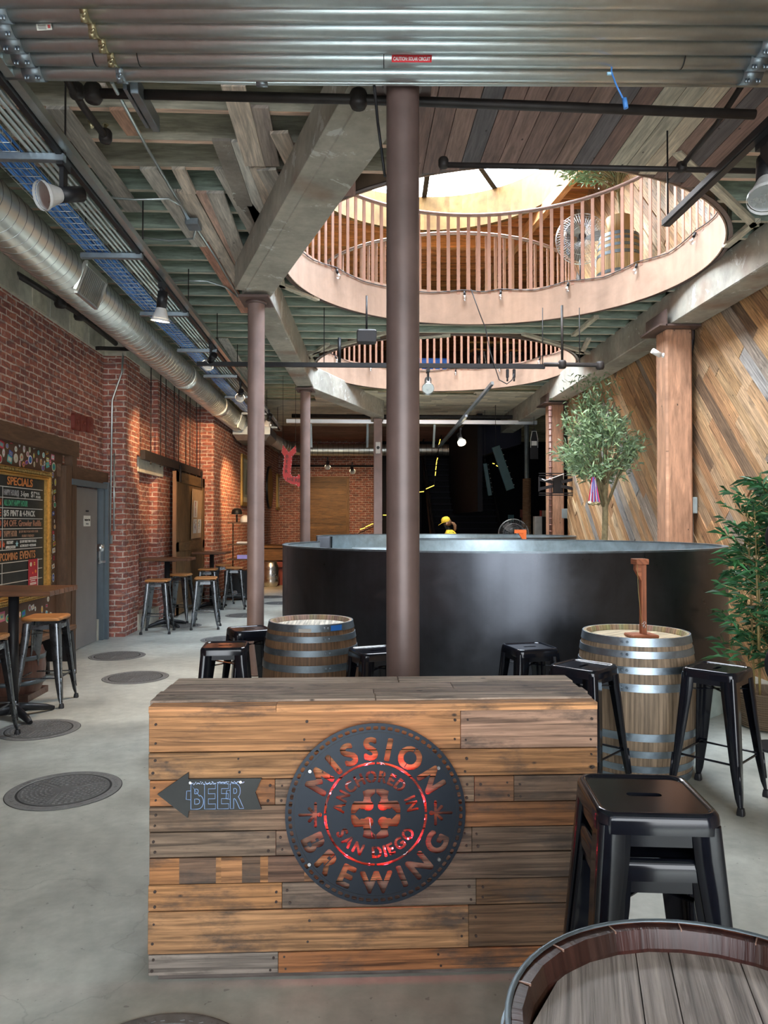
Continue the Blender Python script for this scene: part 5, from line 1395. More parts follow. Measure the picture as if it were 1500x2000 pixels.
b2 = make_barrel('wine_barrel', 'pale oak barrel carrying the wooden hook game', .335, .38, .90, OAK, (.60, .48, .31), 'hoop', (.44, .33, .2), seed=5)
b2.location = (p.x, p.y, 0); b2.rotation_euler = (0, 0, -.95)
# ring and hook game
t = thing('hook_game', 'red brown wooden post with an arm and string on the barrel', 'game', (p.x + .02, p.y - .05, .866), Rd(4))
m = MB(); m.box((0, 0, .011), (.175, .15, .022), bev=.006); m.obj('base', M['redwood'], t)
m = MB(); m.box((.012, .0, .25), (.036, .036, .47), grain=2, bev=.003); m.prism([(-.006, .37), (-.045, .44), (-.045, .475), (-.006, .475)], (0, -.017, 0), (1, 0, 0), (0, 0, 1), (0, .034, 0)); m.obj('post', M['redwood'], t)
m = MB(); m.box((-.018, -.02, .495), (.085, .09, .036), grain=1, bev=.003); m.obj('arm', M['redwood'], t)
m = MB(); m.tube([(-.045, -.04, .478), (-.036, -.035, .3), (-.008, -.024, .085)], .0016, 5); m.obj('string', M['cane'], t)
m = MB()
for q in ((-.0, -.022, .085), (.008, -.024, .07), (.012, -.022, .095)): m.tube([Vector(q) + Vector((.008 * math.cos(a), 0, .008 * math.sin(a))) for a in [k * PI / 4 for k in range(8)]], .0018, 5, closed=True)
m.obj('metal_rings', M['steelpale'], t)
# foreground barrel
p = at(1423, 1022, 1.02)
b3 = make_barrel('wine_barrel', 'large worn barrel head with red brown rim in the bottom corner', .305, .355, .90, (.34, .2, .16), (1, 1, 1), 'hoopdark', (.115, .072, .062), 'fronthead', 'frontrim', n=15, hoops=((.06, .05), (.16, .042), (.28, .048)), seed=9, hw=[.17, .055, .115, .09, .07])
b3.location = (p.x, p.y, 0); b3.rotation_euler = (0, 0, Rd(-17))
for ch in b3.children:
    if ch.name.startswith('chime'):
        me = ch.data
m = MB(); m.lathe([(.3065, .905), (.3075, .89), (.3075, .80), (.3065, .80)], 60); m.lathe([(.308, .904), (.300, .907), (.2985, .903)], 60); m.obj('metal_rim', M['hoopdark'], b3)

# ------------------------------------------------------------------ low barrel bench by the sticker panel
t = thing('barrel_bench', 'low dark bench made of a half barrel and plank in front of the sticker panel', 'bench', (-3.14, 7.0, 0))
m = MB(); m.box((0, .30, .50), (.34, 1.55, .045), grain=1, bev=.005); m.obj('plank_seat', M['trim'], t)
m = MB(); m.lathe([(.225, .06), (.26, .16), (.27, .28), (.26, .40), (.235, .475)], 28, tint=(.28, .2, .18)); m.obj('half_barrel', M['frontrim'], t)
for z in (.14, .36):
    m = MB(); m.lathe([(.263, z), (.267, z), (.270, z + .04), (.264, z + .04)], 28); m.obj('hoop', M['hoopdark'], t)
m = MB(); m.box((0, 0, .03), (.44, .44, .06), tint=(.25, .2, .18)); m.obj('plinth', M['frontrim'], t)
m = MB()
for sx in (-1, 1): m.loft([[(sx * .14 - .03, 0.86 + dy, z), (sx * .14 + .03, 0.86 + dy, z), (sx * .14 + .03, 0.92 + dy, z), (sx * .14 - .03, 0.92 + dy, z)] for dy, z in ((.16, 0), (.14, .2), (.06, .47))], smooth=False)
m.box((0, .96, .3), (.3, .03, .3)); m.obj('black_leg_frame', M['black'], t)

# ------------------------------------------------------------------ wooden counter with planked front
CW, CD, CH = 1.615, .445, .96
pl = onz(295, 1908, 0); pr = onz(1170, 1900, 0)
cl = at(290, 1383, 2.60); cr = at(1167, 1371, 2.665)
rot = math.atan2(cr.y - cl.y, cr.x - cl.x); CW = (cr.xy - cl.xy).length
ct = thing('wooden_counter', 'wooden counter clad in reclaimed pallet planks with two signs on its front', 'counter', (cl.x, cl.y, 0), rot)
CH = cl.z + .004
TA, TB_, GR, GB, DK, OR_, LT = (.36, .215, .105), (.30, .175, .09), (.20, .165, .135), (.175, .16, .15), (.13, .09, .06), (.40, .20, .09), (.42, .28, .15)
def pz(py): return 1.61 - (py - 1022) * 2.625 / 1440 + .0
def pxl(px): return (px - 290) / 877.0 * CW
rowsP = [(1386, 1467, [(290, 895, (.40, .24, .125)), (895, 1167, (.36, .27, .225))]), (1467, 1520, [(290, 640, (.37, .24, .13)), (640, 1167, (.36, .22, .115))]),
  (1520, 1571, [(290, 533, (.33, .175, .085)), (533, 922, (.22, .18, .14)), (922, 1000, (.26, .16, .10)), (1000, 1167, (.165, .135, .115))]), (1571, 1620, [(290, 620, (.205, .165, .13)), (620, 1167, (.225, .125, .065))]),
  (1620, 1669, [(290, 535, (.185, .16, .135)), (535, 917, (.21, .17, .14)), (917, 1167, (.15, .125, .105))]), (1669, 1720, [(290, 350, (.34, .19, .09)), (350, 420, (.16, .12, .095)), (420, 430, (.33, .2, .1)), (430, 470, (.32, .19, .1)), (470, 505, (.15, .115, .09)), (505, 520, (.34, .2, .1)), (520, 590, (.17, .12, .095)), (590, 760, (.3, .18, .1)), (760, 1167, (.16, .135, .115))]),
  (1720, 1771, [(290, 547, (.38, .23, .115)), (547, 925, (.175, .16, .145)), (925, 1167, (.17, .12, .08))]), (1771, 1853, [(290, 910, (.37, .245, .14)), (910, 1167, (.155, .11, .075))]),
  (1853, 1908, [(290, 540, (.215, .225, .235)), (540, 1167, (.30, .155, .075))])]
m = MB(); R = random.Random(31)
for y0, y1, segs in rowsP:
    z0, z1 = pz(y1) * CH / .96, pz(y0) * CH / .96
    z0 = max(.02, z0)
    for a, b, c in segs:
        xa, xb = pxl(a), pxl(b); th = R.uniform(.018, .022) if y0 != 1669 else .02
        ins = R.uniform(0, .006) if a == 290 else 0
        joint = .0012 if y0 != 1669 else 0
        m.box(((xa + xb) / 2 + ins / 2, -th / 2 + .02, (z0 + z1) / 2), (xb - xa - joint - ins, th, z1 - z0 - .004), tint=c, grain=0, bev=.0015 if y0 != 1669 else 0)
R = random.Random(77)
for y0, y1, segs in rowsP:
    if y0 == 1669: continue
    z0, z1 = max(.02, pz(y1)), pz(y0)
    for a, b, c in segs:
        for xe in (a + 12, b - 12, (a + b) / 2 if b - a > 330 else None):
            if xe is None: continue
            for zf in (.25, .72):
                x = pxl(xe) + R.uniform(-.006, .006); z = z0 + (z1 - z0) * zf + R.uniform(-.006, .006); m.cyl((x, -.0035, z), (x, .002, z), R.uniform(.0035, .0055), n=10, tint=(.06, .05, .05))
m.obj('front_planks', M['pallet'], ct)
m = MB()
for a, b, y, c in ((290, 535, 0, (.55, .33, .18)), (535, 1167, 1, (.60, .37, .20))):
    xa, xb = pxl(a), pxl(b); m.box(((xa + xb) / 2, .028, CH - .011), (xb - xa - .002, .06, .022 + y * .003), tint=c, grain=0)
m.obj('top_front_edge', M['pallet'], ct)
m = MB()
tw = [(.055, .09, (.46, .43, .41)), (.145, .07, (.33, .30, .29)), (.215, .115, (.36, .33, .32)), (.33, .11, (.45, .43, .41))]
for y0, wd, c in tw:
    cut = R.uniform(.5, 1.2)
    for a, b in ((-.004 + R.uniform(-.01, .012), cut), (cut + .002, CW - R.uniform(-.012, .01))):
        g = R.uniform(.85, 1.15); m.box(((a + b) / 2, y0 + wd / 2 + .0, CH - .002 + R.uniform(-.002, .001)), (b - a, wd - .002, .02), tint=tuple(v * g for v in c), grain=0, bev=.002)
m.obj('top_planks', M['pallet'], ct)
m = MB(); z = .02
while z < CH - .05:
    for x in (.008, CW - .008): m.box((x, CD / 2 + .01, z + .05), (.018, CD - .03, .098), tint=(.22, .15, .1), grain=1)
    z += .1
m.box((CW / 2, CD - .01, CH / 2), (CW - .03, .018, CH - .03), tint=(.2, .14, .1))
m.obj('side_panels', M['pallet'], ct)
m = MB(); m.box((CW / 2 + .01, .03, .012), (CW - .05, .03, .024), tint=(.12, .12, .13)); m.obj('base_rail', M['pallet'], ct)

# ------------------------------------------------------------------ round cut-out sign
Rr = .318; scx = (728 - 290) / 877 * CW; scz = at(728, 1589, 2.60).z
sg = thing('round_brewery_sign', 'round black metal cut-out sign glowing red behind its letters', 'sign', (0, 0, 0))
def cpt(x, y, z): return Vector((cl.x, cl.y, 0)) + Matrix.Rotation(rot, 3, 'Z') @ Vector((x, y, z))
sg.location = cpt(scx, -.028, scz); sg.rotation_euler = (0, 0, rot)
outer = circle(Rr, 160); G = []; bridges = []
NSL = 74
for k in range(NSL):
    a = 2 * PI * (k + .5) / NSL; r = Rr * .948
    lp = [(x, y) for x, y in rr(.0090, .004, 2, .0060)]
    G.append([[(r * math.cos(a) + x * -math.sin(a) + y * math.cos(a), r * math.sin(a) + x * math.cos(a) + y * math.sin(a)) for x, y in lp]])
def arctext(s, r, a_mid, span, size, off, flip=False, sq=1.0, adv=None):
    n = len(s); wds = []
    for ch in s:
        wds.append(size * .30 if ch == ' ' else text_loops(ch, size, 0)[1] * sq)
    tot = sum(wds); gap = (span * r - tot) / (n - 1); x0 = -span * r / 2
    for ch, wd0 in zip(s, wds):
        xm = x0 + wd0 / 2; x0 += wd0 + gap
        if ch == ' ': continue
        a = a_mid - xm / r if not flip else a_mid + xm / r
        lps, wd = text_loops(ch, size, 0)
        xs = [p[0] for l in lps for p in l]; cx_ = (min(xs) + max(xs)) / 2; h = size * .72; g = []
        for l in lps:
            out = []
            for x, y in l:
                x = (x - cx_) * sq
                if not flip: rr_ = r + (y - h / 2); q = (rr_ * math.cos(a) + x * math.sin(a), rr_ * math.sin(a) - x * math.cos(a))
                else: rr_ = r - (y - h / 2); q = (rr_ * math.cos(a) - x * math.sin(a), rr_ * math.sin(a) + x * math.cos(a))
                out.append(q)
            g.append(out)
        for du, dv in (((-1, -1), (1, -1), (-1, 1), (1, 1), (1.3, 0), (-1.3, 0), (0, 1.3), (0, -1.3)) if off > 0 else ((0, 0),)):
            G.append([[(x + du * off * .7, y + dv * off * .7) for x, y in l] for l in g])
        if ch in 'OBRADG' and ch != 'G': bridges.append((a, r, h))
arctext('MISSION', Rr * .725, PI / 2, Rd(136), .106, .0052, sq=1.0)
arctext('BREWING', Rr * .745, -PI / 2, Rd(143), .102, .0052, True, sq=1.0)
arctext('ANCHORED IN', Rr * .415, PI / 2 + .01, Rd(172), .055, .0024, sq=.86)
arctext('SAN DIEGO', Rr * .42, -PI / 2 + .0, Rd(130), .055, .0024, True, sq=.9)
for a0 in (0, 90, 180, 270):
    A_ = [Rd(a0 + 1.0 + 88 * k / 24) for k in range(25)]
    G.append([[(Rr * .572 * math.cos(a), Rr * .572 * math.sin(a)) for a in A_] + [(Rr * .546 * math.cos(a), Rr * .546 * math.sin(a)) for a in A_[::-1]]])
S = Rr / 690.0
pet = [(4, 158), (42, 122), (36, 106)] + [(57 + 40 * math.cos(Rd(b)), 62 + 40 * math.sin(Rd(b))) for b in range(120, 336, 18)] + [(112, 34), (122, 44), (160, 4), (188, 4), (189, 40), (181, 72), (164, 98), (98, 96), (90, 124), (100, 172), (60, 188), (4, 190)]
for sx in (1, -1):
    for sy in (1, -1):
        p_ = [(x * S * sx, (y) * S * sy) for x, y in pet]; G.append([p_ if sx * sy > 0 else p_[::-1]])
def ray_(cx_, cy2, a, l0, l1, w0, w1):
    d = (math.cos(a), math.sin(a)); n_ = (-d[1], d[0]); out = []
    for k in range(7):
        b = PI / 2 + PI * k / 6; out.append((cx_ + d[0] * (l0 + w0 * math.cos(b)) + n_[0] * w0 * math.sin(b), cy2 + d[1] * (l0 + w0 * math.cos(b)) + n_[1] * w0 * math.sin(b)))
    for k in range(7):
        b = -PI / 2 + PI * k / 6; out.append((cx_ + d[0] * (l1 + w1 * math.cos(b)) + n_[0] * w1 * math.sin(b), cy2 + d[1] * (l1 + w1 * math.cos(b)) + n_[1] * w1 * math.sin(b)))
    return out
for sx in (-1, 1):
    cx_ = sx * Rr * .665; A0 = 0 if sx > 0 else PI
    for a, l0, l1, w0, w1 in ((0, .002, .055, .0035, .0055), (Rd(45), .002, .030, .004, .006), (Rd(-45), .002, .030, .004, .006), (Rd(90), .002, .040, .0045, .005), (Rd(-90), .002, .040, .0045, .005), (PI, .002, .014, .004, .0085)):
        G.append([ray_(cx_, 0, A0 + (a if sx > 0 else -a), l0, l1, w0, w1)])
vs, fs = cut_plate(outer, G, .0016)
m = MB(); m.add([(x, -z, y) for x, y, z in vs], fs)
for a, r, h in bridges:
    d = Vector((math.cos(a + .0), 0, math.sin(a + .0))); m.bar(d * (r - h / 2 - .002), d * (r + h / 2 + .002), .003, .0016, up=(0, 1, 0))
m.obj('cut_out_plate', M['signmetal'], sg)
m = MB()
m.lathe([(Rr * .905, 0), (Rr * .905, .0012), (Rr * .899, .0012), (Rr * .899, 0)], 120, smooth=False); m.v = [(x, -.0016 - z, y) for x, y, z in m.v]; m.obj('raised_line', M['black'], sg)
for px, py in ((600, 1505), (851, 1502), (599, 1685), (852, 1680)):
    x = (px - 728) / 1440 * 2.6; z = (1590 - py) / 1440 * 2.6; m = MB(); m.cyl((x, -.002, z), (x, -.007, z), .0075, .006, n=14); m.cyl((x, 0, z), (x, .026, z), .004, n=8); m.obj('screw', M['steelpale'], sg)
R = random.Random(12); m = MB(); pts = []
for k in range(40):
    a = 2 * PI * k / 40; r = Rr * (.50 + .07 * math.sin(5 * a)); pts.append((r * math.cos(a), .012 + .003 * math.sin(9 * a), r * math.sin(a)))
m.tube(pts, .0015, 5, closed=True); m.tube([(-.022, .008, -.02), (-.018, .006, -.05), (-.012, .01, -.085)], .0016, 5); led = m.obj('led_string', M['steelpale'], sg)
m = MB()
for q in ((.105, -.105), (.085, -.118), (.060, -.128), (.035, -.127), (.115, -.095), (.167, -.035), (-.022, -.175), (.172, -.025), (-.16, .07), (.02, .168), (.11, .125), (-.09, .14)): m.cyl((q[0], .014, q[1]), (q[0], .008, q[1]), .003, n=8)
m.obj('led_bulbs', M['ledred'], led)
for k in range(8):
    a = 2 * PI * k / 8 + .2; lamp('led_glow', 'POINT', (Rr * .55 * math.cos(a), .012, Rr * .55 * math.sin(a)), .13, (1, .03, .06), size=.008, parent=sg)
lamp('led_glow', 'POINT', (0, .012, .0), .10, (1, .03, .06), size=.008, parent=sg)

# arrow sign
ax = pxl(309); aw = pxl(508) - ax; az = at(440, 1551, 2.6).z
ag = thing('arrow_sign', 'black arrow board pointing left with BEER chalked in white', 'sign', cpt(ax, -.008, az), rot)
u = aw / 199.0
poly = [(0, 2), (59, 43), (59, 30), (199, 30), (187, 3), (199, -30), (60, -30), (58, -44)]
m = MB(); m.prism([(x * u, y * u) for x, y in poly], (0, .006, 0), (1, 0, 0), (0, 0, 1), (0, -.008, 0)); m.obj('board', M['chalkboard'], ag)
m = MB()
def outline(ch, x0, wd):
    lps, w_ = text_loops(ch, .1, .003); xs = [p[0] for l in lps for p in l]; ys = [p[1] for l in lps for p in l]
    for l in lps:
        l2 = [(x0 + (x - min(xs)) / (max(xs) - min(xs)) * wd, (y - min(ys)) / (max(ys) - min(ys)) * 48 - 27) for x, y in l]
        m.tube([(x * u, -.003, y * u) for x, y in l2], .0013, 4, closed=True, tint=(.25, .38, .62))
for ch, x0, wd in (('B', 64, 24), ('E', 90, 21), ('E', 115, 21), ('R', 139, 26)):
    outline(ch, x0, wd)
    for k in range(14): m.lathe([(0, -.002), (.003, 0), (0, .002)], 6, c=((x0 + wd * k / 13) * u, -.0032, (22 + random.uniform(-2, 3)) * u), tint=(.45, .55, .75))
m.tube([(x * u, -.003, y * u) for x, y in ((64, 8), (56, 8), (55, -8), (64, -9))], .0013, 4, tint=(.25, .38, .62)); m.tube([(x * u, -.003, y * u) for x, y in ((139, 8), (132, 8), (131, -8), (139, -9))], .0013, 4, tint=(.25, .38, .62))
m.obj('chalk_lettering', M['tinted'], ag)
m = MB()
for x in (63, 159): m.cyl((x * u, -.002, 24 * u), (x * u, -.007, 24 * u), .005, n=10)
m.obj('pin', M['steelpale'], ag)
# ------------------------------------------------------------------ manhole covers set in the floor
def cover(px, py, r, label, style=0):
    p = onz(px, py); t = thing('manhole_cover', label, 'manhole cover', (p.x, p.y, 0), 0, 'cast iron covers set in the floor')
    m = MB(); m.lathe([(r, .0), (r, .004), (r * .97, .005), (r * .84, .005), (r * .83, .003)], 64, smooth=False); m.obj('outer_ring', M['iron'], t)
    m = MB(); m.lathe([(r * .835, .0025), (r * .78, .0025)], 64); m.lathe([(r * 1.015, .0015), (r * .998, .0015)], 64); m.obj('groove', M['irongroove'], t)
    m = MB(); m.lathe([(r * .79, .0), (r * .79, .0045), (0.0001, .0045)], 64, smooth=False); n = 0; b_ = len(m.f)
    for j, rf in enumerate((.72, .64, .56, .48, .40, .32, .24)):
        c = int(2 * PI * rf / .095) // 3 * 3
        for k in range(c):
            a = 2 * PI * k / c; s_ = (a % (2 * PI / 3)); 
            if s_ < .05 / rf or s_ > 2 * PI / 3 - .05 / rf: continue
            x, y = r * rf * math.cos(a + .5), r * rf * math.sin(a + .5); m.box((x, y, .0065), (r * .05, r * .032, .004), Matrix.Rotation(a + .5 + PI / 2, 4, 'Z'))
    for k in range(3):
        a = 2 * PI * k / 3 + .5
        for s_ in (-1, 1): m.bar((r * .12 * math.cos(a), r * .12 * math.sin(a), .006), (r * .7 * math.cos(a + s_ * .03), r * .7 * math.sin(a + s_ * .03), .006), r * .018, .004)
    for k in range(56):
        a = 2 * PI * k / 56
        if k % 7: m.box((r * .905 * math.cos(a), r * .905 * math.sin(a), .0055), (r * .045, r * .05, .0025), Matrix.Rotation(a + PI / 2 + (k % 3) * .3, 4, 'Z'))
    for j in range(b_, len(m.f)): m.m[j] = 1
    m.obj('lid', [M['irondark'], M['iron']], t)
cover(126, 1543, .325, 'largest iron cover, on the open floor left of the counter')
cover(76, 1425, .30, 'iron cover under the foot of the left edge table')
cover(265, 1323, .33, 'iron cover between the left stools and the counter')
cover(229, 1281, .325, 'iron cover in front of the grey door')
cover(291, 2122, .31, 'iron cover cut by the bottom edge in front of the counter')
cover(440, 1249, .33, 'iron cover partly behind the black stool left of the barrel')
cover(355, 1222, .30, 'iron cover under the bar table by the brick niche')
cover(478, 1202, .33, 'iron cover just left of the second round column')
cover(402, 1188, .33, 'iron cover under the second bar table')
cover(545, 1178, .30, 'iron cover right of the second round column, nearer one'); cover(529, 1166, .30, 'iron cover right of the second round column, farther one')

# ------------------------------------------------------------------ plants
def leafset(m, rnd, base, d, L, W, tint, droop=.3):
    d = d.normalized(); s = d.cross(Vector((0, 0, 1)));
    if s.length < .1: s = Vector((1, 0, 0))
    s.normalize(); a = rnd.uniform(0, PI); s = (s * math.cos(a) + d.cross(s) * math.sin(a)).normalized()
    mid = base + d * L * .5; tip = base + d * L - Vector((0, 0, L * droop * .5))
    m.add([base, mid + s * W, tip, mid - s * W], [(0, 1, 2), (0, 2, 3)], tint, None, 0, False)
def branch_tree(name, label, loc, trunk_h, crown_c, crown_r, nl, seed, tr=.045, leaf=.055, potless=True, cat='tree', sprigs=False):
    R = random.Random(seed); t = thing(name, label, cat, loc)
    wob = [Vector((R.uniform(-.03, .03), R.uniform(-.03, .03), trunk_h * k / 6)) for k in range(7)]; wob[0] = Vector((0, 0, 0))
    m = MB(); m.tube(wob, [tr * (1.15 - .05 * k) for k in range(7)], 12)
    tips = []
    for k in range(46):
        a = R.uniform(0, 2 * PI); e = R.uniform(-.9, 1.0); rr_ = R.uniform(.45, 1.0) ** .6
        tgt = Vector(crown_c) + Vector((crown_r[0] * math.cos(a) * math.sqrt(max(0.05, 1 - e * e)) * rr_, crown_r[1] * math.sin(a) * math.sqrt(max(0.05, 1 - e * e)) * rr_, crown_r[2] * e * rr_))
        st = wob[-1] if k % 3 else wob[-2]
        mid = st.lerp(tgt, .5) + Vector((R.uniform(-.06, .06), R.uniform(-.06, .06), R.uniform(.02, .12)))
        m.tube([st, mid, tgt], [tr * .45, tr * .2, tr * .07], 5); tips.append((mid, tgt))
    m.obj('trunk', M['bark'], t)
    m = MB()
    for k in range(nl):
        mid, tgt = R.choice(tips); f = R.uniform(.15, 1.12); c = mid.lerp(tgt, f) + Vector([R.gauss(0, .055) for _ in range(3)])
        d = (tgt - mid).normalized() * .8 + Vector([R.gauss(0, .6) for _ in range(3)]); g = R.uniform(.55, 1.5)
        leafset(m, R, c, d, leaf * R.uniform(.7, 1.3), leaf * .13, (g, g, g * R.uniform(.85, 1.2)))
    if sprigs:
        for k in range(420):
            c = Vector((-.05 + R.gauss(-.12, .17), R.gauss(0, .12), 3.3 + R.uniform(-.15, .40))); leafset(m, R, c, Vector([R.gauss(0, 1) for _ in range(3)]), .08, .011, (.6, .6, .55))
    m.obj('foliage', M['leaf_olive'], t); return t
p = at(1178, 1022, 10.4)
tree = branch_tree('olive_tree', 'tall slender olive tree rising behind the steel enclosure', (p.x, p.y, 0), 2.15, (-.06, 0, 2.76), (.62, .5, .58), 4600, 5, leaf=.10, sprigs=True)
m = MB(); m.loft([[(x, y, z) for x, y in circle(r, 24)] for r, z in ((.18, 0), (.22, .3), (.23, .36))]); m.obj('pot', M['basket'], tree)
p2 = at(1160, 1022, 10.1)
t = thing('medal_ribbons', 'bunch of red white and blue medal ribbons hanging from the olive tree', 'ribbons', (p2.x, p2.y, 1.88)); m = MB()
for k in range(12):
    x = (k - 5.5) * .0125; c = [(.5, .03, .08), (.55, .5, .52), (.12, .12, .4), (.55, .06, .15)][k % 4]
    m.bar((x * .3, R.uniform(-.02, .02), .36), (x, R.uniform(-.03, .03), .02), .014, .004, up=(0, 1, 0), tint=c)
m.obj('ribbons', M['tinted'], t); m = MB()
for k in range(12): x = (k - 5.5) * .0125; m.cyl((x, R.uniform(-.03, .02), R.uniform(-.02, .02)), (x + .005, R.uniform(-.03, .03) + .006, 0), .020, n=12)
m.obj('medals', M['brass'], t)

# bamboo in basket
p = at(1492, 1022, 5.85); p.x += .03
t = thing('bamboo_plant', 'potted bamboo with green leaves in a woven basket by the plank wall', 'plant', (p.x, p.y, 0))
m = MB(); pr_ = [(.0, .01), (.19, .01)] + [(.20 + .035 * k / 8 + (.004 if k % 2 else 0), .02 + .27 * k / 8) for k in range(9)] + [(.215, .285), (.20, .25), (0, .24)]
m.lathe(pr_, 40)
for k in range(16): m.tube([(math.cos(a) * (.205 + .036 * k / 16), math.sin(a) * (.205 + .036 * k / 16), .02 + k * .0175) for a in [2 * PI * j / 32 for j in range(32)]], .007, 5, closed=True)
m.obj('basket', M['basket'], t)
R = random.Random(6); m = MB(); lf = MB()
canes = [(-.10, -.05, -.03, 1.72), (-.045, .05, .0, 1.55), (.0, -.08, .02, 1.95), (.06, .02, .05, 1.85), (.11, -.05, .07, 1.7), (.10, .09, .06, 1.9), (-.06, .10, -.05, 1.8)]
for cx_, cyy, lean, hh in canes:
    pts = [(cx_ + lean * k / 6, cyy, .2 + (hh - .2) * k / 6) for k in range(7)]; m.tube(pts, [.0095, .009, .009, .008, .007, .005, .003], 8)
    for k in range(9): z = .3 + (hh - .3) * k / 9; f = (z - .2) / (hh - .2); m.cyl((cx_ + lean * f, cyy, z), (cx_ + lean * f, cyy, z + .008), .0115 * (1 - .5 * f), n=8)
    z = .48
    while z < hh + .04:
        f = (z - .2) / (hh - .2); b0 = Vector((cx_ + lean * f, cyy, z)); a = R.uniform(0, 2 * PI); ln = R.uniform(.12, .32) * (1.1 - .35 * f)
        e = b0 + Vector((math.cos(a) * ln, math.sin(a) * ln * .9, R.uniform(.04, .14))); m.tube([b0, e], [.003, .0015], 4)
        for j in range(R.randint(6, 10)):
            q = b0.lerp(e, R.uniform(.35, 1.05)); d = (e - b0).normalized() * .8 + Vector((R.gauss(0, .55), R.gauss(0, .55), R.gauss(0, .35))); g = R.uniform(.5, 1.7)
            leafset(lf, R, q, d, R.uniform(.09, .16), .0105, (g * R.uniform(.8, 1.3), g, g * R.uniform(.8, 1.3)), .5)
        z += R.uniform(.022, .045)
m.obj('canes', M['cane'], t); lf.obj('foliage', M['leaf_bamboo'], t)
for (px, py, z, r, nm) in ((1533, 1050, 5.2, .125, 'upper black round cushion edge at the right border beside the bamboo'), (1535, 1300, 5.2, .135, 'lower black round shape at the right border above the basket')):
    q = at(px, py, z); m = MB(); m.lathe([(0, -.03), (r * .9, -.03), (r, -.015), (r, .015), (r * .9, .03), (0, .03)], 32); m.v = [(z_, y_, x_ * 1.25) for x_, y_, z_ in m.v]
    if py > 1200: m.box((0, 0, -q.z / 2), (.04, .04, q.z - .02)) if False else None
    o = m.obj('round_cushion', M['black'], None, q, Rd(60)); tag(o, nm, 'cushion')
q = at(1518, 1180, 5.28); m = MB(); m.cyl((q.x, q.y, 0), (q.x, q.y, 1.75), .014, n=10); m.cyl((q.x, q.y, 0), (q.x, q.y, .02), .16, n=24); tag(m.obj('black_stand', M['black']), 'black stand pole at the right border carrying the round shapes', 'stand')

# ------------------------------------------------------------------ fans
def fan(name, p, r, h, rot, label, base=True, cagemat='steelpale', tilt=0):
    t = thing(name, label, 'fan', p, rot); c = Vector((0, 0, h)); ax = Vector((0, -1, 0))
    m = MB()
    for ring_r, dy in ((r, 0), (r * .97, -.05), (r * .97, .05), (r * .7, -.085), (r * .4, -.10), (r * .7, .085)):
        m.tube([(ring_r * math.cos(a), dy, h + ring_r * math.sin(a)) for a in [2 * PI * k / 40 for k in range(40)]], .005 if ring_r == r else .0025, 5, closed=True)
    for k in range(56):
        a = 2 * PI * k / 56; ca_, sa_ = math.cos(a), math.sin(a)
        m.tube([(r * .12 * ca_, -.105, h + r * .12 * sa_), (r * .6 * ca_, -.095, h + r * .6 * sa_), (r * ca_, 0, h + r * sa_)], .0016, 3); m.tube([(r * .12 * ca_, .105, h + r * .12 * sa_), (r * .6 * ca_, .095, h + r * .6 * sa_), (r * ca_, 0, h + r * sa_)], .0016, 3)
    m.obj('cage', M[cagemat], t)
    m = MB()
    for k in range(3):
        a = 2 * PI * k / 3
        f = lambda rr_, b, dy: (rr_ * math.cos(a + b), dy, h + rr_ * math.sin(a + b))
        m.add([f(r * .15, -.3, -.03), f(r * .15, .5, .03), f(r * .55, .55, .035), f(r * .88, .42, .03), f(r * .9, -.1, -.03), f(r * .5, -.35, -.035)], [(0, 1, 2, 5), (5, 2, 3, 4)], (1, 1, 1), None, 0, True)
    m.obj('blade', M['fanblade'], t)
    m = MB(); m.cyl((0, .02, h), (0, .22, h), r * .16, r * .13, n=20); m.cyl((0, -.11, h), (0, -.10, h), r * .14, n=20); m.obj('motor', M['black'], t)
    m = MB(); m.cyl((0, .15, 0 if base else h - .5), (0, .15, h), .018, n=12); m.obj('pole', M['black'], t)
    if base: m = MB(); m.lathe([(.0, .0), (.25, .0), (.24, .03), (.03, .06), (0, .06)], 32, c=(0, .15, 0)); m.obj('base', M['black'], t)
    return t
q = at(1138, 1022, 10.7); fan('pedestal_fan', (q.x, q.y, UP), .37, .93, Rd(-12), 'large round pedestal fan on the upper floor behind the railing')
q = at(1003, 1022, 16.9); fan('pedestal_fan', (q.x, q.y, 0), .35, 1.36, Rd(-4), 'pale round fan rising behind the steel enclosures')
# upper barrel, basket, olive
q = at(1212, 1022, 10.45)
b4 = make_barrel('wine_barrel', 'oak barrel with black hoops upstairs behind the round railing', .27, .315, .86, (.46, .29, .13), (.4, .3, .2), 'hoopdark', (.3, .2, .1), seed=13); b4.location = (q.x, q.y, UP)
t = branch_tree('olive_tree', 'olive tree growing from a basket on the upstairs barrel', (q.x, q.y, UP + .87), .75, (-.32, -.1, 1.15), (.72, .5, .36), 3000, 15, tr=.025, leaf=.10)
m = MB(); m.lathe([(.0, .0), (.14, .0), (.18, .26), (.17, .26), (.14, .2), (0, .2)], 28); m.obj('wicker_basket', M['wicker'], t)
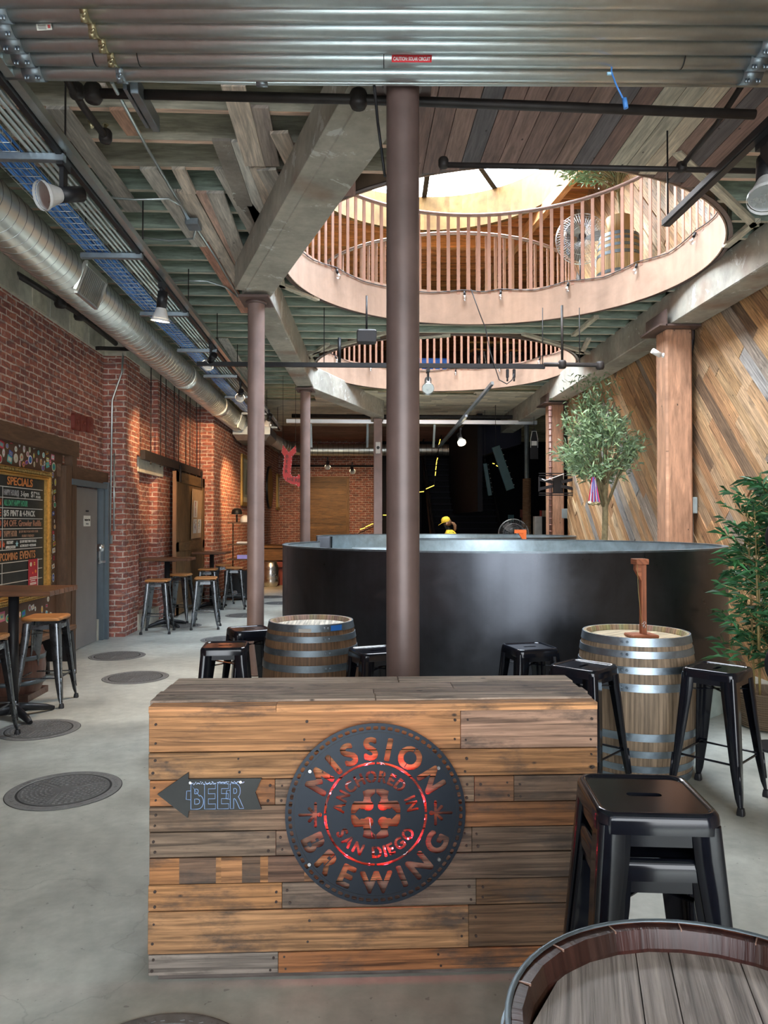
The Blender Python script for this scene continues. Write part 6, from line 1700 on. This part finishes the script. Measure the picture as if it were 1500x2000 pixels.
# upstairs table and stools seen through the far well
q = at(962, 1022, 17.5); t = thing('upstairs_table', 'small wood topped table upstairs behind the far railing', 'table', (q.x, q.y, UP))
m = MB(); m.box((0, 0, 1.0), (1.2, .7, .045), bev=.005); m.obj('table_top', M['ply'], t); m = MB(); m.cyl((0, 0, 0), (0, 0, .98), .04, n=16); m.cyl((0, 0, 0), (0, 0, .03), .22, n=20); m.obj('post', M['black'], t)
for px, z, nm in ((933, 17.0, 'left of two grey stools upstairs behind the far railing'), (1003, 17.1, 'right of two grey stools upstairs behind the far railing')):
    q = at(px, 1022, z); dup(sw, (q.x, q.y, UP), .3, nm, WS)
q = at(838, 1022, 17.0); m = MB(); m.box((q.x, q.y, UP + .3), (.9, .5, .5), bev=.03, tint=(1, 1.2, 1.8)); tag(m.obj('blue_bench_box', M['blue']), 'blue low box upstairs behind the far railing', 'box')

# ------------------------------------------------------------------ string lights on the well bands
def bulbs(c, ztop, lst, label):
    t = thing('string_light', label, 'string light', (c[0], c[1], ztop))
    an = []
    for px, py in lst:
        d = ray(px, py); A = d.x ** 2 + d.y ** 2; B = -2 * (d.x * c[0] + d.y * c[1]); Cc = c[0] ** 2 + c[1] ** 2 - (HR - .035) ** 2
        tt = (-B + math.sqrt(max(0, B * B - 4 * A * Cc))) / 2 / A; q = EYE + d * tt; an.append(math.atan2(q.y - c[1], q.x - c[0]))
    m = MB(); pts = []; N = 90; a0, a1 = an[0] + .55, an[-1] - .4
    for k in range(N + 1):
        a = a0 + (a1 - a0) * k / N; r = HR - .028
        ds = min(abs(a - b) for b in an); pts.append((r * math.cos(a), r * math.sin(a), .02 - .06 * min(1, ds / .22)))
    m.tube(pts, .006, 5); m.obj('cord', M['black'], t)
    for a in an:
        r = HR - .04; q = Vector((r * math.cos(a), r * math.sin(a), -.02)); d = Vector((-math.cos(a) * .35, -math.sin(a) * .35, -1)).normalized()
        m = MB(); m.cyl(q + d * -.01, q + d * .045, .016, n=12); s_ = m.obj('socket', M['black'], t)
        m = MB(); L = [q + d * v for v in (.045, .07, .10, .125, .14)]; m.tube(L, [.014, .026, .030, .02, .004], 12); m.obj('bulb', M['bulb'], t)
        m = MB(); m.tube([q + d * .05, q + d * .11], .006, 5); m.obj('filament', M['steelpale'], t)
bulbs(HC1, FT, ((657, 522), (907, 560), (978, 562), (1110, 545), (1244, 506), (1358, 432)), 'string of clear bulbs along the near round opening')
bulbs(HC2, FT, ((655, 700), (722, 706), (890, 722), (977, 720), (1055, 708)), 'string of clear bulbs along the far round opening')

# ------------------------------------------------------------------ red arrow sign
px0, py0 = 510, 720; k_ = 5.884
poly = [(250, 875), (318, 962), (395, 885), (402, 960), (352, 1012), (347, 1100), (338, 1205), (350, 1232), (378, 1242), (412, 1242), (430, 1212), (500, 1290), (430, 1362), (403, 1332), (340, 1322), (285, 1292), (258, 1258), (246, 1200), (255, 1110), (266, 1010), (234, 962)]
ZS = 14.0
w3 = [at(px0 + x / k_, py0 + y / k_, ZS) for x, y in poly]; o = at(564, 870, ZS)
t = thing('red_arrow_sign', 'red bent arrow sign with small bulbs hanging beside the third column', 'sign', (o.x, o.y, o.z))
Rm = CR.to_4x4().inverted()
ux_ = Vector((math.cos(YAW), -math.sin(YAW), 0)); uz_ = Vector((0, 0, 1)); nn_ = Vector((-math.sin(YAW), -math.cos(YAW), 0))
loc2 = [((p - o).dot(ux_), (p - o).z) for p in w3]
m = MB(); m.prism(loc2, -nn_ * .08, ux_, uz_, nn_ * .08); m.obj('arrow_body', M['red'], t)
m = MB()
for i in range(len(loc2)):
    a, b = Vector(loc2[i]), Vector(loc2[(i + 1) % len(loc2)]); L = (b - a).length; n = max(1, int(L / .055)); cen = Vector((0, 0))
    for j in range(n):
        q = a.lerp(b, j / n); P = ux_ * q.x + uz_ * q.y + nn_ * .008; m.lathe([(0, -.009), (.009, 0), (0, .009)], 6, c=P, tint=(1, .9, .85))
m.obj('marquee_bulbs', M['white'], t)
m = MB()
def sgt(ch, x, y, s): P = at(px0 + x / k_, py0 + y / k_, ZS) - o; P = ux_ * P.dot(ux_) + uz_ * P.z; put_text(m, ch, s, P, ux_, uz_, nn_, offset=.002, lift=.004)
for ch, x, y in (('B', 287, 1030), ('E', 287, 1088), ('E', 282, 1145), ('R', 277, 1200), ('H', 303, 1288), ('E', 350, 1293), ('R', 392, 1303), ('E', 425, 1305)): sgt(ch, x, y, .095)
m.obj('letters', M['darktext'], t)
for x, y in ((250, 875), (395, 885)):
    q = at(px0 + x / k_, py0 + y / k_, ZS) - o; m = MB(); m.cyl(q, (q.x, q.y, 4.6 - o.z), .004, n=5); m.obj('hanging_wire', M['blackpipe'], t)

# ------------------------------------------------------------------ merchandise shelf, keg, bench
q = at(470, 1022, 15.6)
t = thing('merchandise_shelf', 'open metal shelf of merchandise against the far brick wall', 'shelf', (q.x, q.y, 0))
for z in (1.62, 1.16, .85):
    m = MB(); m.box((0, 0, z), (.50, .35, .025)); m.obj('shelf_board', M['trim'], t)
m = MB()
for sx in (-.18, .24): m.cyl((sx, .12, .6), (sx, .12, 1.62), .012, n=8)
m.obj('uprights', M['blackpipe'], t)
m = MB(); m.box((0, 0, .33), (.62, .4, .58), bev=.01); m.obj('black_case', M['black'], t)
m = MB(); m.cyl((-.08, -.205, .16), (-.08, -.21, .16), .05, n=20); m.cyl((-.08, -.21, .16), (-.08, -.215, .16), .03, n=16); m.obj('round_emblem', M['steelpale'], t)
h = thing('baseball_cap', 'dark baseball cap displayed on top of the merchandise shelf', 'cap', (q.x - .08, q.y, 1.63))
m = MB(); m.cyl((.0, 0, 0), (0, 0, .16), .02, n=10); m.obj('stand', M['black'], h)
m = MB(); m.lathe([(.11, .17), (.115, .20), (.10, .26), (.06, .295), (0, .30)], 20); m.add([(-.09, -.09, .18), (-.22, -.06, .15), (-.24, 0, .145), (-.22, .06, .15), (-.09, .09, .18)], [(0, 1, 2, 3, 4)]); m.obj('crown', M['black'], h)
m = MB(); m.lathe([(.11, 0), (.12, .05), (.09, .12), (.03, .15), (0, .15)], 18, c=(.05, -.03, 0)); m.v = [(x * .9, y, z) for x, y, z in m.v]; o = m.obj('pale_hat', M['white'], None, (q.x + .06, q.y - .04, 1.633)); tag(o, 'pale cap sitting under the dark one on the shelf', 'cap')
m = MB(); m.box((q.x + .1, q.y - .02, 1.20), (.34, .28, .05), bev=.02); tag(m.obj('folded_shirts', M['white']), 'stack of white folded shirts on the middle shelf', 'shirts')
m = MB(); m.box((q.x + .1, q.y - .1, .905), (.30, .1, .08), tint=(.5, .5, 1.3)); tag(m.obj('boxed_goods', M['white']), 'small white and blue box on the lower shelf', 'box')
q = at(529, 1022, 18.8)
t = thing('beer_keg', 'steel beer keg at the foot of the far bench', 'keg', (q.x, q.y, 0))
m = MB(); m.lathe([(0, .02), (.15, .0), (.17, .03), (.19, .08), (.20, .14), (.19, .18), (.20, .22), (.20, .40), (.19, .44), (.20, .48), (.19, .54), (.165, .58), (.16, .64), (.13, .64), (.13, .58), (0, .57)], 32); m.obj('body', M['steelpale'], t)
m = MB(); m.lathe([(0, .60), (.03, .60), (.03, .57)], 12); m.obj('valve', M['steelpale'], t)
t = thing('far_bench', 'wooden ledge and red seat at the far end of the aisle', 'bench', at(536, 1022, 19.6) * 1 - Vector((0, 0, 1.61)))
m = MB(); m.box((0, 0, 1.0), (1.0, 1.2, .06)); m.box((0, -.1, .8), (.9, .9, .3)); m.obj('ledge', M['darkwood'], t); m = MB(); m.box((0, -.1, .55), (.85, .8, .14)); m.box((0, .0, .24), (.8, .7, .48)); m.obj('red_seat', M['gaugered'], t)

# far boarded opening and shelf line on the back wall
a, b = ony(603, 1000, YF - .06), ony(676, 1000, YF - .06)
m = MB(); n = 16; H_ = ony(640, 931, YF - .06).z
for k in range(n): g = random.uniform(.75, 1.25); m.box(((a.x + b.x) / 2, YF - .05, H_ * (k + .5) / n), (b.x - a.x, .05, H_ / n - .004), tint=(g, g, g))
m.box((a.x - .04, YF - .06, H_ / 2), (.09, .08, H_), grain=2); m.box((b.x + .05, YF - .06, H_ / 2), (.12, .08, H_), grain=2)
struct(m.obj('door_2', M['darkwood']), 'brown boarded opening in the far brick wall')
# ------------------------------------------------------------------ dark staircase with light strip
sx0, sx1 = ony(842, 1000, 22).x, ony(972, 1000, 22).x
t = thing('staircase', 'black staircase climbing at the dark far end of the hall', 'staircase', (sx0, 20.5, 0))
m = MB()
for k in range(20): m.box(((sx1 - sx0) / 2, .2 * k, .11 + .19 * k), (sx1 - sx0, .24, .035), tint=(2.2, 2.2, 2.4)); m.box(((sx1 - sx0) / 2, .2 * k + .1, .02 + .19 * k), (sx1 - sx0, .02, .17))
m.obj('treads', M['darkwall'], t)
for x in (-.03, sx1 - sx0 + .03): m = MB(); m.bar((x, -.1, .1), (x, 3.9, 3.85), .05, .30); m.obj('stringer', M['blackpipe'], t)
m = MB()
for k in range(14): m.cyl((-.03, .3 * k - .1, .1 + .285 * k), (-.03, .3 * k - .1, 1.05 + .285 * k), .012, n=6)
m.cyl((-.03, -.1, 1.05), (-.03, 3.9, 4.0), .025, n=8); m.obj('handrail', M['black'], t)
t = thing('yellow_light_strip', 'dashed yellow light strip climbing beside the dark staircase', 'light strip', at(819, 958, 20.4))
o = t.location; m = MB()
for a, b in (((819, 961), (828, 960)), ((832, 955), (848, 948)), ((850, 929), (851, 921)), ((851, 918), (852, 910)), ((852, 908), (853, 901)), ((853, 900), (855, 894)), ((857, 869), (859, 862)), ((859, 861), (860, 858)), ((962, 905), (966, 906)), ((969, 909), (973, 911)), ((976, 914), (978, 918)),
    ((703, 1034), (713, 1031)), ((714, 1029), (724, 1025)), ((724, 1024), (729, 1023)), ((748, 1006), (755, 1006))): m.tube([at(*a, 20.4) - o, at(*b, 20.4) - o], .011, 5)
m.obj('lit_segments', M['tape'], t)
m = MB(); m.tube([at(700, 1042, 20.6) - o, at(726, 1030, 20.6) - o, at(750, 1012, 20.6) - o, at(800, 968, 20.6) - o, at(848, 950, 20.6) - o, at(852, 900, 20.6) - o, at(862, 850, 20.6) - o], .012, 5); m.obj('dark_cord', M['black'], t)
# hanging teal panels
for (pa, pb, z, wd, nm) in (((968, 872), (997, 956), 17.2, .20, 'large dark teal panel hanging aslant near the far duct'), ((947, 905), (957, 968), 18.0, .10, 'narrow dark teal panel hanging behind the larger one')):
    a, b = at(*pa, z), at(*pb, z); m = MB(); m.bar(a, b, wd, .05, up=(0, 1, 0), bev=.01)
    t = thing('teal_sign', nm, 'sign', a); m.v = [tuple(Vector(v) - a) for v in m.v]; 
    m.obj('board', M['teal'], t); m = MB()
    d = (b - a); 
    for k in range(7): c = d * (.08 + .14 * k) + Vector((.11 if wd > .15 else .07, 0, .03)); m.lathe([(0, -.012), (.012, 0), (0, .012)], 8, c=c, tint=(.8, .8, .8))
    m.obj('small_bulbs', M['white'], t)
    m = MB(); m.cyl((0, 0, 0), (0, 0, CEIL - a.z), .006, n=5); m.obj('hanging_wire', M['black'], t)
# rope column, dark hood, menu, orange game, TV bracket
q = at(1029, 1022, 17.5); t = thing('rope_wrapped_pole', 'grey pole wrapped in brown rope near the dark bar', 'pole', (q.x, q.y, 0))
m = MB(); m.cyl((0, 0, 0), (0, 0, 3.99), .055, n=18); m.obj('pole', M['strut'], t)
m = MB(); zt_ = at(1029, 936, 17.5).z; z = .6
while z < zt_: m.tube([(.085 * math.cos(a), .085 * math.sin(a), z + .02 * a / 6.28) for a in [2 * PI * k / 20 for k in range(21)]], .018, 6, caps=False); z += .034
m.obj('rope_wrap', M['rope'], t)
q = at(1000, 885, 19.5); m = MB(); m.loft([[(-.9, 0, 0), (.25, 0, .35), (.25, 1.4, .35), (-.9, 1.4, 0)], [(-.9, 0, 1.5), (.25, 0, 1.5), (.25, 1.4, 1.5), (-.9, 1.4, 1.5)]], smooth=False, tint=(3, 3, 3.2)); o = m.obj('metal_hood', M['darkwall'], None, (q.x, q.y, q.z - .1)); tag(o, 'big dark sheet metal hood above the far bar', 'hood')
q = at(1043, 866, 16.5); t = thing('hanging_bottle_sign', 'dark hanging sign with a pale rounded outline beside the far beam', 'sign', q)
m = MB(); m.prism([(-.09, -.35), (.09, -.35), (.09, .1), (.05, .3), (-.05, .3), (-.09, .1)], (0, 0, 0), ux_, uz_, nn_ * .02); m.obj('board', M['black'], t)
m = MB(); m.tube([ux_ * x + uz_ * z_ + nn_ * .025 for x, z_ in ((-.08, -.1), (-.08, .1), (-.045, .27), (.045, .27), (.08, .1), (.08, -.1))], .008, 5); m.prism([(-.06, -.05), (.06, -.05), (.06, .05), (-.06, .05)], nn_ * .02, ux_, uz_, nn_ * .004); m.obj('outline', M['white'], t)
m = MB(); m.cyl((0, 0, .28), (0, 0, CEIL - q.z), .005, n=5); m.obj('hanging_wire', M['black'], t)
for (px, py, w_, h_, mt, nm) in ((998, 1012, .16, .18, 'teal', 'small dim green framed sheet behind the fan'), (1020, 1003, .12, .22, 'darktext', 'small dim purple sheet beside the rope pole')):
    q = at(px, py, 20.3); m = MB(); m.box((0, 0, 0), (w_, .02, h_), tint=(1.5, 1.5, 1.5)); m.box((0, .0, -h_ / 2 - q.z / 2 + .01), (.04, .02, q.z - .0)); tag(m.obj('framed_sheet', M[mt], None, q), nm, 'sign')
q = at(1050, 1018, 18.2); m = MB(); m.loft([[(x, y, z) for x, y in rr(.10, .04, 3)] for z in (0, 1.30, 1.78)]); o = m.obj('cream_dispenser', M['white'], None, (q.x, q.y, 0)); tag(o, 'cream upright dispenser left of the far timber post', 'dispenser')
q = at(1056, 1003, 19); m = MB()
for k in range(4): m.box((.06 * k, 0, .0), (.05, .02, .16), tint=[(.6, .1, .08), (.5, .4, .3), (.45, .35, .25), (.5, .42, .3)][k])
m.box((.09, .02, -q.z / 2), (.3, .02, q.z - .1), tint=(.02, .02, .02)); tag(m.obj('menu_cards', M['tinted'], None, q), 'small red and tan cards in the dark bar', 'cards')
q = at(1024, 1022, 10.75); t = thing('orange_hook_game', 'orange wooden hook game between the two round enclosures', 'game', (q.x, q.y, 0))
m = MB(); m.box((.0, 0, .765), (.05, .05, 1.41), bev=.004); m.box((-.06, 0, 1.49), (.17, .05, .05)); m.prism([(-.02, 1.36), (-.09, 1.465), (-.02, 1.465)], (0, .02, 0), (1, 0, 0), (0, 0, 1), (0, -.04, 0)); m.obj('post_and_arm', M['orange'], t)
m = MB(); m.box((0, 0, .03), (.3, .3, .06)); m.obj('base', M['orange'], t)
q = at(1087, 946, 14.25); t = thing('screen_bracket', 'black articulated screen bracket on the far timber post', 'bracket', q)
m = MB(); m.box((.03, 0, .0), (.20, .04, .34), bev=.01); m.obj('centre_plate', M['black'], t)
for z in (.21, .165, -.17, -.21):
    m = MB(); m.box((-.0, -.03, z), (.70, .02, .018)); m.obj('rail', M['black'], t)
for sx in (-1, 1):
    for z in (.10, -.09):
        m = MB(); m.bar((sx * .08, -.02, z * .4), (sx * .34, -.01, z), .05, .06, tint=(1.5, 1.5, 1.5)); m.obj('arm', M['black'], t)
    m = MB(); m.box((sx * .345, -.02, 0), (.03, .03, .28)); m.obj('end_plate', M['black'], t)
m = MB(); m.tube([(-.30, -.05, .10), (-.24, -.06, .07), (-.15, -.06, .10), (.02, -.06, .16), (.12, -.05, .20), (.13, -.02, .1)], .009, 6); m.tube([(-.16, -.06, .12), (-.10, -.06, .08)], .007, 6); m.obj('white_cable', M['white'], t)
m = MB(); q = at(1074, 790, 14.45); m.cyl((q.x, q.y - .03, .5), (q.x, q.y - .03, 3.9), .035, n=12, tint=(1.5, 1.2, 1.1))
for k in range(26): m.cyl((q.x, q.y - .03, .7 + .125 * k), (q.x, q.y - .03, .712 + .125 * k), .045, n=12, tint=(3, 2.2, 2))
tag(m.obj('ribbed_pipe', M['column']), 'brown pipe with evenly spaced bands beside the far timber post', 'pipe')

# ------------------------------------------------------------------ person in yellow cap
q = at(884, 1022, 16.2); PX, PY = q.x, q.y
t = thing('person', 'person in a yellow mesh cap and yellow top with a ponytail, head bowed left', 'person', (PX, PY, 0))
J = {'pel': (0, 0, .93), 'bel': (-.01, 0, 1.06), 'chest': (-.04, 0, 1.26), 'neck': (-.07, 0, 1.43), 'nk2': (-.10, 0, 1.50), 'hd': (-.135, 0, 1.585), 'hd2': (-.145, 0, 1.66),
     'sl': (-.04, .17, 1.37), 'el': (-.10, .22, 1.11), 'wl': (-.30, .18, 1.08), 'hl': (-.38, .17, 1.08), 'sr': (-.04, -.17, 1.37), 'er': (-.10, -.22, 1.11), 'wr': (-.30, -.18, 1.08), 'hr': (-.38, -.17, 1.08),
     'll': (0, .09, .88), 'kl': (-.02, .10, .49), 'al': (.01, .10, .08), 'tl': (-.15, .11, .035), 'lr': (0, -.09, .88), 'kr': (-.02, -.10, .49), 'ar': (.01, -.10, .08), 'tr': (-.15, -.11, .035)}
RD = {'pel': (.13, .12), 'bel': (.12, .10), 'chest': (.135, .11), 'neck': (.055, .055), 'nk2': (.05, .05), 'hd': (.075, .075), 'hd2': (.082, .082), 'sl': (.055, .055), 'el': (.04, .04), 'wl': (.027, .027), 'hl': (.032, .02), 'll': (.085, .085), 'kl': (.058, .058), 'al': (.04, .04), 'tl': (.04, .03)}
for k_a, k_b in (('sr', 'sl'), ('er', 'el'), ('wr', 'wl'), ('hr', 'hl'), ('lr', 'll'), ('kr', 'kl'), ('ar', 'al'), ('tr', 'tl')): RD[k_a] = RD[k_b]
E = [('pel', 'bel'), ('bel', 'chest'), ('chest', 'neck'), ('neck', 'nk2'), ('nk2', 'hd'), ('hd', 'hd2'), ('chest', 'sl'), ('sl', 'el'), ('el', 'wl'), ('wl', 'hl'), ('chest', 'sr'), ('sr', 'er'), ('er', 'wr'), ('wr', 'hr'), ('pel', 'll'), ('ll', 'kl'), ('kl', 'al'), ('al', 'tl'), ('pel', 'lr'), ('lr', 'kr'), ('kr', 'ar'), ('ar', 'tr')]
for s_, sy in (('l', 1), ('r', -1)):
    for f in range(4):
        a = 'f%s%d' % (s_, f); b = a + 'b'; y = sy * (.17 + (f - 1.5) * .018); L = (.05, .06, .055, .042)[f]
        J[a] = (-.40, y, 1.075); J[b] = (-.40 - L, y, 1.055); J[b + 'c'] = (-.40 - L * 1.35, y, 1.03); RD[a] = (.009, .009); RD[b] = (.008, .008); RD[b + 'c'] = (.007, .007); E += [('h' + s_, a), (a, b), (b, b + 'c')]
    a = 'th' + s_; J[a] = (-.36, sy * .135, 1.075); J[a + 'b'] = (-.40, sy * .12, 1.06); RD[a] = (.011, .011); RD[a + 'b'] = (.009, .009); E += [('w' + s_, a), (a, a + 'b')]
names_ = list(J); me = bpy.data.meshes.new('body'); me.from_pydata([J[n] for n in names_], [(names_.index(a), names_.index(b)) for a, b in E], [])
o = bpy.data.objects.new('body', me); COL.objects.link(o); sk = o.modifiers.new('s', 'SKIN'); sk.use_smooth_shade = True
for n, v in zip(names_, me.skin_vertices[0].data): v.radius = RD[n]; v.use_root = (n == 'pel')
sb2 = o.modifiers.new('u', 'SUBSURF'); sb2.levels = 1; sb2.render_levels = 1
dg = bpy.context.evaluated_depsgraph_get(); me2 = bpy.data.meshes.new_from_object(o.evaluated_get(dg)); bpy.data.objects.remove(o)
for v in me2.vertices:          # face: brow, nose, mouth and chin on the side turned to -x
    x, y, z = v.co
    if z > 1.52 and x < -.17: 
        v.co.x -= .02 * math.exp(-((z - 1.60) / .018) ** 2 - (y / .016) ** 2) + .010 * math.exp(-((z - 1.545) / .02) ** 2 - (y / .03) ** 2)
o = bpy.data.objects.new('body', me2); COL.objects.link(o); o.parent = t; me2.materials.append(M['skin'])
m = MB(); c = Vector((-.145, 0, 1.64)); cr_ = MB()
cr_.lathe([(.098, .0), (.102, .03), (.092, .075), (.06, .11), (0, .122)], 24); cr_.lathe([(.098, 0), (.090, 0)], 24)
cr_.add([(-.06, -.085, .005), (-.12, -.075, -.01), (-.175, -.04, -.03), (-.185, 0, -.035), (-.175, .04, -.03), (-.12, .075, -.01), (-.06, .085, .005)], [(0, 1, 2, 3, 4, 5, 6)]); tl = Matrix.Rotation(Rd(-14), 3, 'Y')
cr_.v = [tuple(c + tl @ Vector(v)) for v in cr_.v]; cr_.obj('cap', M['yellow'], t)
m = MB(); m.lathe([(.0, .07), (.075, .05), (.093, 0), (.08, -.06), (.04, -.09), (0, -.1)], 20, c=(-.115, 0, 1.635)); m.tube([(-.03, 0, 1.62), (.02, 0, 1.60), (.05, 0, 1.56), (.055, 0, 1.48), (.04, 0, 1.42)], [.03, .035, .038, .03, .01], 10); m.obj('hair', M['hair'], t)
m = MB()
for sy in (-1, 1): m.lathe([(0, -.03), (.012, -.02), (.014, .01), (.008, .03), (0, .032)], 8, c=(-.14, sy * .09, 1.60)); 
m.obj('ear', M['skin'], t)
m = MB(); m.loft([[(x + cx_, y, z) for x, y in rr(hx, min(hx, hy) * .9, 4, hy)] for cx_, hx, hy, z in ((0, .15, .19, .84), (0, .145, .175, .95), (-.01, .14, .165, 1.08), (-.04, .15, .19, 1.28), (-.045, .12, .20, 1.38), (-.06, .085, .12, 1.44), (-.07, .068, .075, 1.465))])
for sy in (-1, 1): m.tube([(-.04, sy * .15, 1.38), (-.06, sy * .19, 1.30), (-.09, sy * .215, 1.20)], [.07, .062, .055], 12)
m.obj('yellow_top', M['yellow'], t)
m = MB()
for sy in (-1, 1): m.tube([(0, sy * .08, .93), (0, sy * .095, .75), (-.02, sy * .10, .49), (.01, sy * .10, .1)], [.125, .105, .075, .06], 14)
m.obj('trousers', M['jeans'], t)
m = MB()
for sy in (-1, 1): m.loft([[(x - .07, y + sy * .105, z) for x, y in rr(hx, .04, 3, .048)] for hx, z in ((.14, 0), (.14, .035), (.11, .075), (.06, .10))])
m.obj('shoes', M['black'], t)
